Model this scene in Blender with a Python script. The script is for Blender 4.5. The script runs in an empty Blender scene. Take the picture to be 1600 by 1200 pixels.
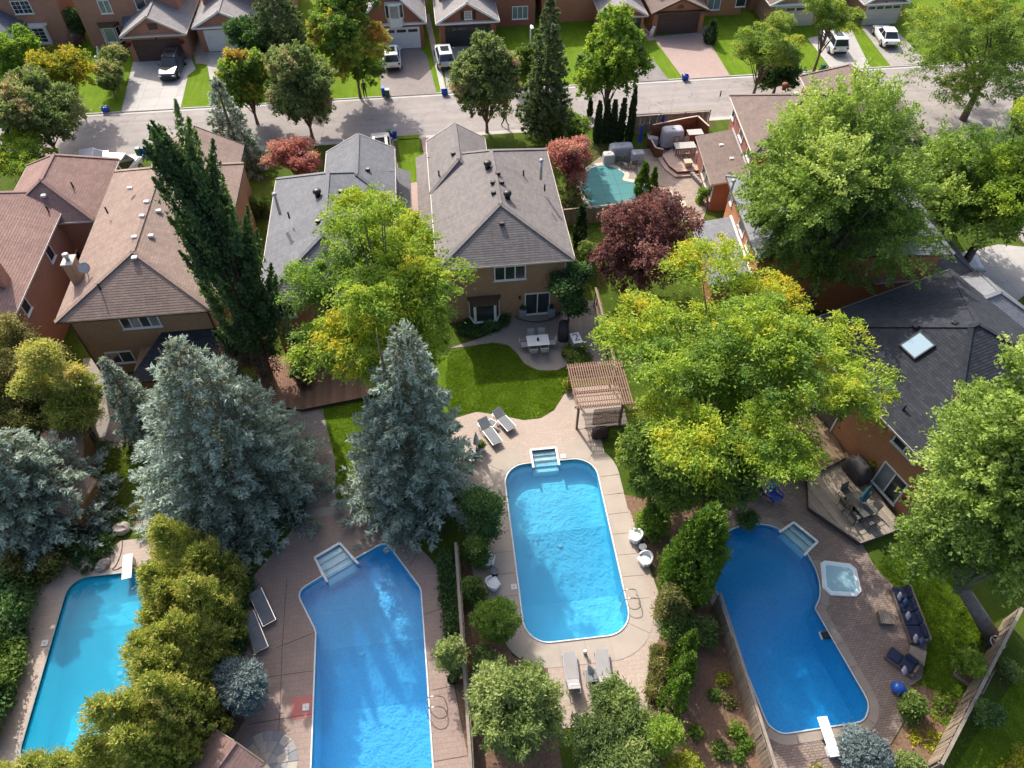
import bpy, math, random
import numpy as np
from mathutils import Vector, Matrix
from mathutils.geometry import tessellate_polygon

# ------------------------------------------------------------------ camera, sky, sun, exposure
sc = bpy.context.scene
R = math.radians
CAM_H = 38.0            # drone height in metres
YAW = R(6.6)            # the street runs 6.6 degrees off the camera's axis; world x follows the street
cam = bpy.data.cameras.new('camera'); camo = bpy.data.objects.new('camera', cam)
sc.collection.objects.link(camo); sc.camera = camo
camo.location = (0, 0, CAM_H); camo.rotation_euler = (R(40), 0, -YAW)
cam.sensor_width = 36; cam.lens = 36 * 1148 / 1600; cam.clip_start = 0.5; cam.clip_end = 2000

SUN_EL, SUN_AZ = R(42.5), R(-19.5)          # azimuth from +Y towards +X
world = bpy.data.worlds.new('World'); sc.world = world; world.use_nodes = True
wn = world.node_tree; bg = wn.nodes['Background']
sky = wn.nodes.new('ShaderNodeTexSky'); sky.sky_type = 'NISHITA'; sky.sun_disc = False
sky.sun_elevation = SUN_EL; sky.sun_rotation = SUN_AZ
sky.air_density = .6; sky.dust_density = 3.5; sky.ozone_density = .3
wn.links.new(sky.outputs[0], bg.inputs[0]); bg.inputs[1].default_value = 0.15
sl = bpy.data.lights.new('sun', 'SUN'); sl.energy = 2.55; sl.angle = R(0.55); sl.color = (1.0, 0.94, 0.85)
so = bpy.data.objects.new('sun', sl); sc.collection.objects.link(so)
sd = Vector((math.sin(SUN_AZ) * math.cos(SUN_EL), math.cos(SUN_AZ) * math.cos(SUN_EL), math.sin(SUN_EL)))
so.rotation_euler = sd.to_track_quat('Z', 'Y').to_euler(); so.location = (0, 60, 80)
sc.view_settings.view_transform = 'Standard'; sc.view_settings.look = 'None'
sc.view_settings.exposure = 1.2; sc.view_settings.gamma = 1.0
cy = sc.cycles
cy.max_bounces = 6; cy.diffuse_bounces = 4; cy.glossy_bounces = 3; cy.transmission_bounces = 4
cy.transparent_max_bounces = 8; cy.caustics_reflective = False; cy.caustics_refractive = False
cy.sample_clamp_indirect = 6.0

# ------------------------------------------------------------------ survey helpers (photo pixel -> place on the ground)
FOC = 1148.0; PC, PS = math.cos(R(50)), math.sin(R(50)); CT, ST = math.cos(YAW), math.sin(YAW)
def ray(x, y):
    u, v = (x - 800) / FOC, (600 - y) / FOC
    X, Y, Z = u, PC + v * PS, -PS + v * PC
    return Vector((X * CT + Y * ST, -X * ST + Y * CT, Z))
def F(x, y, z=0.0):
    d = ray(x, y); t = (z - CAM_H) / d.z
    return (d.x * t, d.y * t)
def F3(x, y, z=0.0):
    a = F(x, y, z); return Vector((a[0], a[1], z))
def HZ(base, x, y):
    d = ray(x, y); t = (base[0] * d.x + base[1] * d.y) / (d.x * d.x + d.y * d.y)
    return CAM_H + t * d.z
def FP(l, z=0.0): return [F(x, y, z) for x, y in l]
def scale_at(x, y, z):          # pixels per metre there
    d = ray(x, y); return FOC * -d.z / (CAM_H - z)

# ------------------------------------------------------------------ objects
COL = sc.collection
def link(o, parent=None):
    COL.objects.link(o)
    if parent is not None: o.parent = parent
    return o
def tag(o, label=None, cat=None, group=None, kind=None):
    if label: o['label'] = label
    if cat: o['category'] = cat
    if group: o['group'] = group
    if kind: o['kind'] = kind
    return o
def thing(name, label, cat, loc=(0, 0, 0), rz=0.0, group=None):
    o = bpy.data.objects.new(name, None); o.empty_display_size = 0.3
    o.location = (loc[0], loc[1], loc[2] if len(loc) > 2 else 0.0); o.rotation_euler = (0, 0, rz)
    link(o); return tag(o, label, cat, group)
def inst(name, mesh, parent=None, loc=(0, 0, 0), rot=(0, 0, 0), scl=(1, 1, 1)):
    o = bpy.data.objects.new(name, mesh); o.location = loc; o.rotation_euler = rot; o.scale = scl
    return link(o, parent)
def copy_tree(o, parent=None):
    c = o.copy(); COL.objects.link(c); c.parent = parent
    for ch in o.children: copy_tree(ch, c)
    return c

def smooth_loop(pts, n=6, closed=True):
    out = []; m = len(pts)
    rng_ = range(m) if closed else range(m - 1)
    for i in rng_:
        if closed: p0, p1, p2, p3 = pts[(i - 1) % m], pts[i], pts[(i + 1) % m], pts[(i + 2) % m]
        else: p0, p1, p2, p3 = pts[max(i - 1, 0)], pts[i], pts[i + 1], pts[min(i + 2, m - 1)]
        for k in range(n):
            t = k / n; q = []
            for c in range(len(p1)):
                q.append(0.5 * ((2 * p1[c]) + (-p0[c] + p2[c]) * t + (2 * p0[c] - 5 * p1[c] + 4 * p2[c] - p3[c]) * t * t + (-p0[c] + 3 * p1[c] - 3 * p2[c] + p3[c]) * t ** 3))
            out.append(tuple(q))
    if not closed: out.append(tuple(pts[-1]))
    return out
def ccw(p):
    s = sum(p[i][0] * p[(i + 1) % len(p)][1] - p[(i + 1) % len(p)][0] * p[i][1] for i in range(len(p)))
    return list(p) if s > 0 else list(reversed(p))
def offset_loop(p, d):          # outward for a ccw loop
    out = []; m = len(p)
    for i in range(m):
        a, b, c = Vector(p[i - 1][:2]), Vector(p[i][:2]), Vector(p[(i + 1) % m][:2])
        e1 = (b - a); e2 = (c - b)
        if e1.length < 1e-6: e1 = e2
        if e2.length < 1e-6: e2 = e1
        e1.normalize(); e2.normalize()
        n = Vector((e1.y + e2.y, -e1.x - e2.x))
        if n.length < 1e-6: n = Vector((e1.y, -e1.x))
        n.normalize(); k = max(0.5, n.dot(Vector((e1.y, -e1.x))))
        out.append((b.x + n.x * d / k, b.y + n.y * d / k))
    return out
def round_rect(x0, x1, y0, y1, r, n=7):
    out = []
    for cx, cy_, a0 in ((x1 - r, y0 + r, -90), (x1 - r, y1 - r, 0), (x0 + r, y1 - r, 90), (x0 + r, y0 + r, 180)):
        for k in range(n + 1):
            a = R(a0 + 90 * k / n); out.append((cx + r * math.cos(a), cy_ + r * math.sin(a)))
    return out
def round_poly(pts, r, n=5):
    out = []; m = len(pts)
    for i in range(m):
        a, b, c = Vector(pts[i - 1]), Vector(pts[i]), Vector(pts[(i + 1) % m])
        rr = r[i] if isinstance(r, (list, tuple)) else r
        u = (a - b); w = (c - b); k = min(rr, u.length * .45, w.length * .45)
        p = b + u.normalized() * k; q = b + w.normalized() * k
        for j in range(n + 1):
            t = j / n; s = (1 - t) ** 2 * p + 2 * t * (1 - t) * b + t * t * q; out.append((s.x, s.y))
    return out

class MB:
    def __init__(s): s.v = []; s.f = []
    def add(s, vs, fs, M=None):
        o = len(s.v)
        for v in vs:
            v = Vector(v); v = M @ v if M is not None else v; s.v.append((v.x, v.y, v.z))
        s.f += [tuple(i + o for i in f) for f in fs]; return s
    def bx(s, x0, x1, y0, y1, z0, z1, M=None):
        return s.add([(x0, y0, z0), (x1, y0, z0), (x1, y1, z0), (x0, y1, z0), (x0, y0, z1), (x1, y0, z1), (x1, y1, z1), (x0, y1, z1)],
                     [(3, 2, 1, 0), (4, 5, 6, 7), (0, 1, 5, 4), (1, 2, 6, 5), (2, 3, 7, 6), (3, 0, 4, 7)], M)
    def box(s, c, d, rz=0.0, rx=0.0, ry=0.0):
        M = Matrix.Translation(c) @ Matrix.Rotation(rz, 4, 'Z') @ Matrix.Rotation(ry, 4, 'Y') @ Matrix.Rotation(rx, 4, 'X')
        return s.bx(-d[0] / 2, d[0] / 2, -d[1] / 2, d[1] / 2, -d[2] / 2, d[2] / 2, M)
    def rbox(s, c, d, r=0.05, rz=0.0, rx=0.0, M=None, tz=1.0):      # box with chamfered edges; tz scales the top
        hx, hy, hz = d[0] / 2, d[1] / 2, d[2] / 2; r = min(r, hx * .9, hy * .9, hz * .9)
        vs = []
        for z, k, q in ((-hz, r, 1), (-hz + r, 0, 1), (hz - r, 0, tz), (hz, r, tz)):
            x, y = (hx - k) * q, (hy - k) * q; c_ = r * q
            for (sx, sy, o) in ((1, -1, 0), (1, -1, 1), (1, 1, 1), (1, 1, 0), (-1, 1, 0), (-1, 1, 1), (-1, -1, 1), (-1, -1, 0)):
                vs.append((sx * (x - (c_ if o == 0 else 0)), sy * (y - (c_ if o == 1 else 0)), z))
        fs = [tuple(range(7, -1, -1)), tuple(range(24, 32))]
        for l in range(3):
            for i in range(8): j = (i + 1) % 8; fs.append((l * 8 + i, l * 8 + j, l * 8 + 8 + j, l * 8 + 8 + i))
        T = Matrix.Translation(c) @ Matrix.Rotation(rz, 4, 'Z') @ Matrix.Rotation(rx, 4, 'X')
        if M is not None: T = M @ T
        return s.add(vs, fs, T)
    def bar(s, p, q, w, h=None):
        p, q = Vector(p), Vector(q); h = h or w; d = (q - p); L = d.length
        if L < 1e-6: return s
        d.normalize(); up = Vector((0, 0, 1)) if abs(d.z) < .95 else Vector((0, 1, 0))
        x = d.cross(up).normalized(); z = x.cross(d)
        M = Matrix(((x.x, d.x, z.x, p.x), (x.y, d.y, z.y, p.y), (x.z, d.z, z.z, p.z), (0, 0, 0, 1)))
        return s.bx(-w / 2, w / 2, 0, L, -h / 2, h / 2, M)
    def tube(s, pts, rads, n=8, cap=True):
        pts = [Vector(p) for p in pts]
        if not hasattr(rads, '__len__'): rads = [rads] * len(pts)
        o = len(s.v); m = len(pts); prev = None
        for i, p in enumerate(pts):
            d = (pts[min(i + 1, m - 1)] - pts[max(i - 1, 0)])
            d = d.normalized() if d.length > 1e-9 else Vector((0, 0, 1))
            if prev is None:
                up = Vector((0, 0, 1)) if abs(d.z) < .9 else Vector((1, 0, 0)); x = d.cross(up).normalized()
            else: x = (prev - d * prev.dot(d)).normalized()
            prev = x; y = d.cross(x)
            for k in range(n):
                a = 2 * math.pi * k / n; q = p + (x * math.cos(a) + y * math.sin(a)) * rads[i]; s.v.append((q.x, q.y, q.z))
        for i in range(m - 1):
            for k in range(n):
                k2 = (k + 1) % n; s.f.append((o + i * n + k, o + i * n + k2, o + (i + 1) * n + k2, o + (i + 1) * n + k))
        if cap:
            s.f.append(tuple(o + k for k in range(n - 1, -1, -1))); s.f.append(tuple(o + (m - 1) * n + k for k in range(n)))
        return s
    def lathe(s, prof, n=16, c=(0, 0, 0), M=None):
        vs = []; m = len(prof)
        for r, z in prof:
            for k in range(n): a = 2 * math.pi * k / n; vs.append((c[0] + r * math.cos(a), c[1] + r * math.sin(a), c[2] + z))
        fs = [(i * n + k, i * n + (k + 1) % n, (i + 1) * n + (k + 1) % n, (i + 1) * n + k) for i in range(m - 1) for k in range(n)]
        fs += [tuple(range(n - 1, -1, -1)), tuple(range((m - 1) * n, m * n))]
        return s.add(vs, fs, M)
    def ell(s, c, r, nu=12, nv=7, M=None):
        prof = [(max(0.02, math.sin(math.pi * i / nv)), -math.cos(math.pi * i / nv)) for i in range(nv + 1)]
        T = Matrix.Translation(c) @ Matrix.Diagonal((r[0], r[1], r[2], 1))
        return s.lathe(prof, nu, (0, 0, 0), M @ T if M is not None else T)
    def slab(s, outer, holes, z0, z1, sides=True):
        loops = [ccw(outer)] + [list(reversed(ccw(h))) for h in holes]
        flat = [p for l in loops for p in l]; n = len(flat); o = len(s.v)
        tris = tessellate_polygon([[Vector((p[0], p[1], 0)) for p in l] for l in loops])
        s.v += [(p[0], p[1], z1) for p in flat]
        for t in tris:
            a, b, c = (flat[i] for i in t)
            ar = (b[0] - a[0]) * (c[1] - a[1]) - (c[0] - a[0]) * (b[1] - a[1])
            s.f.append(tuple(o + i for i in (t if ar > 0 else t[::-1])))
        if sides:
            s.v += [(p[0], p[1], z0) for p in flat]; k0 = 0
            for l in loops:
                m = len(l)
                for i in range(m):
                    j = (i + 1) % m; s.f.append((o + n + k0 + i, o + n + k0 + j, o + k0 + j, o + k0 + i))
                k0 += m
        return s
    def prism(s, poly, z0, z1): return s.slab(poly, [], z0, z1)
    def mesh(s, name, mat, smooth=False):
        me = bpy.data.meshes.new(name); me.from_pydata(s.v, [], s.f)
        uv = me.uv_layers.new(name='UVMap'); co = np.array(s.v, dtype=np.float64).reshape(-1, 3)
        data = np.zeros((len(me.loops), 2))
        li = np.zeros(len(me.loops), dtype=np.int32); me.loops.foreach_get('vertex_index', li)
        pn = np.zeros(len(me.polygons) * 3); me.polygons.foreach_get('normal', pn); pn = pn.reshape(-1, 3)
        lt = np.zeros(len(me.polygons), dtype=np.int32); me.polygons.foreach_get('loop_total', lt)
        nl = np.repeat(pn, lt, axis=0)
        h = np.stack([-nl[:, 1], nl[:, 0], np.zeros(len(nl))], 1); hl = np.linalg.norm(h, axis=1)
        flat = hl < 0.12; h[flat] = (1, 0, 0); hl[flat] = 1; h /= hl[:, None]
        w = np.cross(nl, h); w[flat] = (0, 1, 0); p = co[li]
        data[:, 0] = (p * h).sum(1); data[:, 1] = (p * w).sum(1)
        uv.data.foreach_set('uv', data.ravel())
        if smooth: me.polygons.foreach_set('use_smooth', [True] * len(me.polygons))
        me.materials.append(mat); me.update(); return me
    def build(s, name, mat, parent=None, smooth=False, loc=(0, 0, 0), rot=(0, 0, 0)):
        return inst(name, s.mesh(name, mat, smooth), parent, loc, rot)
def struct(name, mb, mat, parent=None): return tag(mb.build(name, mat, parent), kind='structure' if parent is None else None)

# ------------------------------------------------------------------ materials
def newmat(name, rough=.8, metal=0.0, spec=.4):
    m = bpy.data.materials.new(name); m.use_nodes = True; nt = m.node_tree; b = nt.nodes['Principled BSDF']
    b.inputs['Roughness'].default_value = rough; b.inputs['Metallic'].default_value = metal
    b.inputs['Specular IOR Level'].default_value = spec
    return m, nt, b
def node(nt, t, **k):
    n = nt.nodes.new(t)
    for a, v in k.items(): setattr(n, a, v)
    return n
def c4(c): return (c[0], c[1], c[2], 1)
def noise(nt, scale, detail=4, coord='Object', rough=.6, vec=None):
    n = node(nt, 'ShaderNodeTexNoise'); n.inputs['Scale'].default_value = scale; n.inputs['Detail'].default_value = detail; n.inputs['Roughness'].default_value = rough
    if vec is None: vec = node(nt, 'ShaderNodeTexCoord').outputs[coord]
    nt.links.new(vec, n.inputs['Vector']); return n.outputs['Fac']
def ramp(nt, fac, stops, interp='LINEAR'):
    r = node(nt, 'ShaderNodeValToRGB'); r.color_ramp.interpolation = interp
    while len(r.color_ramp.elements) < len(stops): r.color_ramp.elements.new(0.5)
    for e, (p, c) in zip(r.color_ramp.elements, stops): e.position = p; e.color = c4(c)
    nt.links.new(fac, r.inputs[0]); return r.outputs[0]
def mixc(nt, fac, a, b, mode='MIX'):
    m = node(nt, 'ShaderNodeMix', data_type='RGBA', blend_type=mode)
    for s, v in ((m.inputs[0], fac), (m.inputs[6], a), (m.inputs[7], b)):
        if isinstance(v, bpy.types.NodeSocket): nt.links.new(v, s)
        else: s.default_value = v if isinstance(v, (int, float)) else c4(v)
    return m.outputs[2]
def bump(nt, b, h, dist=.02, st=.6):
    n = node(nt, 'ShaderNodeBump'); n.inputs['Distance'].default_value = dist; n.inputs['Strength'].default_value = st
    nt.links.new(h, n.inputs['Height']); nt.links.new(n.outputs[0], b.inputs['Normal'])
MC = {}
def roadmat(name, c, stretch=(.05, .9, 1)):
    m, nt, b = newmat(name, .9, 0, .25); tc = node(nt, 'ShaderNodeTexCoord').outputs['Object']
    mp = node(nt, 'ShaderNodeMapping'); mp.inputs['Scale'].default_value = stretch; nt.links.new(tc, mp.inputs[0])
    col = ramp(nt, noise(nt, 1.4, 5, vec=mp.outputs[0]), [(.3, tuple(x * 1.1 for x in c)), (.7, tuple(x * .86 for x in c))])
    col = mixc(nt, 1.0, col, ramp(nt, noise(nt, .35, 6, 'Object', .7), [(.35, (1.06, 1.06, 1.06)), (.68, (.84, .84, .86))]), 'MULTIPLY')
    wv = node(nt, 'ShaderNodeVectorMath', operation='ADD'); nt.links.new(tc, wv.inputs[0])
    nn = node(nt, 'ShaderNodeTexNoise'); nn.inputs['Scale'].default_value = 1.2; nt.links.new(tc, nn.inputs['Vector']); nt.links.new(nn.outputs['Color'], wv.inputs[1])
    v = node(nt, 'ShaderNodeTexVoronoi', feature='DISTANCE_TO_EDGE'); v.inputs['Scale'].default_value = .28; nt.links.new(wv.outputs[0], v.inputs['Vector'])
    col = mixc(nt, 1.0, col, ramp(nt, v.outputs['Distance'], [(.003, (.74, .73, .73)), (.012, (1, 1, 1))]), 'MULTIPLY')
    col = mixc(nt, 1.0, col, ramp(nt, noise(nt, 30, 3), [(.3, (.9, .9, .9)), (.7, (1.08, 1.08, 1.08))]), 'MULTIPLY')
    nt.links.new(col, b.inputs['Base Color']); bump(nt, b, noise(nt, 60, 2), .004); return m
def plain(name, c1, c2=None, scale=3.0, rough=.7, bmp=0.0, bscale=20, metal=0.0, spec=.4, coat=0.0):
    if name in MC: return MC[name]
    m, nt, b = newmat(name, rough, metal, spec)
    if c2 is None: c2 = tuple(x * .88 for x in c1)
    col = ramp(nt, noise(nt, scale, 5), [(.3, c1), (.7, c2)])
    nt.links.new(col, b.inputs['Base Color'])
    if bmp: bump(nt, b, noise(nt, bscale, 3), bmp)
    if coat: b.inputs['Coat Weight'].default_value = coat; b.inputs['Coat Roughness'].default_value = .05
    MC[name] = m; return m
def brickmat(name, c1, c2, mortar, bw=.22, rh=.075, ms=.008, rough=.85, bmp=.01, off=.5, stain=.25, sq=1.0, dirt=(.5, .5, .5), mlarge=.35):
    if name in MC: return MC[name]
    m, nt, b = newmat(name, rough)
    tc = node(nt, 'ShaderNodeTexCoord')
    br = node(nt, 'ShaderNodeTexBrick', offset=off)
    for k, v in (('Scale', 1), ('Mortar Size', ms), ('Mortar Smooth', .1), ('Bias', 0), ('Brick Width', bw), ('Row Height', rh)): br.inputs[k].default_value = v
    br.inputs['Color1'].default_value = c4(c1); br.inputs['Color2'].default_value = c4(c2); br.inputs['Mortar'].default_value = c4(mortar)
    nt.links.new(tc.outputs['UV'], br.inputs['Vector'])
    big = ramp(nt, noise(nt, mlarge, 5, 'Object', .65), [(.3, (1, 1, 1)), (.75, tuple(1 - stain * (1 - d * .4) for d in dirt))])
    col = mixc(nt, 1.0, br.outputs['Color'], big, 'MULTIPLY')
    fine = ramp(nt, noise(nt, 14, 3, 'Object'), [(.3, (.86, .86, .86)), (.7, (1.1, 1.1, 1.1))])
    col = mixc(nt, 1.0, col, fine, 'MULTIPLY')
    nt.links.new(col, b.inputs['Base Color'])
    inv = node(nt, 'ShaderNodeMath', operation='SUBTRACT'); inv.inputs[0].default_value = 1; nt.links.new(br.outputs['Fac'], inv.inputs[1])
    bump(nt, b, inv.outputs[0], bmp); MC[name] = m; return m
def grassmat(name, cols, patch=None, pscale=.35, pfrom=.55, dry=.62):
    m, nt, b = newmat(name, .95, 0, .1)
    n1 = noise(nt, .5, 6, 'Object', .65); n2 = noise(nt, 9, 4, 'Object', .75)
    col = ramp(nt, n1, [(.3, cols[0]), (.5, cols[1]), (.72, cols[2])])
    tc = node(nt, 'ShaderNodeTexCoord').outputs['Object']; mp = node(nt, 'ShaderNodeMapping'); mp.inputs['Rotation'].default_value = (0, 0, .2); mp.inputs['Scale'].default_value = (1.9, .22, 1); nt.links.new(tc, mp.inputs[0])
    col = mixc(nt, 1.0, col, ramp(nt, noise(nt, 1.0, 2, vec=mp.outputs[0]), [(.35, (.88, .9, .85)), (.65, (1.1, 1.08, 1.1))]), 'MULTIPLY')
    f = ramp(nt, noise(nt, .8, 8, 'Object', .8), [(dry, (0, 0, 0)), (dry + .14, (.6, .6, .6))]); sp = node(nt, 'ShaderNodeSeparateColor'); nt.links.new(f, sp.inputs[0]); col = mixc(nt, sp.outputs[0], col, (.24, .21, .07))
    col = mixc(nt, 1.0, col, ramp(nt, n2, [(.25, (.55, .6, .55)), (.7, (1.3, 1.25, 1.25))]), 'MULTIPLY')
    if patch:
        f = ramp(nt, noise(nt, pscale, 7, 'Object', .7), [(pfrom, (0, 0, 0)), (pfrom + .12, (1, 1, 1))])
        sp = node(nt, 'ShaderNodeSeparateColor'); nt.links.new(f, sp.inputs[0]); col = mixc(nt, sp.outputs[0], col, patch)
    nt.links.new(col, b.inputs['Base Color']); bump(nt, b, noise(nt, 26, 5, 'Object', .85), .09, 1.0); return m
def leafmat(name, stops, trans=.42, gloss=.02):
    m = bpy.data.materials.new(name); m.use_nodes = True; nt = m.node_tree; nt.nodes.clear()
    at = node(nt, 'ShaderNodeAttribute', attribute_name='tint')
    col = ramp(nt, at.outputs['Fac'], stops)
    d = node(nt, 'ShaderNodeBsdfDiffuse'); t = node(nt, 'ShaderNodeBsdfTranslucent'); g = node(nt, 'ShaderNodeBsdfGlossy'); g.inputs['Roughness'].default_value = .6
    tcol = mixc(nt, 1.0, col, (1.15, 1.25, .7), 'MULTIPLY')
    nt.links.new(col, d.inputs[0]); nt.links.new(tcol, t.inputs[0])
    m1 = node(nt, 'ShaderNodeMixShader'); m1.inputs[0].default_value = trans
    nt.links.new(d.outputs[0], m1.inputs[1]); nt.links.new(t.outputs[0], m1.inputs[2])
    m2 = node(nt, 'ShaderNodeMixShader'); m2.inputs[0].default_value = gloss
    nt.links.new(m1.outputs[0], m2.inputs[1]); nt.links.new(g.outputs[0], m2.inputs[2])
    o = node(nt, 'ShaderNodeOutputMaterial'); nt.links.new(m2.outputs[0], o.inputs[0]); return m
def watermat(name, tint, body, k=.3, ring=None):
    m = bpy.data.materials.new(name); m.use_nodes = True; nt = m.node_tree; nt.nodes.clear()
    tc = node(nt, 'ShaderNodeTexCoord').outputs['Object']
    n1 = noise(nt, 2.2, 3, vec=tc); n2 = noise(nt, 7, 2, vec=tc)
    h = node(nt, 'ShaderNodeMath', operation='MULTIPLY_ADD'); nt.links.new(n2, h.inputs[0]); h.inputs[1].default_value = .45; nt.links.new(n1, h.inputs[2]); hh = h.outputs[0]
    if ring:
        mp = node(nt, 'ShaderNodeMapping'); mp.inputs['Location'].default_value = (-ring[0], -ring[1], 0); nt.links.new(tc, mp.inputs[0])
        w = node(nt, 'ShaderNodeTexWave', wave_type='RINGS', rings_direction='Z'); w.inputs['Scale'].default_value = 2.2; w.inputs['Distortion'].default_value = 1.2; w.inputs['Detail'].default_value = 2
        nt.links.new(mp.outputs[0], w.inputs[0])
        gr = node(nt, 'ShaderNodeVectorMath', operation='LENGTH'); nt.links.new(mp.outputs[0], gr.inputs[0])
        fa = node(nt, 'ShaderNodeMapRange'); fa.inputs[1].default_value = 0; fa.inputs[2].default_value = ring[2]; fa.inputs[3].default_value = .3; fa.inputs[4].default_value = 0; nt.links.new(gr.outputs['Value'], fa.inputs[0])
        ml = node(nt, 'ShaderNodeMath', operation='MULTIPLY_ADD'); nt.links.new(w.outputs['Fac'], ml.inputs[0]); nt.links.new(fa.outputs[0], ml.inputs[1]); nt.links.new(hh, ml.inputs[2]); hh = ml.outputs[0]
    b = node(nt, 'ShaderNodeBump'); b.inputs['Distance'].default_value = .05; b.inputs['Strength'].default_value = .3; nt.links.new(hh, b.inputs['Height'])
    tr = node(nt, 'ShaderNodeBsdfTransparent'); tr.inputs[0].default_value = c4(tint)
    di = node(nt, 'ShaderNodeBsdfDiffuse'); di.inputs[0].default_value = c4(body); nt.links.new(b.outputs[0], di.inputs['Normal'])
    gl = node(nt, 'ShaderNodeBsdfGlossy'); gl.inputs['Roughness'].default_value = .04; nt.links.new(b.outputs[0], gl.inputs['Normal'])
    fr = node(nt, 'ShaderNodeFresnel'); fr.inputs[0].default_value = 1.33; nt.links.new(b.outputs[0], fr.inputs['Normal'])
    m1 = node(nt, 'ShaderNodeMixShader'); m1.inputs[0].default_value = k; nt.links.new(tr.outputs[0], m1.inputs[1]); nt.links.new(di.outputs[0], m1.inputs[2])
    m2 = node(nt, 'ShaderNodeMixShader'); nt.links.new(fr.outputs[0], m2.inputs[0]); nt.links.new(m1.outputs[0], m2.inputs[1]); nt.links.new(gl.outputs[0], m2.inputs[2])
    o = node(nt, 'ShaderNodeOutputMaterial'); nt.links.new(m2.outputs[0], o.inputs[0]); return m
def linermat(name, c1, c2, scale):
    m, nt, b = newmat(name, .5)
    v = node(nt, 'ShaderNodeTexVoronoi'); v.inputs['Scale'].default_value = scale; nt.links.new(node(nt, 'ShaderNodeTexCoord').outputs['Object'], v.inputs['Vector'])
    nt.links.new(ramp(nt, v.outputs['Distance'], [(.1, c1), (.6, c2)]), b.inputs['Base Color']); return m

WHITE = plain('white_paint', (.78, .78, .76), (.7, .7, .68), 2, .5)
CREAM = plain('cream_trim', (.62, .55, .47), None, 2, .6)
BROWN = plain('brown_trim', (.085, .05, .035), (.11, .065, .045), 3, .55)
BLACK = plain('black_plastic', (.012, .012, .013), (.02, .02, .02), 5, .45)
DMETAL = plain('dark_metal', (.03, .032, .036), None, 5, .4, metal=.6)
STEEL = plain('steel', (.6, .6, .6), (.5, .5, .52), 5, .25, metal=1.0)
GALV = plain('galvanised_steel', (.5, .5, .5), (.38, .38, .38), 8, .5, metal=.7)
GLASS = plain('window_glass', (.018, .024, .028), (.045, .055, .06), 1.2, .06, spec=.7)
GLASSB = plain('window_glass_with_blinds', (.16, .19, .19), (.25, .28, .27), 1.5, .1, spec=.7)
BARK = plain('bark', (.10, .07, .05), (.17, .13, .10), 6, .95, .03, 14)
BARKG = plain('grey_bark', (.20, .17, .14), (.11, .09, .075), 5, .95, .03, 12)
WOODG = plain('weathered_wood', (.30, .25, .20), (.20, .165, .13), 2.5, .85, .006, 30)
WOODO = plain('cedar_wood', (.30, .15, .06), (.22, .11, .05), 2.5, .8, .006, 30)
WOODP = plain('pergola_wood', (.26, .155, .115), (.19, .115, .085), 3, .8, .006, 30)
WOODF = plain('fence_wood', (.33, .25, .17), (.23, .17, .115), 2, .85, .006, 30)
REDWOOD = plain('stained_redwood', (.2, .065, .03), (.15, .05, .025), 3, .65)
CONC = plain('concrete', (.32, .295, .265), (.25, .23, .21), .8, .85, .004, 40)
CONCL = plain('light_concrete', (.42, .4, .375), (.35, .335, .31), .7, .85, .004, 40)
# ================================================================== the setting
G_LAWN = grassmat('lawn_grass', [(0.086, 0.164, 0.01), (0.123, 0.209, 0.013), (0.164, 0.238, 0.025)])
G_LAWN2 = grassmat('patchy_lawn_grass', [(0.098, 0.164, 0.012), (0.156, 0.189, 0.033), (0.246, 0.197, 0.082)], (0.295, 0.205, 0.123), .5, .5)
G_YARD = grassmat('yard_grass', [(0.057, 0.102, 0.011), (0.082, 0.131, 0.016), (0.107, 0.139, 0.025)], (0.098, 0.07, 0.045), .22, .55)
G_FAR = grassmat('street_lawn_grass', [(0.107, 0.193, 0.01), (0.135, 0.226, 0.013), (0.164, 0.238, 0.025)])
MULCH = plain('mulch', (0.131, 0.07, 0.041), (0.221, 0.139, 0.094), 7, .95, .05, 18)
ASPH = roadmat('old_asphalt', (.285, .258, .24))
ASPH2 = roadmat('driveway_asphalt', (.23, .21, .2), (.4, .4, 1))
STAMP = brickmat('stamped_pink_concrete', (.315, .235, .195), (.292, .216, .18), (.26, .192, .16), .5, .25, .012, .8, .006, .5, .22)
STAMPB = brickmat('stamped_beige_concrete', (.415, .335, .28), (.385, .31, .26), (.345, .275, .23), .45, .22, .01, .8, .005, .5, .15)
PATIO = plain('grey_patio_concrete', (0.274, 0.24, 0.218), (0.229, 0.2, 0.181), .9, .85, .005, 30)
PAVER = brickmat('brown_pavers', (.33, .245, .2), (.245, .185, .155), (.14, .11, .095), .23, .115, .012, .85, .012, .5, .3)
PAVERG = brickmat('grey_pavers', (0.296, 0.252, 0.229), (0.229, 0.2, 0.185), (0.163, 0.141, 0.126), .23, .115, .012, .85, .01, .5, .2)
PAVERP = brickmat('pink_pavers', (0.4, 0.296, 0.255), (0.348, 0.259, 0.222), (0.281, 0.207, 0.178), .23, .115, .01, .85, .008, .5, .12)
PAVERT = brickmat('tan_pavers', (0.37, 0.296, 0.237), (0.311, 0.244, 0.192), (0.207, 0.163, 0.126), .6, .4, .015, .85, .01, .5, .2)
COPING = plain('coping_stone', (0.318, 0.263, 0.211), (0.259, 0.215, 0.174), 1.5, .8, .005, 30)
SLABC = plain('brushed_concrete', (0.39, 0.336, 0.282), (0.332, 0.286, 0.241), .7, .85, .005, 40)
JCONC = brickmat('jointed_concrete', (.42, .4, .375), (.39, .372, .35), (.2, .19, .18), 1.7, 1.7, .012, .85, .006, 0, .25)
FLAG = plain('flagstone', (0.344, 0.287, 0.246), (0.262, 0.221, 0.189), 1.2, .85, .012, 12)

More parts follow.
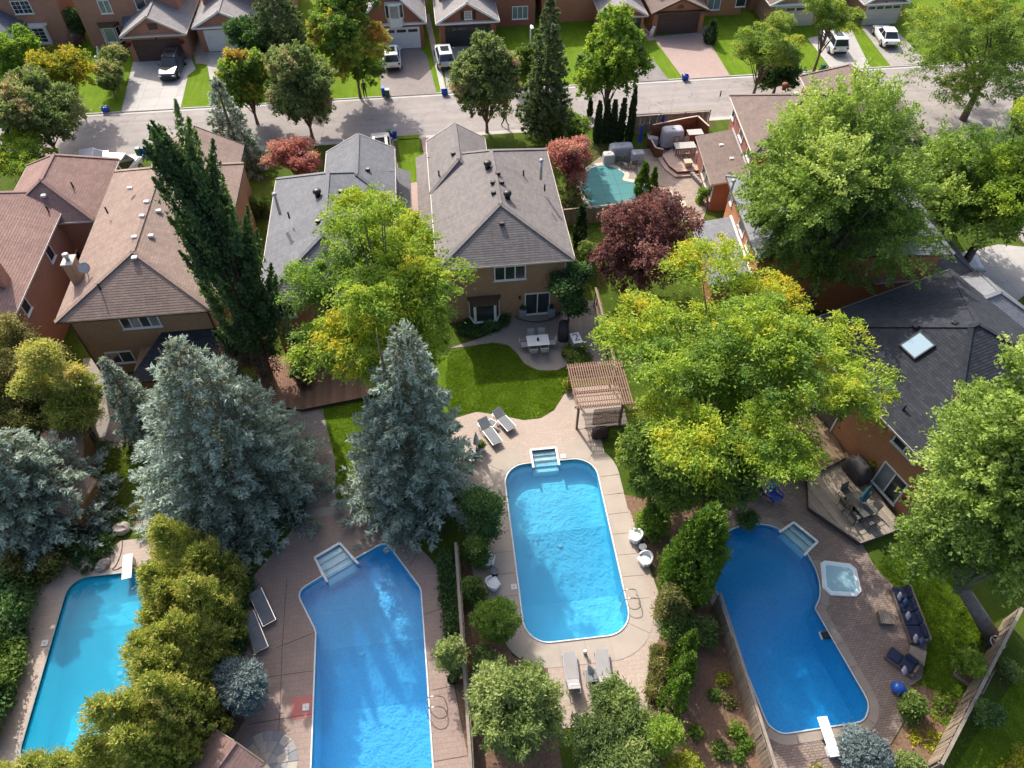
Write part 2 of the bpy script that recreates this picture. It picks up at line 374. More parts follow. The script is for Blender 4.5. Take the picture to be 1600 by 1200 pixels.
# ---- pool outlines
n2a, n2b, n2t = F(829, 704)[0], F(869, 703)[0], F(848, 702)[1]
P2X0, P2X1, P2Y0, P2Y1 = 2.35, 8.05, 13.95, 25.15
P2_PLAIN = round_rect(P2X0, P2X1, P2Y0, P2Y1, 1.35, 9)
POOL2 = P2_PLAIN[:20] + [(n2b, P2Y1), (n2b, n2t), (n2a, n2t), (n2a, P2Y1)] + P2_PLAIN[20:]
p1px = [(463, 925), (504, 900), (492, 872), (531, 849), (552, 875), (603, 846), (658, 920), (668, 1060), (677, 1200), (686, 1330), (478, 1330), (486, 1200), (494, 987)]
POOL1 = ccw(round_poly(FP(p1px), [.6, .02, .15, .15, .02, .5, .25, .1, .1, .4, .4, .1, .25], 4))
POOL0 = round_rect(F(105, 920)[0], F(105, 920)[0] + 5.9, 10.9, F(200, 895)[1], 1.0, 6)
p3px = [(1107, 885), (1110, 860), (1123, 840), (1146, 825), (1175, 818), (1203, 821), (1222, 829), (1240, 817), (1277, 847), (1260, 864), (1274, 888), (1281, 912), (1281, 935), (1273, 951), (1312, 1019), (1359, 1100), (1351, 1128), (1222, 1148), (1200, 1135), (1150, 1012), (1118, 922)]
POOL3 = ccw(round_poly(FP(p3px), [.5, .5, .5, .5, .5, .4, .02, .12, .12, .02, .4, .4, .4, .1, .1, .5, .5, .6, .5, .1, .3], 4))
POOLS = [POOL0, POOL1, POOL2, POOL3]
WOUT = [POOL0, ccw(round_poly(FP([p1px[0]] + p1px[5:]), [.6, .5, .25, .1, .1, .4, .4, .1, .25], 4)), P2_PLAIN, ccw(round_poly(FP(p3px[:6] + [(1243, 845)] + p3px[10:]), .45, 4))]

struct('ground', MB().slab([(-420, -200), (420, -200), (420, 700), (-420, 700)], POOLS, -.3, -.14, False), G_YARD)
SIDE = [(46.5, 63.0), (46.5, -70), (54.5, -70), (54.5, 63.0)]
struct('yard_near', MB().slab([(-150, -70), (45.8, -70), (45.8, 58), (44.9, 60.8), (42.5, 62.45), (-150, 62.45)], POOLS, -.13, 0), G_YARD)
struct('yard_east', MB().prism([(55.2, -70), (150, -70), (150, 62.45), (58, 62.45), (55.2, 59)], -.13, 0), G_YARD)
struct('yard_far', MB().prism([(-170, 70.75), (170, 70.75), (170, 170), (-170, 170)], -.13, 0), G_FAR)
struct('road', MB().slab([(-170, 63.1), (170, 63.1), (170, 70.2), (-170, 70.2)], [], -.13, -.07, False), ASPH)
struct('side_road', MB().prism([(46.4, -70), (54.6, -70), (54.6, 58), (58, 63.09), (42, 63.09), (45.5, 61), (46.4, 58)], -.13, -.066), ASPH)
for nm, y0, y1, k0, k1 in (('kerb_far', 70.2, 70.6, 70.6, 70.75), ('kerb_near', 62.6, 63.1, 62.45, 62.6)):
    xa, xb = (-170, 170) if nm == 'kerb_far' else (-150, 42.5)
    k = struct(nm, MB().bx(xa, xb, y0, y1, -.14, -.055), CONCL)
    mb = MB(); mb.bx(xa, xb, k0, k1, -.14, .012); mb.build('kerb_top', CONCL, k)
struct('manhole_cover', MB().lathe([(.33, 0), (.33, .008)], 20, (*F(551, 176), -.069)), DMETAL)

def sheet(name, px, mat, z=.02, holes=(), sm=0, world=False, z0=None):
    p = px if world else FP(px)
    if name in ('driveway', 'walkway'): p = [(a_, max(b_, 70.65) if b_ > 66 else (min(b_, 62.55) if b_ > 55 else b_)) for a_, b_ in p]
    if sm: p = smooth_loop(p, sm)
    return struct(name, MB().slab(p, list(holes), (-.1 if z0 is None else z0), z), mat)
# street side driveways and walks
sheet('driveway', [(208, 97), (298, 90), (306, 108), (294, 118), (281, 173), (186, 183)], JCONC)
sheet('driveway', [(596, 78), (656, 75), (667, 88), (683, 151), (597, 157), (592, 110)], PAVERG)
sheet('driveway', [(690, 73), (773, 69), (768, 146), (699, 149)], CONC)
sheet('walkway', [(662, 22), (671, 22), (698, 149), (690, 150)], CONCL, .024)
sheet('driveway', [(945, 63), (994, 60), (1046, 127), (968, 132)], ASPH2)
sheet('walkway', [(996, 40), (1006, 40), (1025, 62), (1013, 64)], PAVERP, .024)
sheet('driveway', [(1020, 58), (1088, 51), (1104, 58), (1142, 121), (1069, 126)], PAVERP)
sheet('walkway', [(1088, 51), (1100, 40), (1118, 45), (1104, 58)], PAVERG, .024)
sheet('driveway', [(1262, 60), (1330, 46), (1362, 108), (1302, 112)], JCONC)
sheet('driveway', [(1345, 42), (1390, 38), (1450, 98), (1392, 104)], CONC)
sheet('driveway', [(320, 82), (372, 80), (380, 130), (330, 133)], JCONC)
sheet('side_walk', [(296, 52), (310, 50), (330, 100), (306, 100)], CONC, .024)
sheet('driveway', [(104, 248), (226, 240), (214, 300), (90, 310)], ASPH2)
sheet('driveway', [(528, 222), (614, 217), (622, 262), (530, 262)], PAVERP)
sheet('driveway', [(658, 216), (740, 209), (760, 240), (664, 250)], PAVERP)
sheet('side_walk', [(630, 288), (656, 284), (672, 330), (640, 335)], PAVERP)
sheet('driveway', [(1470, 470), (1488, 425), (1500, 395), (1560, 382), (1620, 388), (1660, 450), (1600, 462), (1590, 470)], JCONC)
# back gardens
sheet('front_lawn', [(620, 213), (655, 210), (659, 285), (645, 295), (632, 288)], G_FAR, .012, sm=0)
sheet('lawn', [(716, 545), (735, 540), (770, 535), (795, 540), (808, 552), (820, 568), (842, 578), (870, 578), (892, 572), (893, 592), (880, 618), (866, 640), (845, 653), (818, 656), (780, 648), (745, 643), (690, 645), (680, 560)], G_LAWN, .016)
sheet('patio', [(700, 545), (740, 532), (772, 520), (795, 505), (798, 480), (905, 470), (912, 530), (898, 566), (870, 579), (842, 579), (820, 569), (808, 553), (795, 541), (770, 536), (735, 541)], PATIO, .03)
sheet('side_path', [(900, 470), (938, 470), (950, 565), (905, 580)], ASPH2, .022)
D2 = [(690, 660), (745, 644), (780, 649), (818, 657), (845, 654), (866, 641), (880, 619), (888, 606), (905, 616), (940, 690), (962, 770), (985, 800), (1005, 860), (1030, 930), (1033, 985), (1018, 1040), (1010, 1120), (870, 1140), (855, 1040), (800, 1020), (780, 950), (748, 930), (737, 890), (735, 830), (745, 770), (690, 740)]
sheet('pool_deck', D2, STAMPB, .03, [offset_loop(POOL2, .02)])
sheet('pool_deck', [(480, 800), (540, 792), (600, 800), (650, 850), (684, 885), (697, 1000), (715, 1100), (735, 1200), (745, 1330), (300, 1330), (318, 1235), (352, 1175), (380, 1130), (420, 1082), (400, 1050), (345, 1000), (380, 920), (430, 860)], STAMP, .03, [offset_loop(POOL1, .02)])
sheet('garden_path', [(440, 640), (502, 628), (509, 660), (516, 690), (524, 720), (524, 760), (528, 800), (478, 806), (478, 720)], PAVERG, .026)
sheet('path_border', [(476, 798), (560, 786), (566, 797), (478, 811)], CONC, .038)
sheet('lawn', [(502, 630), (600, 615), (640, 700), (580, 800), (542, 792), (526, 750), (524, 718), (516, 690), (509, 660)], G_LAWN, .016)
sheet('patchy_lawn', [(120, 690), (185, 690), (214, 725), (240, 790), (215, 815), (160, 840), (135, 815), (130, 760)], G_LAWN2, .016)
sheet('side_patio', [(130, 560), (190, 560), (215, 690), (165, 705), (130, 690)], PATIO, .022)
D0 = [(60, 860), (140, 880), (190, 845), (250, 838), (340, 850), (350, 900), (330, 1250), (10, 1330), (-40, 1240), (10, 1100)]
sheet('pool_deck', D0, STAMPB, .03, [offset_loop(POOL0, .02)])
sheet('flagstone_path', [(196, 800), (222, 778), (245, 775), (250, 830), (215, 832)], FLAG, .034)
D3 = [(1140, 742), (1262, 744), (1282, 790), (1345, 846), (1366, 885), (1400, 920), (1434, 950), (1448, 1010), (1440, 1060), (1405, 1085), (1412, 1128), (1388, 1168), (1310, 1205), (1215, 1215), (1188, 1160), (1116, 955), (1092, 860), (1105, 790)]
sheet('pool_deck', D3, PAVER, .03, [offset_loop(POOL3, .02)])
sheet('side_lawn', [(1170, 690), (1200, 640), (1225, 700), (1245, 745), (1180, 742)], G_LAWN, .016)
sheet('lawn', [(1366, 885), (1420, 850), (1480, 900), (1540, 960), (1520, 1040), (1500, 1095), (1440, 1075), (1448, 1010), (1434, 950), (1400, 920)], G_LAWN, .012)
sheet('lawn', [(1600, 1040), (1480, 1215), (1500, 1330), (1800, 1330), (1800, 1040)], G_LAWN, .012)
sheet('mulch_bed', [(1020, 1000), (1036, 930), (1000, 840), (965, 772), (1090, 790), (1100, 860), (1118, 960), (1196, 1190), (1230, 1330), (1020, 1330), (1012, 1120)], MULCH, .02)
sheet('mulch_bed', [(690, 870), (737, 880), (748, 932), (780, 955), (800, 1025), (855, 1045), (870, 1145), (900, 1330), (745, 1330), (735, 1200), (698, 1000)], MULCH, .014)
sheet('mulch_bed', [(1412, 1075), (1445, 1072), (1500, 1095), (1470, 1215), (1395, 1230), (1390, 1170), (1414, 1130)], MULCH, .02)
sheet('mulch_bed', [(318, 1236), (300, 1330), (250, 1330), (290, 1100), (340, 1000), (400, 1050), (420, 1082), (380, 1130), (352, 1176)], MULCH, .018)
sheet('patio', [(905, 280), (925, 255), (945, 240), (1060, 228), (1075, 245), (1110, 310), (1098, 345), (1000, 350), (920, 340)], PAVERT, .024)

# ---- pools
POOLW = [watermat('pool_water_cyan', (.45, .92, .985), (.015, .44, .7), .34),
         watermat('pool_water_mottled', (.4, .8, .98), (.006, .2, .58), .18),
         watermat('pool_water_bright', (.47, .88, .985), (.008, .26, .62), .14, (*F(888, 776), 1.7)),
         watermat('pool_water_deep', (.46, .86, .985), (.012, .33, .82), .3)]
LINER = [plain('pool_liner_cyan', (.2, .7, .82), (.18, .66, .8), .5, .5), linermat('pool_liner_pebble', (.4, .7, .9), (.55, .84, .95), 11),
         plain('pool_liner_aqua', (.5, .82, .94), (.44, .77, .92), .7, .5), linermat('pool_liner_blue', (.2, .55, .86), (.3, .66, .92), 6)]
RIMM = [plain('pool_rim_grey', (.25, .33, .36), None, 3, .5), WHITE, WHITE, plain('pool_rim_pale', (.55, .6, .62), None, 3, .5)]
ACRYL = plain('white_acrylic', (.86, .9, .9), (.8, .85, .86), 2, .3)
STEPW = watermat('shallow_water', (.78, .95, .99), (.1, .5, .7), .06)
def clip(poly, y, keep_above):
    out = []
    for i in range(len(poly)):
        p, q = poly[i], poly[(i + 1) % len(poly)]; a, b = (p[1] - y), (q[1] - y)
        if not keep_above: a, b = -a, -b
        if a >= 0: out.append(p)
        if a * b < 0: t = a / (a - b); out.append((p[0] + (q[0] - p[0]) * t, y))
    return out
def make_pool(i, label, ya, za, yb, zb, steps=None):
    o = POOLS[i]; t = thing('swimming_pool', label, 'swimming pool', (0, 0, 0))
    mb = MB(); n = len(o)
    for k in range(n):
        p, q = o[k], o[(k + 1) % n]; mb.add([(p[0], p[1], .02), (q[0], q[1], .02), (q[0], q[1], -2.6), (p[0], p[1], -2.6)], [(0, 1, 2, 3)])
    def zf(y): return za if y >= ya else (zb if y <= yb else zb + (za - zb) * (y - yb) / (ya - yb))
    for lo, hi in ((ya, 99), (yb, ya), (-99, yb)):
        q = clip(clip(o, lo, True), hi, False)
        if len(q) >= 3:
            m2 = MB().slab(q, [], 0, 0, False); m2.v = [(x, y, zf(y)) for x, y, z in m2.v]; mb.add(m2.v, m2.f)
    mb.build('basin', LINER[i], t)
    w = MB().slab(offset_loop(WOUT[i], -.004), [], -.13, -.13, False).build('water', POOLW[i], t)
    dr = sum(Vector(p) for p in o[::3]) * (3 / len(o)) if False else Vector((sum(p[0] for p in o) / n, sum(p[1] for p in o) / n)); MB().lathe([(.16, zf(dr.y) + .01), (.16, zf(dr.y) + .03)], 14, (dr.x, dr.y, 0)).build('drain', GALV, t)
    rim = MB(); ring = [(x, y, .045) for x, y in o] + [(o[0][0], o[0][1], .045)]
    rim.tube(ring, .045, 6, False).build('rim', RIMM[i], t, True)
    if steps:
        c0, c1, c2, c3, nst = steps         # far pair then near pair of corners
        for k in range(nst):
            f0, f1 = k / nst, (k + 1) / nst; z = -.145 - .13 * k
            L = lambda a, b, f: (a[0] + (b[0] - a[0]) * f, a[1] + (b[1] - a[1]) * f)
            MB().prism([L(c0, c3, f0), L(c1, c2, f0), L(c1, c2, f1), L(c0, c3, f1)], -1.2, z).build('tread', ACRYL, t)
        MB().slab([c0, c1, L(c1, c2, .8), L(c0, c3, .8)], [], -.134, -.134, False).build('step_water', STEPW, t)
        fr = MB()
        for a, b in ((c0, c1), (c1, c2), (c3, c0)): fr.bar((a[0], a[1], .05), (b[0], b[1], .05), .13, .07)
        fr.build('step_surround', WHITE, t)
    return t
pl0 = make_pool(0, 'cyan swimming pool at the left edge beside the yellow-green cedar hedge', 18, -1.1, 15, -2.2)
q = [F(492, 872), F(531, 849), F(553, 874), F(507, 901)]
ext = lambda a, b, k: (a[0] + (b[0] - a[0]) * k, a[1] + (b[1] - a[1]) * k)
pl1 = make_pool(1, 'angular blue swimming pool with white corner steps on pink stamped concrete', F(575, 995)[1], -1.1, 12.5, -2.3, (q[0], q[1], ext(q[1], q[2], 1.3), ext(q[0], q[3], 1.3), 4))
pl2 = make_pool(2, 'rectangular bright blue swimming pool with rounded corners and rippled water', 20.9, -1.05, 17, -2.2, ((n2a, n2t), (n2b, n2t), (n2b, P2Y1 - .35), (n2a, P2Y1 - .35), 4))
q = [F(1240, 817), F(1277, 847), F(1260, 864), F(1222, 829)]
pl3 = make_pool(3, 'deep blue keyhole-shaped swimming pool on brown pavers', 15.5, -1.2, 12.5, -2.3, (q[0], q[1], ext(q[1], q[2], 1.25), ext(q[0], q[3], 1.25), 3))

def ring_slabs(parent, loop, d0, d1, step, gap, z0, z1, mat, name, skip=None):
    loop = ccw(loop); pts = [Vector(p) for p in loop] + [Vector(loop[0])]
    L = [0]
    for i in range(len(pts) - 1): L.append(L[-1] + (pts[i + 1] - pts[i]).length)
    per = L[-1]; n = round(per / step)
    inn, out = offset_loop(loop, d0), offset_loop(loop, d1); inn.append(inn[0]); out.append(out[0])
    def at(s, arr):
        s %= per
        for i in range(len(L) - 1):
            if L[i + 1] >= s and L[i + 1] > L[i]:
                f = (s - L[i]) / (L[i + 1] - L[i]); a, b = arr[i], arr[i + 1]; return (a[0] + (b[0] - a[0]) * f, a[1] + (b[1] - a[1]) * f)
        return arr[-1][:2]
    for k in range(n):
        s0, s1 = per * k / n + gap, per * (k + 1) / n - gap
        mid = at((s0 + s1) / 2, [tuple(p) for p in pts])
        if skip and skip(mid): continue
        ss = [s0] + [x for x in L if s0 + .03 < x < s1 - .03] + [s1]
        MB().prism([at(s, inn) for s in ss] + [at(s, out) for s in reversed(ss)], z0, z1).build(name, mat, parent)
dk = [o for o in bpy.data.objects if o.name.startswith('pool_deck')]
ring_slabs(pl2, P2_PLAIN, .1, 1.3, 1.3, .018, .0, .046, SLABC, 'coping_slab', lambda p: p[1] > P2Y1 - .1 and n2a - .75 < p[0] < n2b + .75)
ring_slabs(pl3, POOL3, .08, .5, 1.25, .015, .0, .05, COPING, 'coping_slab', lambda p: (Vector(p) - Vector(F(1252, 838))).length < 1.1)
# joints sawn into the pink deck, skimmer lids
JOINT = plain('joint_filler', (.1, .075, .06), None, 4, .9)
mb = MB()
for a, b in (((448, 905), (441, 1010)), ((441, 1010), (438, 1100)), ((438, 1100), (430, 1230)), ((372, 1064), (490, 1048)), ((388, 1132), (488, 1115)), ((432, 1012), (492, 988)), ((676, 1078), (706, 1072)), ((678, 1190), (733, 1180)), ((640, 885), (655, 860)), ((662, 960), (694, 950))):
    p, q_ = F3(*a, .034), F3(*b, .034); mb.bar(p, q_, .03, .006)
struct('deck_joint', mb, JOINT)
LID = plain('skimmer_lid', (.62, .6, .57), None, 3, .6)
for (x, y), lab in (((880, 713), 'square white skimmer lid beside the white steps of the bright pool'), ((803, 917), 'square white skimmer lid left of the rectangular bright pool'), ((478, 1105), 'square white skimmer lid on a red patch left of the angular pool'), ((70, 1005), 'square pale skimmer lid on the deck left of the cyan pool')):
    t = thing('skimmer_lid', lab, 'skimmer lid', F3(x, y, .05)); MB().rbox((0, 0, .012), (.34, .34, .03), .012).build('lid', LID, t); MB().lathe([(.03, .027), (.03, .034)], 8).build('finger_hole', BLACK, t)
MB().bx(-.55, .45, -.55, .5, 0, .003).build('red_patch', plain('red_stained_concrete', (.45, .16, .14), (.38, .14, .12), 2, .85), None, False, F3(473, 1104, .031))
tag(bpy.data.objects['red_patch'], kind='structure')
tc_ = [(925, 262), (943, 258), (961, 263), (977, 272), (970, 282), (1000, 288), (1035, 298), (1056, 308), (1066, 322), (1050, 345), (985, 348), (930, 330), (908, 300), (912, 275)]
TEAL = brickmat('safety_cover', (.045, .2, .2), (.05, .215, .215), (.03, .14, .15), 1.4, 1.4, .03, .7, .01, 0, .15)
t = thing('covered_pool', 'garden pool under a stretched teal safety cover behind the plum tree', 'pool cover', (0, 0, 0))
cov = round_poly(FP(tc_), .4, 3); MB().prism(cov, .02, .05).build('cover', TEAL, t)
ring_slabs(t, cov, .02, .45, 1.3, .012, .0, .04, plain('pale_coping', (.58, .5, .4), None, 2, .8), 'coping_stone')
# ================================================================== houses
def shinglemat(name, c, var=.1, exp=.17):
    c = tuple(x * .8 for x in c)
    m, nt, b = newmat(name, .92, 0, .2)
    br = node(nt, 'ShaderNodeTexBrick', offset=.37)
    for k, v in (('Scale', 1), ('Mortar Size', .012), ('Mortar Smooth', .2), ('Bias', 0), ('Brick Width', .34), ('Row Height', exp)): br.inputs[k].default_value = v
    br.inputs['Color1'].default_value = c4([x * (1 + var) for x in c]); br.inputs['Color2'].default_value = c4([x * (1 - var) for x in c]); br.inputs['Mortar'].default_value = c4([x * .72 for x in c])
    nt.links.new(node(nt, 'ShaderNodeTexCoord').outputs['UV'], br.inputs['Vector'])
    col = mixc(nt, 1.0, br.outputs['Color'], ramp(nt, noise(nt, .45, 6), [(.3, (1.05, 1.05, 1.05)), (.7, (.9, .9, .91))]), 'MULTIPLY')
    col = mixc(nt, 1.0, col, ramp(nt, noise(nt, 26, 3), [(.3, (.84, .84, .84)), (.7, (1.14, 1.14, 1.14))]), 'MULTIPLY')
    mp = node(nt, 'ShaderNodeMapping'); mp.inputs['Scale'].default_value = (2.2, .16, 1); nt.links.new(node(nt, 'ShaderNodeTexCoord').outputs['UV'], mp.inputs[0])
    col = mixc(nt, 1.0, col, ramp(nt, noise(nt, 1.0, 5, vec=mp.outputs[0], rough=.7), [(.35, (1.05, 1.05, 1.05)), (.7, (.86, .86, .87))]), 'MULTIPLY')
    nt.links.new(col, b.inputs['Base Color']); bump(nt, b, noise(nt, 60, 2), .004); return m
def clip2(poly, axis, val, above):
    out = []
    for i in range(len(poly)):
        p, q = poly[i], poly[(i + 1) % len(poly)]; a, b = p[axis] - val, q[axis] - val
        if not above: a, b = -a, -b
        if a >= 0: out.append(p)
        if a * b < 0: t = a / (a - b); out.append(tuple(p[k] + (q[k] - p[k]) * t for k in range(2)))
    return out
def shingle_mesh(planes, mat, exp=.17, lift=.014):
    V, Fc, UV = [], [], []
    for poly in planes:
        P = [Vector(p) for p in poly]; n = Vector((0, 0, 0))
        for i in range(len(P)): n += P[i].cross(P[(i + 1) % len(P)])
        n.normalize()
        if n.z < 0: n = -n; P.reverse()
        h = Vector((-n.y, n.x, 0)); h = h.normalized() if h.length > 1e-4 else Vector((1, 0, 0)); w = n.cross(h)
        o = P[0]; pts = [((p - o).dot(h), (p - o).dot(w)) for p in P]
        v0 = min(p[1] for p in pts); v1 = max(p[1] for p in pts); k = 0; uo = (o.x * 3.7 + o.y * 1.3) % 5
        while v0 + k * exp < v1 - .01:
            lo, hi = v0 + k * exp, min(v0 + (k + 1) * exp, v1)
            q = clip2(clip2(pts, 1, lo, True), 1, hi, False)
            if len(q) >= 3:
                b0 = len(V)
                for u, v in q:
                    p = o + h * u + w * v + n * (.006 + lift * (1 - (v - lo) / exp)); V.append(p[:]); UV.append((u + uo, (k + .06 + .88 * (v - lo) / exp) * exp))
                Fc.append(tuple(range(b0, len(V))))
                us = [u for u, v in q if abs(v - lo) < 1e-5]
                if len(us) >= 2:
                    ua, ub = min(us), max(us); b0 = len(V)
                    for u, l in ((ua, 0), (ub, 0), (ub, lift), (ua, lift)):
                        V.append((o + h * u + w * lo + n * (.006 + l))[:]); UV.append((u + uo, (k + .02) * exp))
                    Fc.append((b0, b0 + 1, b0 + 2, b0 + 3))
            k += 1
    me = bpy.data.meshes.new('shingles'); me.from_pydata(V, [], Fc); uv = me.uv_layers.new(name='UVMap')
    li = np.zeros(len(me.loops), dtype=np.int32); me.loops.foreach_get('vertex_index', li)
    uv.data.foreach_set('uv', np.array(UV)[li].ravel()); me.materials.append(mat); me.update(); return me

class House:
    def __init__(s, label, loc, rz=0.0, name='brick_house', cat='house', group=None):
        s.t = thing(name, label, cat, loc, rz, group); s.o = Vector((loc[0], loc[1], 0)); s.rz = rz; s.planes = []
        s.M = Matrix.Rotation(-rz, 4, 'Z') @ Matrix.Translation(-s.o)
    def L(s, x, y, z=0): return s.M @ Vector((x, y, z))           # world -> local
    def pipes(s, pts, z, mat=BROWN):
        for x, y in pts: MB().tube([(x, y, .1), (x, y, z - .5), (x, y - .3, z - .12)], .045, 6).build('downpipe', mat, s.t)
    def wall(s, x0, x1, y0, y1, z0, z1, mat): return MB().bx(x0, x1, y0, y1, z0, z1).build('wall', mat, s.t)
    def hip(s, x0, x1, y0, y1, ze, zr, r0, r1, mat, trim, axis='y', wallmat=None, over=.4, ridge=None, capmat=None):
        roof = MB(); roof.bx(x0 + .03, x1 - .03, y0 + .03, y1 - .03, ze - .17, ze - .02)
        rf = roof.build('roof', trim, s.t)
        if axis == 'y':
            xm = (x0 + x1) / 2 if ridge is None else ridge
            A, B = (xm, y0 + r0, zr), (xm, y1 - r1, zr)
            c = [(x0, y0, ze), (x1, y0, ze), (x1, y1, ze), (x0, y1, ze)]
            pl = [[c[1], c[2], B, A], [c[3], c[0], A, B]]
            ends = [(r0, [c[0], c[1], A], y0, -1), (r1, [c[2], c[3], B], y1, 1)]
            hips = [(c[0], A), (c[1], A), (c[2], B), (c[3], B)]
        else:
            ym = (y0 + y1) / 2 if ridge is None else ridge
            A, B = (x0 + r0, ym, zr), (x1 - r1, ym, zr)
            c = [(x0, y0, ze), (x1, y0, ze), (x1, y1, ze), (x0, y1, ze)]
            pl = [[c[0], c[1], B, A], [c[2], c[3], A, B]]
            ends = [(r0, [c[3], c[0], A], x0, -1), (r1, [c[1], c[2], B], x1, 1)]
            hips = [(c[0], A), (c[3], A), (c[1], B), (c[2], B)]
        cap = MB(); cap.bar(Vector(A) + Vector((0, 0, .03)), Vector(B) + Vector((0, 0, .03)), .28, .035)
        for i, (r, tri, e, sg) in enumerate(ends):
            if r > 0.01:
                pl.append(tri)
                for hp in hips[i * 2:i * 2 + 2]: cap.bar(Vector(hp[0]) + Vector((0, 0, .03)), Vector(hp[1]) + Vector((0, 0, .03)), .28, .035)
            else:
                w = MB(); in_ = -sg * over
                pts = [Vector(p) + (Vector((0, in_, -.17)) if axis == 'y' else Vector((in_, 0, -.17))) for p in tri]
                k = .93; m = (pts[0] + pts[1]) / 2; pts = [m + (pts[0] - m) * k, m + (pts[1] - m) * k, m + (pts[2] - m) * k]
                d = Vector((0, -sg * .2, 0)) if axis == 'y' else Vector((-sg * .2, 0, 0))
                w.add([p[:] for p in pts] + [(p + d)[:] for p in pts], [(0, 1, 2), (5, 4, 3), (0, 3, 4, 1), (1, 4, 5, 2), (2, 5, 3, 0)])
                w.build('gable_wall', wallmat or trim, s.t)
                b = MB()
                for q_ in (tri[0], tri[1]): b.bar(Vector(q_) + Vector((0, 0, -.06)), Vector(tri[2]) + Vector((0, 0, -.06)), .05, .2)
                b.build('bargeboard', trim, rf)
        s.planes.append(pl)
        sh = inst('shingles', shingle_mesh(pl, mat), rf); sh['kind'] = 'stuff'
        cap.build('ridge_cap', capmat or mat, rf)
        for i in range(4):
            p, q_ = c[i], c[(i + 1) % 4]
            side = (axis == 'y' and i in (1, 3)) or (axis == 'x' and i in (0, 2))
            end = 0 if i in (0, 3) else 1
            if side or ends[end][0] > .01: MB().bar((p[0], p[1], ze - .07), (q_[0], q_[1], ze - .07), .1, .12).build('gutter', trim, rf)
        return rf
    def leanto(s, pts, mat, trim, th=.14):
        P = [Vector(p) for p in pts]; b = MB(); n = len(P)
        b.add([p[:] for p in P] + [(p - Vector((0, 0, th)))[:] for p in P], [tuple(range(n)), tuple(range(2 * n - 1, n - 1, -1))] + [(i, i + n, (i + 1) % n + n, (i + 1) % n) for i in range(n)])
        rf = b.build('roof', trim, s.t); sh = inst('shingles', shingle_mesh([pts], mat), rf); sh['kind'] = 'stuff'; s.planes.append([pts]); return rf
    def rz_at(s, x, y):
        best = 0
        for pl in s.planes:
            z = 99
            for poly in pl:
                a, b, c = (Vector(p) for p in poly[:3]); n = (b - a).cross(c - a)
                if abs(n.z) > 1e-6: z = min(z, a.z - ((x - a.x) * n.x + (y - a.y) * n.y) / n.z)
            if z < 90: best = max(best, z)
        return best
    def on_roof(s, px, py, z0=6.5):
        z = z0
        for _ in range(8):
            a = F(px, py, z); l = s.L(a[0], a[1]); z = s.rz_at(l.x, l.y)
        return Vector((l.x, l.y, z + .02))
    def vent(s, px, py, kind='box', mat=None, h=1.0, z0=6.5):
        p = s.on_roof(px, py, z0); mat = mat or BLACK
        if kind == 'box': MB().rbox((0, 0, .1), (.36, .3, .2), .04).build('roof_vent', mat, s.t, False, p)
        elif kind == 'turbine':
            v = MB().lathe([(.2, -.05), (.2, .25), (.27, .3), (.3, .42), (.22, .55), (.08, .58)], 12).build('roof_exhaust', mat, s.t, True, p)
        elif kind == 'stack': MB().tube([(0, 0, -.1), (0, 0, .45)], .06, 8).build('vent_stack', mat, s.t, True, p)
        elif kind == 'flue':
            v = MB().tube([(0, 0, -.2), (0, 0, h)], .1, 10).build('flue_pipe', mat, s.t, True, p)
            MB().lathe([(.16, h - .02), (.16, h + .1), (.05, h + .18)], 10).build('cap', GALV, v, True)
    def window(s, x, y, z, w, h, ang, n=2, frame=WHITE, glass=GLASS, sill=True, bars=0):
        T = Matrix.Translation((x, y, z)) @ Matrix.Rotation(R(ang) + math.pi / 2, 4, 'Z')   # local -y faces out
        fr = MB(); t = .075
        fr.bx(-w / 2, w / 2, -.07, .02, 0, t); fr.bx(-w / 2, w / 2, -.07, .02, h - t, h)
        for k in range(n + 1):
            xx = -w / 2 + t / 2 + (w - t) * k / n; fr.bx(xx - t / 2, xx + t / 2, -.068, .02, t, h - t)
        o = fr.build('window', frame, s.t); o.matrix_local = T
        pw = (w - t) / n
        for k in range(n):
            g = MB(); x0 = -w / 2 + t + pw * k; g.bx(x0, x0 + pw - t, -.03, .01, t, h - t); g.build('pane', glass if not isinstance(glass, (list, tuple)) else glass[k % len(glass)], o)
            if bars:
                b = MB(); b.bx(x0 + (pw - t) / 2 - .015, x0 + (pw - t) / 2 + .015, -.045, 0, t, h - t)
                for j in range(1, bars + 1): zz = t + (h - 2 * t) * j / (bars + 1); b.bx(x0, x0 + pw - t, -.042, 0, zz - .015, zz + .015)
                b.build('glazing_bar', frame, o)
        if sill: MB().bx(-w / 2 - .06, w / 2 + .06, -.12, .02, -.07, -.003).build('sill', frame, o)
        return o
    def garage_door(s, x, y, w, h, mat, rows=4, lights=False, ang=-90):
        T = Matrix.Translation((x, y, 0)) @ Matrix.Rotation(R(ang) + math.pi / 2, 4, 'Z')
        fr = MB(); fr.bx(-w / 2 - .12, -w / 2, -.05, .02, 0, h + .12); fr.bx(w / 2, w / 2 + .12, -.05, .02, 0, h + .12); fr.bx(-w / 2, w / 2, -.05, .02, h, h + .12)
        o = fr.build('garage_door', mat, s.t); o.matrix_local = T; rh = h / rows
        for k in range(rows):
            MB().bx(-w / 2, w / 2, -.03, .015, k * rh + .008, (k + 1) * rh - .008).build('panel', mat, o)
            if lights and k == rows - 1:
                for j in range(4):
                    xx = -w / 2 + w * (j + .5) / 4; MB().bx(xx - w * .1, xx + w * .1, -.04, 0, k * rh + .12, (k + 1) * rh - .12).build('pane', GLASS, o)
        return o
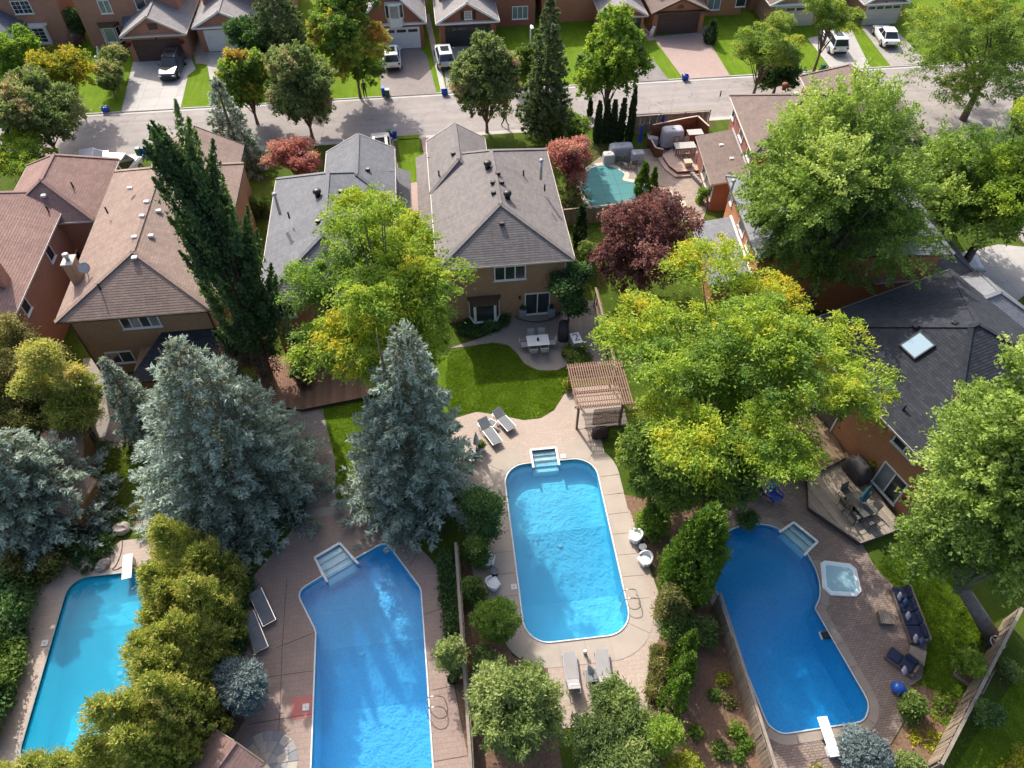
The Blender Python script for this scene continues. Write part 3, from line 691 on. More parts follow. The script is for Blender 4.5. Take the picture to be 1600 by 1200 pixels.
    def chimney(s, x, y, z0, z1, mat, w=.6, d=.9):
        c = MB().bx(x - w / 2, x + w / 2, y - d / 2, y + d / 2, z0, z1).build('chimney', mat, s.t)
        MB().bx(x - w / 2 - .06, x + w / 2 + .06, y - d / 2 - .06, y + d / 2 + .06, z1 - .003, z1 + .08).build('crown', CONCL, c)
        MB().lathe([(.13, 0), (.13, .3), (.2, .32), (.2, .45), (.06, .5)], 12, (x, y, z1 + .08)).build('flue', GALV, c, True)

BR_TAN = brickmat('tan_brick', (.45, .255, .14), (.36, .2, .11), (.42, .28, .18))
BR_ORANGE = brickmat('orange_brick', (.53, .22, .1), (.44, .18, .08), (.45, .26, .16))
BR_RED = brickmat('red_brick', (.4, .14, .075), (.32, .11, .06), (.34, .19, .14))
BR_PINK = brickmat('pink_brick', (.47, .22, .145), (.39, .18, .115), (.42, .26, .2))
BR_PLUM = brickmat('dark_red_brick', (.36, .13, .09), (.29, .105, .075), (.32, .19, .15))
SH_GREY = shinglemat('grey_shingles', (0.2, 0.205, 0.215)); SH_WARM = shinglemat('warm_grey_shingles', (0.235, 0.213, 0.2))
SH_BROWN = shinglemat('brown_shingles', (.32,.235,.19)); SH_RED = shinglemat('red_brown_shingles', (.3,.195,.165))
SH_DARK = shinglemat('charcoal_shingles', (0.045, 0.05, 0.06), .22); SH_TAUPE = shinglemat('taupe_shingles', (0.225, 0.172, 0.148))
SH_PALE = shinglemat('pale_grey_shingles', (0.25, 0.26, 0.28)); SH_BEIGE = shinglemat('beige_grey_shingles', (0.34, 0.318, 0.305)); SH_SLATE = shinglemat('slate_shingles', (.16, .18, .21))
PALEV = plain('pale_vent', (.55, .5, .46), None, 3, .5)

# ---- H2, the middle house
h = House('brick house with warm grey hip roof behind the white patio table', (3.9, 44, 0))
def off(hh, *v): return [v[0] - hh.o.x, v[1] - hh.o.x, v[2] - hh.o.y, v[3] - hh.o.y]
a = off(h, -.7, 8.6, 37.5, 50.8)
h.wall(a[0] + .45, a[1] - .45, a[2] + .45, a[3] - .4, 0, 5.34, BR_TAN)
h.hip(*a, 5.5, 7.75, 3.6, 3.2, SH_WARM, CREAM)
b = off(h, -.75, 3.9, 46, 53.0)
h.wall(b[0] + .4, b[1] - .4, b[2] + .4, b[3] - .4, 0, 5.33, BR_TAN)
h.hip(*b, 5.49, 6.95, 0.001 + 2, 0, SH_WARM, CREAM, 'y', BR_TAN)
y0, y1 = 44.5 - 44, 54.6 - 44; xw = -.7 - 3.9
h.wall(xw - .75, xw + .6, y0 + .3, y1 - .4, 0, 3.1, BR_TAN)
h.leanto([(xw + .45, y0, 3.75), (xw - 1.1, y0, 3.05), (xw - 1.1, y1, 3.05), (xw + .45, y1, 3.75)], SH_WARM, CREAM)
wy = a[2] + .45
wl = lambda px, py, z: h.L(*F(px, py, z)).x
x0_, x1_ = wl(772, 428, 4.3), wl(822, 428, 4.3); h.window((x0_ + x1_) / 2, wy, 3.75, x1_ - x0_, 1.25, -90, 3)
dx0, dx1 = wl(819, 488, .3), wl(858, 486, .3); dz = .25
d = h.window((dx0 + dx1) / 2, wy, dz, dx1 - dx0, 2.05, -90, 2, WHITE, GLASS); d.name = 'sliding_door'
bx = wl(757, 487, .8); MB().prism([(bx - 1.1, wy), (bx - .75, wy - .7), (bx + .75, wy - .7), (bx + 1.1, wy)], .25, .5).build('bay_base', BROWN, h.t); MB().prism([(bx - 1.2, wy), (bx - .8, wy - .8), (bx + .8, wy - .8), (bx + 1.2, wy)], 2.15, 2.4).build('bay_roof', BROWN, h.t); h.window(bx, wy - .62, .5, 1.4, 1.65, -90, 1, WHITE); h.window(bx + .88, wy - .32, .5, .75, 1.65, -26, 1, WHITE); h.window(bx - .88, wy - .32, .5, .75, 1.65, -154, 1, WHITE)
lt = MB().rbox((wl(811, 458, 2), wy - .08, 2.0), (.14, .16, .26), .03).build('wall_lamp', BLACK, h.t)
for px, py, k in ((762, 263, 'turbine'), (793, 310, 'turbine'), (778, 273, 'box'), (770, 287, 'box'), (784, 287, 'box'), (771, 303, 'box'), (784, 347, 'box'), (708, 242, 'box'), (686, 275, 'stack'), (818, 275, 'stack'), (851, 297, 'stack')): h.vent(px, py, k)
h.vent(845, 277, 'flue', GALV, 1.3); h.pipes([(a[0] + .55, a[2] + .38), (a[1] - .55, a[2] + .38)], 5.5, CREAM); H2 = h

# ---- H1, left of the middle
h = House('brick house with blue-grey hip roof behind the yellow locust tree', (-7.8, 42, 0))
a = off(h, -12.2, -3.4, 35.7, 49.2)
h.wall(a[0] + .45, a[1] - .45, a[2] + .45, a[3] - .4, 0, 5.34, BR_ORANGE); h.hip(*a, 5.5, 7.7, 3.6, 3.0, SH_GREY, CREAM)
b = off(h, -8.6, -3.3, 45, 52.4); h.wall(b[0] + .4, b[1] - .4, b[2] + .4, b[3] - .4, 0, 5.33, BR_ORANGE); h.hip(*b, 5.49, 6.9, 2.01, 0, SH_GREY, CREAM, 'y', BR_ORANGE)
xw = -3.3 + 7.8; y0, y1 = 45 - 42, 52.6 - 42
h.wall(xw - .6, xw + .65, y0 + .3, y1 - .4, 0, 3.1, BR_ORANGE); h.leanto([(xw - .4, y1, 3.75), (xw + 1.0, y1, 3.05), (xw + 1.0, y0, 3.05), (xw - .4, y0, 3.75)], SH_GREY, CREAM)
wy = a[2] + .45
for xx in (-3.1, .2, 2.6): h.window(xx, wy, 3.6, 1.5, 1.2, -90, 2)
h.window(-2.5, wy, .9, 1.6, 1.3, -90, 2); d = h.window(.9, wy, .25, 1.8, 2.0, -90, 2); d.name = 'sliding_door'
for px, py, k in ((497, 307, 'turbine'), (527, 355, 'turbine'), (528, 329, 'box'), (497, 348, 'box'), (575, 267, 'box'), (533, 301, 'box'), (452, 340, 'stack')): h.vent(px, py, k)
h.vent(437, 332, 'flue', GALV, 1.4)

# ---- HB and HA on the left
h = House('brick house with brown hip roof and pale vents left of the poplar', (-19.7, 43, 0))
a = off(h, -24.5, -14.9, 35.3, 51.6)
h.wall(a[0] + .45, a[1] - .45, a[2] + .45, a[3] - .4, 0, 5.34, BR_TAN); h.hip(*a, 5.5, 7.75, 3.55, 3.4, SH_BROWN, BROWN)
b = off(h, -21.9, -15.2, 48, 54.2); h.wall(b[0] + .4, b[1] - .4, b[2] + .4, b[3] - .4, 0, 5.33, BR_TAN); h.hip(*b, 5.49, 7.4, 2.01, 0, SH_BROWN, BROWN, 'y', BR_TAN)
wy = a[2] + .45; x0_, x1_ = wl(190, 500, 4.6), wl(250, 498, 4.6)
h.window((x0_ + x1_) / 2, wy, 4.1, x1_ - x0_, .95, -90, 4, WHITE, (GLASS, GLASSB))
ex = off(h, -20.6, -15.4, 32.6, 35.9)   # dark sun-room roof behind the spruce
h.wall(ex[0], ex[1], ex[2] + .3, ex[3] - .1, 0, 2.3, BR_TAN)
h.leanto([(ex[0] - .25, ex[2], 2.35), (ex[1] + .25, ex[2], 2.35), (ex[1] + .25, ex[3] - .1, 3.5), ((ex[0] + ex[1]) / 2 - .8, ex[3] - .1, 3.5)], SH_DARK, BROWN)
h.window(wl(186, 545, 2), wy, 1.0, 1.7, 1.1, -90, 2)
for px, py in ((230, 318), (249, 332), (223, 340), (211, 373), (237, 371), (204, 296)): h.vent(px, py, 'box', PALEV)
h.vent(211, 405, 'box', GALV); h.vent(157, 452, 'stack'); h.vent(168, 332, 'stack')
cl = h.on_roof(117, 440); h.chimney(a[0] + .75, cl.y, 4.8, 7.4, BR_TAN)
DISH = MB().lathe([(.02, 0), (.2, .03), (.36, .1), (.36, .115), (.2, .05)], 14).build('satellite_dish', GALV, h.t, True, (a[0] + 1.5, cl.y - .2, 6.9), (R(60), 0, R(40)))
MB().tube([(a[0] + 1.5, cl.y - .15, 5.8), (a[0] + 1.5, cl.y - .15, 6.9)], .03, 6).build('dish_mast', GALV, h.t)
h.pipes([(a[0] + .55, a[2] + .38), (a[1] - .55, a[2] + .38)], 5.5, BROWN); HB = h
h = House('brick house with red-brown roof cut by the left edge', (-32.5, 42, 0))
a = off(h, -38.5, -27.2, 35.6, 49.4)
h.wall(a[0] + .45, a[1] - .3, a[2] + .45, a[3] - .4, 0, 5.34, BR_PINK); h.hip(*a, 5.5, 8.0, 3.8, 3.2, SH_RED, CREAM)
b = off(h, -31.8, -24.9, 46.2, 54.0); h.wall(b[0] + .4, b[1] - .4, b[2] + .4, b[3] - .4, 0, 4.9, BR_PINK); h.hip(*b, 5.05, 7.1, 2.4, 2.2, SH_RED, CREAM, 'y', BR_PINK)
h.chimney(a[1] - 1.2, F(35, 440, 6)[1] - 42, 5, 8.0, BR_PINK)
h.window(a[1] - .3, F(72, 395, 4.6)[1] - 42, 4.0, .9, 1.1, 0, 1); h.window(a[1] - .3, F(28, 480, 4.6)[1] - 42, 4.1, .9, 1.0, 0, 1); h.window(a[1] - .3, F(113, 400, 2)[1] - 42, 1.2, .9, 1.1, 0, 1)
h.vent(76, 330, 'stack'); h.vent(63, 297, 'box', PALEV); h.vent(115, 293, 'stack', None)

# ---- H3 and H4 on the right, turned a little
def turned(label, px, z, ang): a_ = F(*px, z); return House(label, (a_[0], a_[1], 0), R(ang))
h = turned('brick house with taupe hip roof and low sun-room beyond the covered pool', (1176, 241), 5.5, -6)
h.wall(.45, 14, .45, 8.6, 0, 5.34, BR_PLUM); h.hip(0, 14.5, 0, 9.0, 5.5, 8.0, 4.6, 4.0, SH_TAUPE, CREAM, 'x')
h.hip(7, 13, 3, 12.5, 5.4, 7.6, 2, 2.4, SH_TAUPE, CREAM, 'y'); h.wall(7.4, 12.6, 4, 12, 0, 5.2, BR_PLUM)
for yy, ww in ((1.9, 1.2), (4.8, 1.2), (8.0, .8)): h.window(.45, yy, 3.9, ww, 1.25, 180, 1)
h.wall(-2.3, .4, .2, 6.9, 0, 2.62, BR_PLUM); h.leanto([(.44, 0, 3.35), (.44, 7.2, 3.35), (-2.7, 7.2, 2.7), (-2.7, 0, 2.7)], SH_TAUPE, CREAM)
for yy in (.9, 2.3, 3.7): h.window(-2.3, yy, .9, 1.2, 1.4, 180, 1, CREAM)
MB().bx(.3, .56, -.05, 7.25, 3.36, 3.46).build('flashing', GALV, h.t)
h.vent(1225, 139, 'turbine', REDWOOD); h.vent(1244, 148, 'box', GALV); h.vent(1126, 146, 'stack'); h.vent(1127, 229, 'box', PALEV, z0=3); h.vent(1143, 250, 'box', PALEV, z0=3)
h = turned('brick house with pale grey hip roof and metal flue under the big maple', (1182, 403), 5.5, -5)
h.wall(.45, 13, .45, 9.0, 0, 5.34, BR_ORANGE); h.hip(0, 13.5, 0, 9.5, 5.5, 8.0, 4.6, 4.0, SH_PALE, BROWN, 'x')
for yy, ww in ((2.8, .9), (4.9, 1.5), (8.3, .8)): h.window(.45, yy, 3.9, ww, 1.2, 180, 1)
h.wall(-2.0, .4, .9, 7.0, 0, 2.62, BR_ORANGE); h.leanto([(.42, .5, 3.3), (.42, 7.4, 3.3), (-2.5, 7.4, 2.7), (-2.5, .5, 2.7)], SH_PALE, WHITE)
MB().bx(.3, .56, .45, 7.45, 3.31, 3.4).build('flashing', WHITE, h.t)
h.vent(1139, 311, 'flue', GALV, 1.5); h.vent(1124, 370, 'box', BLACK, z0=3)
h = House('orange brick garage with striped grey roof beside the wide driveway', (34, 38.6, 0), 0, 'brick_garage', 'garage')
h.wall(-3.6, 3.0, -2.6, 2.6, 0, 2.7, BR_ORANGE); h.hip(-4, 3.5, -3, 3, 2.85, 4.4, 2.4, 2.4, SH_WARM, CREAM, 'x')

# ---- H6, the dark roof on the right
h = turned('orange brick house with charcoal roof and square skylight on the right', (1477, 755), 5.5, 17.5)
h.wall(.6, 12.3, .6, 12, 0, 5.34, BR_ORANGE); h.hip(0, 12.9, 0, 12.5, 5.5, 8.7, 6.2, 6.2, SH_DARK, plain('grey_trim', (.45, .43, .42), None, 3, .5), 'x')
h.hip(7.5, 17, 6, 12.9, 3.6, 5.6, .01, 3, SH_PALE, CREAM, 'x', BR_ORANGE); h.wall(8, 16.5, 6.5, 12.4, 0, 3.4, BR_ORANGE)
for y_, z_ in ((2.9, 4.15), (6.6, 4.15)): h.window(.6, y_, z_, 1.75, .95, 180, 2, WHITE, (GLASS, GLASSB))
d = h.window(.6, 2.5, .5, 1.85, 2.1, 180, 2, WHITE, (GLASSB, GLASS)); d.name = 'sliding_door'
d = h.window(.6, 8.2, .6, 1.9, 2.0, 180, 1, WHITE, GLASS); d.name = 'patio_door'
pp = h.on_roof(1433, 541, 7); 
sk = MB(); Tq = Matrix.Translation(pp) @ Matrix.Rotation(math.atan2(-3.2, 6.2), 4, 'Y')
for x0_, x1_, y0_, y1_ in ((-.7, .7, -.62, -.54), (-.7, .7, .54, .62), (-.7, -.62, -.54, .54), (.62, .7, -.54, .54)): sk.bx(x0_, x1_, y0_, y1_, -.05, .16, Tq)
sk = sk.build('skylight', DMETAL, h.t)
m_sky, nt_, b_ = newmat('skylight_glass', .03, 0, .9); b_.inputs['Base Color'].default_value = (.3, .42, .46, 1); b_.inputs['Metallic'].default_value = .5
MB().bx(-.63, .63, -.55, .55, .02, .13, Tq).build('pane', m_sky, sk)
h.vent(1430, 512, 'box', BLACK); h.vent(1491, 507, 'box', BLACK); h.vent(1411, 641, 'stack'); h.vent(1492, 627, 'stack', REDWOOD)
H6 = h

# ---- the row across the street
def far_house(label, x0, x1, b0, ze, zp, roof, wallm, trim, door, doormat, lights, main, mroof, dx=0, rows=4):
    cx = (x0 + x1) / 2; hh = House(label, (cx, b0 + 4, 0)); w = x1 - x0
    hh.wall(-w / 2 + .35, w / 2 - .35, -4, 4.5, 0, ze - .16, wallm)
    hh.hip(-w / 2, w / 2, -4.4, 4.8, ze, zp, 0, .01, roof, trim, 'y', wallm)
    hh.garage_door(dx, -4, door, 2.15, doormat, rows, lights)
    mx0, mx1, mb0 = main; mx0 -= cx; mx1 -= cx; my0 = mb0 - (b0 + 4)
    hh.wall(mx0 + .4, mx1 - .4, my0, my0 + 11, 0, 5.35, wallm)
    hh.hip(mx0, mx1, my0 - .4, my0 + 11.4, 5.5, 7.9, 3.6, 3.6, mroof, trim)
    return hh, my0
DOORB = plain('brown_garage_door', (.075, .045, .04), (.085, .052, .046), 2, .5); DOORD = plain('charcoal_garage_door', (.03, .033, .037), None, 2, .5)
DOORW = plain('white_garage_door', (.72, .74, .75), None, 2, .5); DOORC = plain('cream_garage_door', (.55, .49, .42), None, 2, .5)
hh, my = far_house('pink brick house with gabled double garage and hanging red baskets', -31.6, -24.9, 80.9, 2.8, 4.75, SH_BEIGE, BR_PINK, CREAM, 4.6, DOORB, False, (-36.8, -25.6, 84.8), SH_WARM)
hh.window(-5.2, my, 3.5, 1.2, 1.35, -90, 2, WHITE, GLASSB); hh.window(-1.5, my, 3.7, 1.1, 1.1, -90, 1, WHITE)
bx = -5.6; MB().prism([(bx - 1.0, my), (bx - .65, my - .6), (bx + .65, my - .6), (bx + 1.0, my)], .3, .7).build('bay_base', BROWN, hh.t); MB().prism([(bx - 1.15, my), (bx - .75, my - .75), (bx + .75, my - .75), (bx + 1.15, my)], 2.3, 2.6).build('bay_roof', BROWN, hh.t)
hh.window(bx, my - .56, .7, 1.1, 1.55, -90, 1, WHITE, GLASSB); hh.window(bx + .82, my - .3, .7, .6, 1.55, -30, 1); hh.window(bx - .82, my - .3, .7, .6, 1.55, -150, 1)
hh.leanto([(-3.9, my - 1.3, 2.6), (-2.6, my - 1.3, 2.6), (-2.6, my + .05, 3.1), (-3.9, my + .05, 3.1)], SH_SLATE, BROWN)
lv = MB()
for k in range(6): lv.box((0.2, -4.03, 3.3 + k * .11), (.95, .06, .07), 0, R(-30))
lv.build('louvre_vent', BROWN, hh.t); MB().rbox((.15, -4.1, 2.45), (.16, .18, .26), .04).build('wall_lamp', BLACK, hh.t)
hh, my = far_house('pink brick house with white bay window at the top left corner', -47.5, -42.6, 81.5, 2.7, 4.4, SH_SLATE, BR_PINK, CREAM, 3.6, DOORC, False, (-47.5, -38.2, 85.7), SH_SLATE)
hh.window(2.9, my, 3.5, 1.9, 1.35, -90, 2, WHITE, GLASS, True, 2); hh.window(-.8, my, 3.8, 1.3, 1.0, -90, 2, WHITE)
hh.window(3.6, my - .45, .6, 1.3, 1.6, -90, 1, WHITE, GLASS, True, 3); MB().prism([(2.6, my), (2.9, my - .65), (4.3, my - .65), (4.6, my)], 2.25, 2.5).build('bay_roof', WHITE, hh.t); MB().bx(2.85, 4.35, my - .4, my, .3, 2.25).build('bay_wall', WHITE, hh.t)
hh, my = far_house('brick house with white garage door partly hidden by the orange tree', -24.6, -18.2, 82.4, 2.7, 4.3, SH_BEIGE, BR_PINK, WHITE, 4.2, DOORW, False, (-24.4, -14.5, 87), SH_WARM)
hh, my = far_house('red brick house with steep gable and white bay above white garage door', -7.3, .1, 80.7, 2.8, 6.6, SH_BEIGE, BR_RED, WHITE, 4.9, DOORW, True, (-10.5, .3, 87.5), SH_BEIGE, .35)
MB().prism([(-.4, -4), (-.1, -4.55), (1.0, -4.55), (1.3, -4)], 2.5, 3.35).build('bay_base', WHITE, hh.t); MB().prism([(-.5, -4), (-.15, -4.65), (1.05, -4.65), (1.4, -4)], 4.75, 4.95).build('bay_roof', WHITE, hh.t)
hh.window(.45, -4.5, 3.35, 1.0, 1.4, -90, 1, WHITE, GLASSB, False); hh.window(1.16, -4.25, 3.35, .5, 1.4, -60, 1, WHITE, GLASS, False); hh.window(-.26, -4.25, 3.35, .5, 1.4, -120, 1, WHITE, GLASS, False)
hh, my = far_house('red brick house with shuttered gable window over a black garage door', 1.1, 7.9, 80.4, 2.7, 4.75, SH_BEIGE, BR_RED, WHITE, 4.7, DOORD, True, (1.3, 12.8, 84.6), SH_SLATE)
hh.window(0.1, -4, 2.9, .8, .85, -90, 1, WHITE, GLASSB, True, 2)
for sx in (-.55, .75): MB().bx(sx - .17, sx + .17, -4.06, -3.98, 2.9, 3.75).build('shutter', BLACK, hh.t)
hh.window(6.2, my, .8, 1.8, 1.4, -90, 3, WHITE, GLASSB); hh.window(6.2, my, 3.6, 1.8, 1.2, -90, 3, WHITE, GLASSB)
ARCH = BROWN
for args, lab in (((19.0, 24.2, 80.3, 2.5, 3.9, SH_BEIGE, BR_ORANGE, CREAM, 3.7, DOORD, True, (12.8, 23.6, 85), SH_SLATE), 'orange brick house with arched vent above a black windowed garage door'),
                  ((24.7, 31.2, 80.7, 2.5, 3.9, SH_TAUPE, BR_ORANGE, BROWN, 4.5, DOORB, False, (25.2, 37, 84.6), SH_TAUPE), 'orange brick house with arched vent above a wide brown garage door'),
                  ((48.8, 54.2, 80.3, 2.5, 4.0, SH_BEIGE, BR_TAN, WHITE, 3.9, DOORC, True, (46, 56, 85.5), SH_WARM), 'tan brick house with cream garage door at the top right')):
    hh, my = far_house(lab, *args)
    av = MB(); av.prism([(math.cos(R(k * 22.5)) * .4, math.sin(R(k * 22.5)) * .4) for k in range(9)], 0, .05); av.build('arched_vent', ARCH, hh.t, False, (0, -3.98, 2.75), (R(90), 0, 0)); MB().rbox((0, -4.1, 2.4), (.15, .18, .26), .04).build('wall_lamp', BLACK, hh.t)
    if 'wide brown' in lab: hh.window(5.2, my, .7, 1.6, 1.5, -90, 2, WHITE, GLASSB); hh.window(8.4, my, .9, 1.2, 1.3, -90, 1)
hh, my = far_house('dark brick house behind the locust tree on the far kerb', 38.2, 44.6, 81, 2.6, 4.1, SH_TAUPE, BR_TAN, WHITE, 4.6, DOORC, True, (37.5, 47, 85.5), SH_TAUPE)

# ---- sheds
def shed(label, px, w, d, rz, roof, wallm):
    a_ = F(*px, 2.2); s_ = House(label, (a_[0], a_[1], 0), rz, 'garden_shed', 'shed')
    s_.wall(-w / 2 + .12, w / 2 - .12, -d / 2 + .12, d / 2 - .12, 0, 2.0, wallm); s_.hip(-w / 2, w / 2, -d / 2, d / 2, 2.15, 2.85, 0, .0, roof, WOODO, 'y', wallm, .15)
    MB().bx(w / 2 - .12, w / 2 - .07, -.45, .45, 0, 1.85).build('door', WOODO, s_.t)
shed('small wooden shed with brown roof half hidden by the left spruce', (95, 705), 2.4, 3.4, R(12), SH_BROWN, WOODO)
shed('orange wooden shed showing its side below the left spruce', (105, 772), 2.2, 2.4, R(-18), SH_BROWN, WOODO)
a_ = F(345, 1205, 2.0); s_ = House('pool shed with red-brown roof at the bottom edge', (a_[0], a_[1], 0), R(-35), 'garden_shed', 'shed')
s_.wall(-1.2, 1.2, -1.4, 1.0, 0, 1.9, WOODG); s_.hip(-1.4, 1.4, -1.6, 1.2, 2.0, 2.7, 0, 0, SH_RED, WOODG, 'y', WOODG, .15)
# ================================================================== fences, decks, garden furniture
def fence(label, p, q, h, bw=.14, gap=.012, mat=WOODF, side=1, post=2.4, board_h=None, zlo=.03):
    """boards on one face of posts and rails; local x runs along the fence"""
    p, q = Vector((p[0], p[1], 0)), Vector((q[0], q[1], 0)); d = q - p; L = d.length
    t = thing('wooden_fence', label, 'fence', p, math.atan2(d.y, d.x)); n = max(1, round(L / post)); rnd = random.Random(int(L * 100))
    pm = MB().bx(-.05, .05, -.05, .05, 0, h + .06).mesh('post', mat)
    for k in range(n + 1): inst('post', pm, t, (L * k / n, 0, 0))
    rm = MB().bx(0, L, -.03, .03, -.045, .045).mesh('rail', mat)
    for z in (.3, h - .2): inst('rail', rm, t, (0, -.082 * side, z))
    MB().bx(-.06, L + .06, -.09, .06, h + .063, h + .1).build('cap_rail', mat, t)
    ms = [MB().bx(0, bw, -.011, .011, 0, 1).mesh('board', plain(mat.name + '_board_%d' % k, *[tuple(c * f for c in col) for col in ((.33, .26, .19), (.24, .185, .135))], 3, .85, .004, 30)) for k, f in enumerate((.85, 1.0, 1.15))] if mat in (WOODF, WOODG) else [MB().bx(0, bw, -.011, .011, 0, 1).mesh('board', mat)]
    m = int(L / (bw + gap))
    for k in range(m): inst('board', rnd.choice(ms), t, (k * (bw + gap), -.125 * side + rnd.uniform(-.006, .006), zlo), (rnd.uniform(-.012, .012), 0, 0), (1, 1, h - .04 + rnd.uniform(-.015, .015)))
    return t
fence('weathered board fence slanting between the two right pools', (12.7, 14.9), (12.75, 5.6), 1.5, .17, .02, WOODG, 1)
fence('weathered board fence running diagonally at the bottom right', (27.8, 12.3), (20.2, 5.9), 1.6, .15, .02, WOODG, 1)
fence('thin-topped board fence between the angular and bright pools', (-.85, 19.4), (-.92, 6.2), 1.5, .15, .015, WOODG, -1)
fence('board fence beside the street behind the blue umbrellas', F(990, 208), F(1104, 200), 1.8, .16, .01, WOODF, 1)
fence('board fence along the side path right of the middle patio', F(928, 478), F(958, 600), 1.7, .15, .012, WOODF, -1)
fence('tan board fence in front of the teal pool cover', F(880, 352), F(1010, 338), 1.5, .16, .012, WOODF, 1)
fence('orange board fence under the big silver maple', F(1288, 545), F(1420, 492), 1.6, .16, .012, WOODO, 1)
fence('low fence stub beside the left shed', F(140, 640), F(152, 690), 1.2, .15, .012, WOODG, -1)

# pergola
t = thing('pergola', 'slatted wooden pergola with lattice side right of the lawn', 'pergola', (8.75, 29.1, 0))
W2, D2_ = 1.55, 1.8
pm = MB().bx(-.07, .07, -.07, .07, 0, 2.2).mesh('post', WOODP)
for sx in (-1, 1):
    for sy in (-1, 1): inst('post', pm, t, (sx * (W2 - .15), sy * (D2_ - .2), 0))
for sy in (-1, -.33, .33, 1): MB().bx(-W2 - .1, W2 + .5, -.03, .03, 2.14, 2.3).build('beam', WOODP, t, False, (0, sy * (D2_ - .2), 0))
sm_ = MB().bx(-.032, .032, -D2_ - .05, D2_ + .05, 2.304, 2.38).mesh('slat', WOODP)
for k in range(24): inst('slat', sm_, t, (-W2 + k * (2 * W2 + .4) / 23, 0, 0), (0, 0, 0))
for k in range(9): MB().bx(-W2 - .05, W2 + .45, -.012, .012, 2.22, 2.3).build('cross_slat', WOODP, t, False, (0, -D2_ + .1 + k * (2 * D2_ - .2) / 8, 0))
lat = MB()
for k in range(-12, 13):
    for s in (1, -1):
        pts = [];
        x0 = k * .16
        for x, z in ((x0 - .9, -.9), (x0 + .9, .9)): pts.append((x, z * s))
        (xa, za), (xb, zb) = pts
        # clip to panel |x|<.95, |z|<.85
        def cl(xa, za, xb, zb, lim):
            f0, f1 = 0, 1; dx = xb - xa
            for b0, b1, a_, d_ in ((-lim, lim, xa, dx), (-.85, .85, za, zb - za)):
                if abs(d_) < 1e-9: continue
                u, v = sorted(((b0 - a_) / d_, (b1 - a_) / d_)); f0, f1 = max(f0, u), min(f1, v)
            return f0, f1
        f0, f1 = cl(xa, za, xb, zb, .95)
        if f1 - f0 > .03: lat.bar((xa + (xb - xa) * f0, .012 * s, 1.0 + za + (zb - za) * f0), (xa + (xb - xa) * f1, .012 * s, 1.0 + za + (zb - za) * f1), .02, .035)
lp = lat.build('lattice', WOODP, t, False, (.55, -D2_ + .2, 0)); lp['kind'] = 'stuff'
MB().bx(-W2 + .05, W2 + .4, -D2_ + .1, D2_ - .1, .03, .05).build('floor', SLABC, t)
bbq_c = plain('grill_cover', (.03, .028, .03), (.05, .045, .045), 4, .8)

def closed_umbrella(label, base, h, mat, tilt=0.0, pole=STEEL, rot=0.0, group=None, lean_az=0.0):
    t = thing('patio_umbrella', label, 'umbrella', base, rot, group)
    MB().lathe([(.24, 0), (.24, .06), (.06, .1), (.05, .3)], 14).build('stand', DMETAL, t)
    T = Matrix.Rotation(tilt, 4, 'Y')
    p = MB(); p.tube([T @ Vector((0, 0, .05)), T @ Vector((0, 0, h))], .025, 8); p.build('pole', pole, t, True)
    c = MB(); vs = []; n = 20; prof = [(h * .42, .17), (h * .5, .15), (h * .7, .11), (h * .9, .06), (h * .985, .02)]
    for z, r in prof:
        for k in range(n): a = 2 * math.pi * k / n; rr = r * (1 + .28 * (1 if k % 2 else -1)); vs.append((rr * math.cos(a), rr * math.sin(a), z))
    fs = [(i * n + k, i * n + (k + 1) % n, (i + 1) * n + (k + 1) % n, (i + 1) * n + k) for i in range(len(prof) - 1) for k in range(n)] + [tuple(range((len(prof) - 1) * n, len(prof) * n))]
    c.add(vs, fs, T); o = c.build('canopy', mat, t, True)
    st = MB(); st.lathe([(.13, h * .6), (.13, h * .6 + .05)], 12, (0, 0, 0), T); st.build('strap', mat, o)
    MB().ell(tuple(T @ Vector((0, 0, h + .02))), (.035, .035, .05), 8, 5).build('finial', pole, t); return t
UMB_W = plain('white_canvas', (.7, .68, .62), (.6, .58, .52), 3, .9); UMB_B = plain('blue_canvas', (.02, .06, .36), (.015, .045, .28), 3, .85); UMB_T = plain('teal_canvas', (.02, .1, .14), (.03, .13, .17), 3, .85)
SLING = plain('grey_sling_fabric', (.3, .285, .28), (.26, .25, .245), 2, .8); SLINGD = plain('slate_sling_fabric', (.19, .2, .21), (.155, .165, .175), 2, .8)

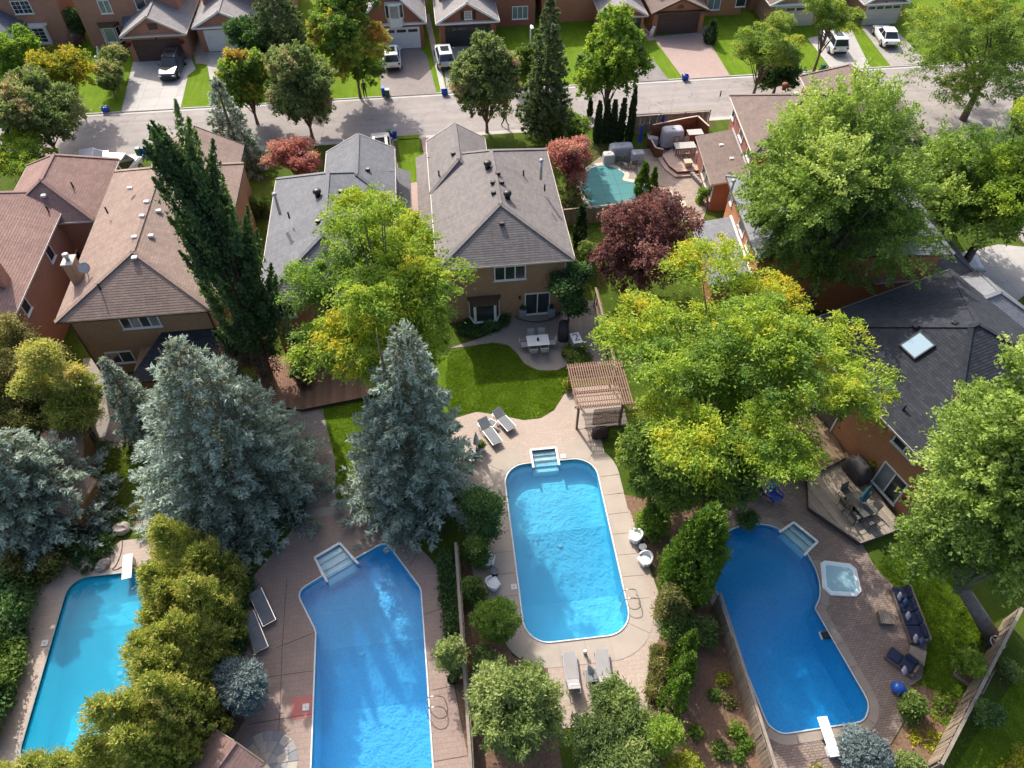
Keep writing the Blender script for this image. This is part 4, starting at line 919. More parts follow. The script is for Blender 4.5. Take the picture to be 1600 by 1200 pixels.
def lounger(label, head, foot, zb=0.03, fabric=SLING, back=R(25), w=.66, frame=STEEL, pillow=False, group=None):
    """head and foot are ground points; local +y points to the head"""
    a, b = Vector((*foot, 0)), Vector((*head, 0)); d = b - a; L = d.length; ang = math.atan2(d.y, d.x) - math.pi / 2
    t = thing('sun_lounger', label, 'lounger', (a.x, a.y, zb), ang, group); hz = .34; hinge = L * .64
    fr = MB()
    for s in (-1, 1): fr.bar((s * w / 2, 0, hz), (s * w / 2, L * .95, hz), .035, .05)
    for y in (.02, L * .95): fr.bar((-w / 2, y, hz), (w / 2, y, hz), .035, .04)
    fr.build('frame', frame, t)
    lm = MB().bx(-.02, .02, -.02, .02, 0, hz).mesh('leg', frame)
    for s in (-1, 1):
        for y in (.15, L * .85): inst('leg', lm, t, (s * w / 2, y, 0))
    MB().rbox((0, hinge / 2 + .01, hz + .03), (w - .05, hinge - .03, .03), .01).build('seat', fabric, t)
    bl = L * .36; M = Matrix.Translation((0, hinge, hz + .03)) @ Matrix.Rotation(back, 4, 'X')
    bk = MB(); bk.rbox((0, bl / 2, 0), (w - .05, bl, .03), .01, M=M); bo = bk.build('backrest', fabric, t)
    f2 = MB()
    for s in (-1, 1): f2.bar(M @ Vector((s * w / 2, 0, 0)), M @ Vector((s * w / 2, bl, 0)), .03, .03)
    f2.bar(M @ Vector((0, bl * .7, -.02)), Vector((0, hinge + bl * .75, hz - .02)), .03, .03); f2.build('back_frame', frame, bo)
    if pillow:
        for s in (-.11, .11): MB().rbox((s, bl * .62, .035), (.2, .12, .05), .02, M=M).build('towel_roll', WHITE, t)
    return t
def side_table(label, px, w=.5, h=.42, top=SLINGD, frame=STEEL, rz=0.0):
    t = thing('side_table', label, 'side table', F3(*px, .03), rz); MB().rbox((0, 0, h - .015), (w - .05, w - .05, .02), .005).build('table_top', top, t)
    fr = MB()
    for s in (-1, 1): fr.bar((s * w / 2, -w / 2, h - .01), (s * w / 2, w / 2, h - .01), .03, .04); fr.bar((-w / 2, s * w / 2, h - .012), (w / 2, s * w / 2, h - .012), .03, .04)
    fr.build('frame', frame, t); lm = MB().bx(-.015, .015, -.015, .015, 0, h - .03).mesh('leg', frame)
    for sx in (-1, 1):
        for sy in (-1, 1): inst('leg', lm, t, (sx * w / 2, sy * w / 2, 0))
    return t
lounger('grey lounger nearest the lawn with its back to the lawn edge', F(774, 648), F(800, 676), .05, SLINGD, R(30))
lounger('grey lounger beside the potted plant left of the pool steps', F(752, 663), F(778, 698), .05, SLINGD, R(30))
side_table('small square dark table between the two upper loungers', (768, 667), .52, .42, SLINGD, STEEL, R(-40))
lounger('grey lounger half hidden by the spruce', F(730, 712), F(744, 722), .05, SLINGD, R(5))
lounger('left of the two grey loungers facing the bright pool', F(897, 1091), F(888, 1022), .05, SLING, R(38), pillow=True)
lounger('right of the two grey loungers facing the bright pool', F(946, 1085), F(938, 1018), .05, SLING, R(38), pillow=True)
side_table('square grey table between the two loungers by the juniper', (923, 1060), .6, .45, SLINGD, STEEL, R(3))
closed_umbrella('closed cream umbrella between the two lower loungers', F3(928, 1060, .05), 2.2, UMB_W, R(-12))
closed_umbrella('closed white umbrella against the spruce by the upper loungers', F3(745, 705, .05), 2.0, UMB_W)
lounger('upper grey lounger left of the angular pool', F(402, 929), F(424, 978), .03, SLINGD, R(8), .7)
lounger('lower grey lounger left of the angular pool', F(390, 964), F(412, 1020), .03, SLINGD, R(8), .7)
t = thing('pool_float', 'small white pool float standing alone on the lower deck', 'pool float', F3(914, 1022, .05)); MB().lathe([(.07, 0), (.09, .05), (.05, .12), (.05, .3), (.1, .34), (.1, .42), (.03, .46)], 12).build('body', WHITE, t, True); MB().lathe([(.092, .1), (.092, .14)], 12).build('band', BLACK, t)

def pot(label, px, r=.2, h=.45, mat=WHITE, plantkind=None, z=.03, sq=False):
    t = thing('plant_pot', label, 'planter', F3(*px, z)); 
    if sq: MB().rbox((0, 0, h / 2), (r * 2, r * 2, h), .02, tz=1.25).build('pot', mat, t)
    else: MB().lathe([(r * .7, 0), (r, h), (r * .86, h), (r * .8, h * .85)], 14).build('pot', mat, t, True)
    POTS.append((t, r, h, plantkind)); return t
POTS = []
SLATEPOT = plain('slate_planter', (.3, .33, .37), None, 3, .5)
pot('white pot with a leafy plant beside the upper loungers', (753, 703), .22, .42, WHITE, ('shrub', .42, 900))
pot('tapered grey planter with clipped ball left of the patio door', (816, 493), .22, .7, SLATEPOT, ('dark', .3, 900), .2, True)
pot('tapered grey planter right of the patio door', (861, 492), .22, .7, SLATEPOT, ('dark', .22, 500), .2, True)
pot('small dark pot at the curved patio edge', (881, 556), .2, .3, BLACK, ('shrub', .24, 400))
pot('low dark bowl planter beside the blue garden chairs', (1178, 772), .5, .35, DMETAL, ('dark', .45, 900))
pot('dark pot under the climbing plant near the pool fence', (708, 1064), .3, .3, BLACK, ('shrub', .25, 300))
for px, lab, k in (((1362, 728), 'yellow flower basket hanging on the orange brick wall', 'yellowfl'), ((1413, 783), 'bright red flower basket beside the sliding door', 'redflower'), ((209, 73), 'red hanging basket left of the brown garage door', 'redflower'), ((283, 69), 'red hanging basket right of the brown garage door', 'redflower')):
    if px[0] > 1000:
        z = 1.5; p = F3(*px, z)
    else: z = 2.0; p = Vector((-30.95 if px[0] < 250 else -25.5, 80.45, 2.0))
    t = thing('hanging_basket', lab, 'flower basket', p); MB().lathe([(.05, -.22), (.18, -.12), (.22, 0), (.2, .0)], 12).build('basket', BROWN, t); MB().tube([(.2, 0, 0), (0, 0, .5), (-.2, 0, 0)], .008, 5).build('hanger', DMETAL, t)
    POTS.append((t, .2, .0, (k, .36 if px[0] > 1000 else .3, 700)))

TUB = plain('white_tub_plastic', (.74, .74, .73), (.68, .68, .67), 3, .35)
def tub_chair(label, px, face):
    """rounded tub armchair; local +y is the open front"""
    t = thing('tub_chair', label, 'armchair', F3(*px, .05), face - math.pi / 2)
    n = 22; out, inn = [], []
    for k in range(n + 1):
        a = R(-25 + 230 * k / n) + math.pi; out.append((.42 * math.cos(a), .40 * math.sin(a))); inn.append((.34 * math.cos(a), .32 * math.sin(a)))
    out = [(.42, .34)] + out[::-1][:] + [(-.42, .34)] if False else out; sh = MB(); V = []
    for i in range(n + 1):
        a = -25 + 230 * i / n; hgt = .52 + .2 * max(0, math.sin(R(min(180, max(0, a)))))
        (ox, oy), (ix, iy) = out[i], inn[i]; V += [(ox * .82, oy * .82, 0), (ox, oy, hgt * .6), (ox, oy, hgt), (ix, iy, hgt), (ix * .95, iy * .95, .36)]
    fs = []
    for i in range(n):
        for k in range(4): fs.append((i * 5 + k, i * 5 + 5 + k, i * 5 + 6 + k, i * 5 + 1 + k))
    fs += [(0, 1, 2, 3, 4), tuple(n * 5 + k for k in (4, 3, 2, 1, 0))]
    sh.add(V, fs); sh.build('shell', TUB, t, True)
    MB().rbox((0, .04, .35), (.62, .66, .1), .05).build('seat', TUB, t, True); MB().rbox((0, .08, .15), (.58, .5, .3), .06).build('base', TUB, t, True)
    MB().box((0, -.41, .6), (.2, .06, .05)).build('grip_hole', BLACK, t)
    return t
tub_chair('upper white tub chair left of the bright pool', (763, 878), R(-15)); tub_chair('lower white tub chair left of the bright pool', (770, 916), R(25))
tub_chair('upper white tub chair right of the bright pool', (992, 842), R(165)); tub_chair('lower white tub chair right of the bright pool', (1007, 878), R(205))
def drum_table(label, px, r=.22, h=.42): t = thing('drum_table', label, 'side table', F3(*px, .05)); MB().lathe([(r * .8, 0), (r * .7, h * .5), (r, h - .04), (r, h)], 18).build('body', DMETAL, t, True); MB().lathe([(r * 1.05, h + .001), (r * 1.05, h + .025)], 18).build('table_top', SLINGD, t)
drum_table('round dark table between the two left tub chairs', (773, 897)); drum_table('round dark table between the two right tub chairs', (1003, 860))

def ladder(label, px, rz, nst=3):
    t = thing('pool_ladder', label, 'pool ladder', F3(*px, .045), rz)      # local +x points into the pool
    for s in (-.25, .25):
        MB().tube(smooth_loop([(-.75, s, 0), (-.72, s, .35), (-.5, s, .72), (-.1, s, .78), (.12, s, .5), (.16, s, 0), (.16, s, -1.0)], 4, False), .024, 8).build('rail', STEEL, t, True)
    for k in range(nst): MB().bx(.1, .22, -.24, .24, -.35 - k * .28, -.32 - k * .28).build('tread', ACRYL, t)
ladder('steel pool ladder at the right side of the bright pool', (975, 938), math.pi); ladder('steel pool ladder on the right of the angular pool', (672, 1105), math.pi)
def diving_board(label, px, tip, w=.5, mat=WHITE):
    a, b = F3(*px, 0), F3(*tip, .5); d = b - a; L = math.hypot(d.x, d.y); t = thing('diving_board', label, 'diving board', (a.x, a.y, .03), math.atan2(d.y, d.x))
    MB().rbox((L / 2, 0, .5), (L, w, .06), .02).build('board', mat, t); MB().rbox((L * .18, 0, .235), (.5, w * .8, .47), .05).build('stand', mat, t); MB().bx(L * .48, L * .52, -w * .42, w * .42, 0, .468).build('fulcrum', GALV, t)
diving_board('white diving board at the far end of the cyan pool', (206, 873), (198, 905), .52); diving_board('pale grey diving board at the near end of the deep blue pool', (1300, 1187), (1284, 1120), .5, ACRYL)
t = thing('garden_hose', 'thin grey hose lying beside the white diving board', 'hose', F3(176, 890, .04)); o_ = t.location
MB().tube([Vector(p) - o_ for p in smooth_loop([F3(*q_, .05) for q_ in ((191, 842), (190, 860), (183, 880), (176, 890), (184, 889), (190, 886), (196, 891))], 5, False)], .02, 6).build('tube', DMETAL, t, True)
rnd = random.Random(5)
STONE = plain('boulder', (.36, .31, .27), (.25, .215, .19), 2.5, .9, .03, 6)
for k, (x, y, r) in enumerate(((192, 828, .55), (162, 884, .45), (137, 883, .5), (150, 815, .35))):
    t = thing('boulder', ('large pale boulder at the corner of the flagstones', 'boulder on the deck edge beside the hose', 'boulder half under the dark shrub', 'pale boulder beside the patchy lawn')[k], 'boulder', F3(x, y, 0)); mb = MB().ell((0, 0, r * .3), (r, r * .75, r * .55), 10, 7)
    mb.v = [(x_ * rnd.uniform(.85, 1.15), y_ * rnd.uniform(.85, 1.15), z_ * rnd.uniform(.85, 1.15)) for x_, y_, z_ in mb.v]; mb.build('stone', STONE, t, False, (0, 0, 0), (0, 0, k))

# patio of the middle house
t = thing('patio_step', 'curved concrete step below the patio door of the middle house', 'step', F3(839, 488, 0)); c_ = t.location
pts = [(-1.75 + 3.5 * k / 16, -1.15 * math.sqrt(max(0, 1 - ((k - 8) / 8) ** 2)) ) for k in range(17)] ; MB().prism(pts + [(1.75, .45), (-1.75, .45)], 0, .2).build('tread', PATIO, t); MB().tube([(p[0], p[1], .2) for p in pts], .03, 6).build('nosing', DMETAL, t)
def dining_chair(parent_label, pos, face, frame, fabric, z=.03, arms=True, group=None):
    t = thing('patio_chair', parent_label, 'chair', (pos[0], pos[1], z), face - math.pi / 2, group)     # faces +y
    MB().rbox((0, 0, .43), (.48, .46, .035), .012).build('seat', fabric, t); MB().rbox((0, -.27, .68), (.48, .03, .46), .012, rx=R(12)).build('backrest', fabric, t)
    lm = MB().bar((0, 0, 0), (0, 0, .43), .03).mesh('leg', frame)
    for sx in (-1, 1):
        for sy in (-1, 1): inst('leg', lm, t, (sx * .25, sy * .23, 0))
        if arms: MB().tube([(sx * .26, .22, .43), (sx * .27, .24, .62), (sx * .27, -.1, .64), (sx * .26, -.28, .62)], .018, 6).build('armrest', frame, t)
    MB().bar((-.25, -.24, .42), (-.25, -.34, .92), .025).bar((.25, -.24, .42), (.25, -.34, .92), .025).bar((-.25, -.34, .92), (.25, -.34, .92), .025).build('back_frame', frame, t); return t
ta, tb = F(825, 536, .75), F(857, 534, .75); tx, ty = (ta[0] + tb[0]) / 2, (F(840, 522, .75)[1] + F(842, 542, .75)[1]) / 2; tw = 1.55; td = 1.0
t = thing('dining_table', 'white rectangular patio table on the grey patio', 'table', (tx, ty, .03)); MB().rbox((0, 0, .73), (tw, td, .04), .012).build('table_top', WHITE, t)
lm = MB().bx(-.03, .03, -.03, .03, 0, .71).mesh('leg', GALV)
for sx in (-1, 1):
    for sy in (-1, 1): inst('leg', lm, t, (sx * (tw / 2 - .08), sy * (td / 2 - .08), 0))
t = thing('lantern', 'small dark lantern on the white patio table', 'lantern', (tx, ty, .783)); MB().lathe([(.09, 0), (.09, .02), (.07, .03), (.07, .18), (.09, .19), (.03, .25)], 8).build('body', BLACK, t)
for sx, nm in ((-.38, 'left'), (.38, 'right')):
    dining_chair('pale patio chair on the house side of the white table, %s one' % nm, (tx + sx, ty + td / 2 + .18), R(-90), GALV, plain('pale_sling', (.42, .43, .43), None, 3, .8)); dining_chair('pale patio chair on the lawn side of the white table, %s one' % nm, (tx + sx, ty - td / 2 - .18), R(90), GALV, plain('pale_sling', (.42, .43, .43)))
dining_chair('pale patio chair at the left end of the white table', (tx - tw / 2 - .2, ty), 0, GALV, plain('pale_sling', (.42, .43, .43))); dining_chair('pale patio chair at the right end of the white table', (tx + tw / 2 + .2, ty), math.pi, GALV, plain('pale_sling', (.42, .43, .43)))
dining_chair('metal bistro chair against the wall left of the patio door', F(799, 492), R(-60), GALV, SLINGD)
def covered_grill(label, px, s=1.0, mat=bbq_c, rz=0.0, z=.03, wide=1.45, dp=.75, h=1.2):
    t = thing('covered_grill', label, 'covered grill', F3(*px, z), rz); mb = MB(); prof = (((0, 1.0, 1.0), (.1, 1.02, 1.02), (.72, 1.0, .96), (.8, .8, .9), (1.0, .62, .62), (1.03, .4, .4)) if mat is bbq_c or wide == 1.45 else ((0, 1.03, 1.03), (.12, 1.0, 1.0), (.8, .96, .96), (.93, .93, .9), (1.0, .86, .8), (1.02, .5, .5))); V = []; n = 28
    for zf, fx, fy in prof:
        for k in range(n):
            a = 2 * math.pi * k / n; ca, sa = math.cos(a), math.sin(a); q_ = (abs(ca) ** 7 + abs(sa) ** 7) ** (-1 / 7); wv = 1 + (.045 * math.sin(9 * a + 1 + 3 * zf) if zf < .7 else 0)
            V.append((wide / 2 * s * fx * ca * q_ * wv, dp / 2 * s * fy * sa * q_ * wv, zf * h * s))
    mb.add(V, [(i * n + k, i * n + (k + 1) % n, (i + 1) * n + (k + 1) % n, (i + 1) * n + k) for i in range(5) for k in range(n)] + [tuple(range(5 * n, 6 * n))]); mb.build('cover', mat, t, True)
    MB().tube([(-wide * .3 * s, -dp * .52 * s, .12), (0, -dp * .6 * s, .1), (wide * .3 * s, -dp * .52 * s, .12)], .012, 5).build('drawstring', mat, t); MB().rbox((0, 0, h * s * 1.04), (.3 * s, .08, .03), .01).build('handle', mat, t)
covered_grill('black covered barbecue beside the vine-covered corner', (880, 524), .95, bbq_c, R(80)); covered_grill('brown covered grill at the near end of the pergola', (937, 681), .7, plain('brown_cover', (.05, .03, .028), None, 4, .8))
t = thing('storage_box', 'grey storage cabinet with a white lid marked with a 2', 'cabinet', F3(899, 542, .03), R(8)); MB().rbox((0, 0, .45), (.62, .95, .9), .03).build('body', SLATEPOT, t)
MB().rbox((0, .0, .925), (.66, 1.0, .04), .012).build('lid', WHITE, t)
def text(body, parent, loc, rot, size, mat, ext=.004):
    cu = bpy.data.curves.new('lettering', 'FONT'); cu.body = body; cu.size = size; cu.extrude = ext; cu.align_x = 'CENTER'; cu.align_y = 'CENTER'; cu.materials.append(mat)
    tmp = bpy.data.objects.new('lettering', cu); me = bpy.data.meshes.new_from_object(tmp); me.materials.clear(); me.materials.append(mat); bpy.data.objects.remove(tmp); return inst('lettering', me, parent, loc, rot)
text('2', t, (0, 0, .95), (0, 0, 0), .95, SLINGD)

# raised deck of the orange brick house
t = thing('wooden_deck', 'weathered plank deck with angled corner beside the orange brick house', 'deck', F3(1330, 790, 0), R(17.5) + math.pi / 2); Mi = t.matrix_basis.inverted()
Mi = (Matrix.Translation(t.location) @ Matrix.Rotation(R(107.5), 4, 'Z')).inverted()
dpoly = [Mi @ Vector((*F(*q_, .45), 0)) for q_ in ((1262, 738), (1264, 792), (1345, 848), (1412, 824), (1322, 706))]; dpoly = [(p.x, p.y) for p in dpoly]
def planks(parent, poly, z, bw, mat, axis=1, gap=.012):
    lo = min(p[axis] for p in poly); hi = max(p[axis] for p in poly); y = lo
    while y < hi - .02:
        q_ = clip2(clip2(ccw(poly), axis, y + gap / 2, True), axis, min(y + bw - gap / 2, hi), False)
        if len(q_) >= 3: MB().prism(q_, z - .03, z).build('plank', mat[int(y * 977) % len(mat)], parent)
        y += bw
WD = [plain('deck_wood_%d' % k, (.34 * f, .285 * f, .225 * f), (.25 * f, .21 * f, .165 * f), 2, .85, .004, 30) for k, f in enumerate((.85, 1, 1.15))]
WU = [plain('upper_deck_wood_%d' % k, (.2 * f, .14 * f, .085 * f), (.14 * f, .1 * f, .062 * f), 2, .85, .004, 30) for k, f in enumerate((.85, 1, 1.15))]
planks(t, dpoly, .45, .145, WD); MB().slab(offset_loop(ccw(dpoly), -.03), [], 0, .415).build('skirt', plain('deck_skirt', (.07, .05, .04), None, 3, .9), t)
ed = MB()
for i in range(3): ed.bar((*dpoly[i], .43), (*dpoly[i + 1], .43), .05, .07)
ed.build('edge_board', WOODG, t)
t = thing('wooden_deck', 'upper brown plank deck behind the black grill cover', 'deck', F3(1270, 700, 0), R(107.5)); Mi = (Matrix.Translation(t.location) @ Matrix.Rotation(R(107.5), 4, 'Z')).inverted()
dp2 = [Mi @ Vector((*F(*q_, .7), 0)) for q_ in ((1247, 700), (1279, 737), (1322, 715), (1285, 640), (1225, 660))]; dp2 = [(p.x, p.y) for p in dp2]; planks(t, dp2, .7, .145, WU); MB().slab(offset_loop(ccw(dp2), -.03), [], 0, .66).build('skirt', plain('deck_skirt', (.07, .05, .04)), t)
covered_grill('large black covered barbecue on the plank deck', (1336, 742), 1.0, bbq_c, R(17.5 + 90), .45, 1.6, .95, 1.35)
c_ = F3(1338, 797, .45); DKF = plain('dark_chair_frame', (.02, .02, .022), None, 3, .4); DKS = plain('dark_mesh_sling', (.12, .115, .11), None, 3, .7)
t = thing('dining_table', 'dark slatted table under the teal umbrella on the deck', 'table', c_, R(107.5)); MB().rbox((0, 0, .7), (1.6, .9, .03), .01).build('table_top', plain('dark_glass_table', (.1, .1, .095), None, 3, .35), t); lm = MB().bx(-.025, .025, -.025, .025, 0, .69).mesh('leg', DKF)
for sx in (-1, 1):
    for sy in (-1, 1): inst('leg', lm, t, (sx * .7, sy * .37, 0))
ux, uy = math.cos(R(107.5)), math.sin(R(107.5))
for k, (s, n_) in enumerate(((-.45, 1), (.45, 1), (-.45, -1), (.45, -1), (1.05, 0), (-1.05, 0))):
    pos = (c_.x + ux * s - uy * n_ * .62, c_.y + uy * s + ux * n_ * .62); face = math.atan2(c_.y - pos[1], c_.x - pos[0]) if n_ == 0 else R(107.5) - n_ * math.pi / 2
    dining_chair('dark mesh chair at the deck table, ' + ('pool side near the house corner', 'pool side near the grill', 'wall side near the house corner', 'wall side near the grill', 'at the grill end', 'at the far right end')[k], pos, face, DKF, DKS, .45)
closed_umbrella('closed teal umbrella through the dark deck table', c_ + Vector((0, 0, 0)), 2.35, UMB_T, R(6), DMETAL, R(60))

# blue garden chairs
BLUEP = plain('blue_chair_plastic', (.012, .06, .36), (.01, .05, .3), 3, .45)
def adirondack(label, px, face):
    t = thing('adirondack_chair', label, 'garden chair', F3(*px, .03), face - math.pi / 2)     # faces +y
    for k in range(7):
        x = (k - 3) * .085; hh = .85 - .02 * (k - 3) ** 2; MB().bar((x, -.2, .3), (x * 1.25, -.55, .3 + hh), .075, .02).build('back_slat', BLUEP, t)
    for k in range(5): y = -.2 + k * .13; MB().bx(-.27, .27, y, y + .11, .30 + .03 * k, .32 + .03 * k).build('seat_slat', BLUEP, t)
    for s in (-1, 1):
        MB().rbox((s * .36, .05, .56), (.14, .75, .025), .01).build('armrest', BLUEP, t); MB().bar((s * .33, .38, 0), (s * .33, .38, .55), .08, .03).build('leg', BLUEP, t); MB().bar((s * .31, .4, .4), (s * .31, -.6, .02), .03, .1).build('leg', BLUEP, t)
    return t
adirondack('bright blue adirondack chair standing in the sun', (1207, 778), R(-70)); adirondack('bright blue adirondack chair half hidden by the lilac', (1152, 790), R(35))
# spa tub
t = thing('spa_tub', 'pale blue octagonal spa tub with white rim beside the deep pool', 'spa tub', F3(1312, 904, .03)); Ci = t.location
oc = [(q_[0] - Ci.x, q_[1] - Ci.y) for q_ in FP(((1282, 880), (1288, 876), (1328, 881), (1338, 889), (1346, 924), (1338, 932), (1298, 930), (1285, 918)), .1)]; oc = ccw(oc); inn = offset_loop(oc, -.12)
MB().slab(oc, [inn], 0, .1).build('rim', WHITE, t); bs = MB(); mid = offset_loop(oc, -.5)
for i in range(8):
    j = (i + 1) % 8; bs.add([(*inn[i], .1), (*inn[j], .1), (*mid[j], .03), (*mid[i], .03)], [(0, 1, 2, 3)])
bs.slab(mid, [], .0, .03, False); bs.build('basin', plain('spa_liner', (.68, .86, .92), None, 2, .4), t); MB().slab(offset_loop(oc, -.14), [], .075, .075, False).build('water', watermat('spa_water', (.86, .97, .99), (.5, .78, .86), .5), t)
# sectional sofa
NAVY = plain('navy_cushion', (.018, .028, .06), (.024, .036, .075), 4, .9); WICKER = brickmat('taupe_wicker', (.3, .23, .18), (.24, .18, .145), (.12, .09, .07), .06, .03, .006, .8, .008); PALE = plain('pale_pillow', (.5, .44, .46), (.42, .37, .4), 8, .9); BLUEC = plain('blue_pillow', (.05, .09, .18), None, 4, .9)
def sofa(label, head, tail, seats, w=.85, side=1, arms=(1, 1), chaise=0):
    a, b = Vector((*head, 0)), Vector((*tail, 0)); d = b - a; L = d.length; t = thing('wicker_sofa', label, 'sofa', (a.x, a.y, .03), math.atan2(d.y, d.x))    # local x along, +y*side is the back
    s = side; MB().rbox((L / 2, 0, .15), (L, w, .3), .03).build('base', WICKER, t); MB().rbox((L / 2 + chaise / 2, s * (w / 2 - .07), .5), (L - chaise, .14, .4), .03).build('back_panel', WICKER, t)
    if arms[0]: MB().rbox((.07, 0, .42), (.14, w - .3, .24), .03).build('arm', WICKER, t)
    if arms[1]: MB().rbox((L - .07, 0, .42), (.14, w - .3, .24), .03).build('arm', WICKER, t)
    x0 = .15 * arms[0]; x1 = L - .15 * arms[1]; sw = (x1 - x0) / seats
    for k in range(seats):
        MB().rbox((x0 + sw * (k + .5), -s * .08, .37), (sw - .02, w - .2, .15), .05).build('seat_cushion', NAVY, t)
        if x0 + sw * (k + .5) > chaise: MB().rbox((x0 + sw * (k + .5), s * (w / 2 - .22), .58), (sw - .03, .16, .38), .06, rx=-s * R(12)).build('back_cushion', NAVY, t)
    return t
def pillow(label, px, z, rz, mat, s=.42): t = thing('throw_pillow', label, 'pillow', F3(*px, z), rz); MB().rbox((0, 0, 0), (s, s, .13), .06, 0, R(50)).build('cushion', mat, t, True)
sofa('long navy-cushioned wicker sofa at the edge of the right lawn', F(1402, 922), F(1434, 1008), 4, .95, 1, (0, 1)); sofa('navy-cushioned wicker chaise below the long sofa', F(1385, 1020), F(1428, 1052), 2, .85, 1, (0, 1), .7)
for px, lab, m_ in (((1406, 932), 'lilac patterned pillow at the far end of the long sofa', PALE), ((1415, 941), 'dark blue pillow beside the lilac one', BLUEC), ((1419, 962), 'pink patterned pillow in the middle of the long sofa', PALE), ((1431, 998), 'pink pillow at the near end of the long sofa', PALE), ((1441, 1003), 'small blue pillow in the sofa corner', BLUEC), ((1413, 1048), 'pale pillow on the wicker chaise', PALE)): pillow(lab, px, .62, R(40), m_, .4)
def slat_table(label, px, w, d, rz, h=.38):
    t = thing('slatted_table', label, 'coffee table', F3(*px, .03), rz); n = int(w / .1)
    for k in range(n): MB().bx(-w / 2 + k * w / n + .008, -w / 2 + (k + 1) * w / n - .008, -d / 2, d / 2, h - .03, h).build('slat', WOODG, t)
    MB().rbox((0, 0, (h - .05) / 2), (w - .06, d - .06, h - .06), .02).build('base', WICKER, t)
slat_table('low wooden slatted coffee table in front of the long sofa', (1381, 968), .75, .75, R(-12)); slat_table('corner slatted table between sofa and chaise', (1428, 1028), .8, .8, R(-35), .42)
t = thing('whale_float', 'shiny blue inflatable whale ball beside the wicker chaise', 'pool toy', F3(1400, 1078, .03), R(-40)); WH = plain('blue_vinyl', (.02, .12, .5), None, 3, .2, spec=.7)
MB().ell((0, 0, .3), (.36, .32, .3), 16, 10).build('body', WH, t, True); MB().tube([(.28, 0, .25), (.5, 0, .22), (.62, 0, .3)], [.2, .1, .05], 10).build('tail', WH, t, True)
for s in (-1, 1): MB().ell((.74, s * .12, .32), (.14, .11, .03), 10, 5).build('fluke', plain('pale_blue_vinyl', (.12, .28, .6), None, 3, .2), t, True)
t = thing('pool_skimmer', 'dark and white floating pool cleaner in the deep blue pool', 'pool cleaner', F3(1290, 993, -.13)); MB().rbox((0, 0, .05), (.5, .38, .16), .04).build('body', BLACK, t); MB().rbox((-.28, 0, .05), (.1, .42, .1), .03).build('bumper', WHITE, t); MB().rbox((0, .2, .09), (.46, .05, .06), .02).build('handle', WHITE, t)
t = thing('hose_reel', 'grey hose reel standing beside the leaning maple trunk', 'hose reel', F3(1548, 1012, 0), R(30)); tor = [(.34 * math.cos(R(k * 18)), .34 * math.sin(R(k * 18)), .72) for k in range(21)]
MB().tube(tor, .03, 7, False).build('wheel', GALV, t, True); MB().bar((-.33, 0, .72), (.33, 0, .72), .03).bar((0, -.33, .72), (0, .33, .72), .03).build('spoke', GALV, t); MB().rbox((0, 0, .33), (.62, .55, .64), .05).build('box', plain('dark_box', (.05, .045, .045), None, 3, .7), t)
t = thing('raised_bed', 'timber raised vegetable bed by the right fence', 'planter', F3(1521, 1050, 0), R(40))
for a_, b_ in (((-.9, -.7), (.9, -.7)), ((.9, -.7), (.9, .7)), ((.9, .7), (-.9, .7)), ((-.9, .7), (-.9, -.7))): MB().bar((*a_, .12), (*b_, .12), .06, .24).build('board', WOODG, t)
MB().bx(-.87, .87, -.67, .67, 0, .18).build('soil', MULCH, t)
# stone circle and lounger at the bottom
t = thing('stone_circle', 'round inlay of grey paving stones at the bottom edge', 'paving', F3(415, 1195, .031)); 
for ring, (r0, r1, n) in enumerate(((0.05, .55, 6), (.56, 1.05, 12), (1.06, 1.5, 18))):
    for k in range(n):
        a0, a1 = 2 * math.pi * (k + .03) / n, 2 * math.pi * (k + .97) / n; m_ = [plain('paving_stone_%d' % j, c__, None, 3, .85, .004, 30) for j, c__ in enumerate(((.3, .29, .28), (.42, .38, .32), (.22, .23, .24)))][(k * 7 + ring) % 3]
        MB().prism([(r0 * math.cos(a0), r0 * math.sin(a0)), (r1 * math.cos(a0), r1 * math.sin(a0)), (r1 * math.cos((a0 + a1) / 2), r1 * math.sin((a0 + a1) / 2)), (r1 * math.cos(a1), r1 * math.sin(a1)), (r0 * math.cos(a1), r0 * math.sin(a1))], 0, .02).build('stone', m_, t)
lounger('weathered wooden lounger on the stone circle', F(392, 1172), F(418, 1215), .05, WOODG, R(5), .62, WOODG)
# terrace of the blue-grey house
t = thing('wooden_deck', 'red-brown plank terrace behind the blue-grey roofed house', 'deck', F3(490, 600, 0)); RD = [plain('terrace_wood_%d' % k, (.24 * f, .13 * f, .085 * f), (.18 * f, .1 * f, .065 * f), 2, .85) for k, f in enumerate((.85, 1, 1.15))]
dp3 = [(q_[0] - t.location.x, q_[1] - t.location.y) for q_ in FP(((398, 560), (600, 540), (600, 612), (560, 622), (470, 640), (410, 630)), .3)]; planks(t, dp3, .3, .15, RD, 0); MB().slab(offset_loop(ccw(dp3), -.03), [], 0, .265).build('skirt', plain('deck_skirt', (.07, .05, .04)), t)
t = thing('garden_table', 'round glass table under the locust on the terrace', 'table', F3(563, 575, .3)); MB().lathe([(.55, .7), (.55, .73)], 20).build('table_top', GLASSB, t); MB().lathe([(.3, 0), (.05, .06), (.05, .7)], 12).build('pedestal', DMETAL, t)
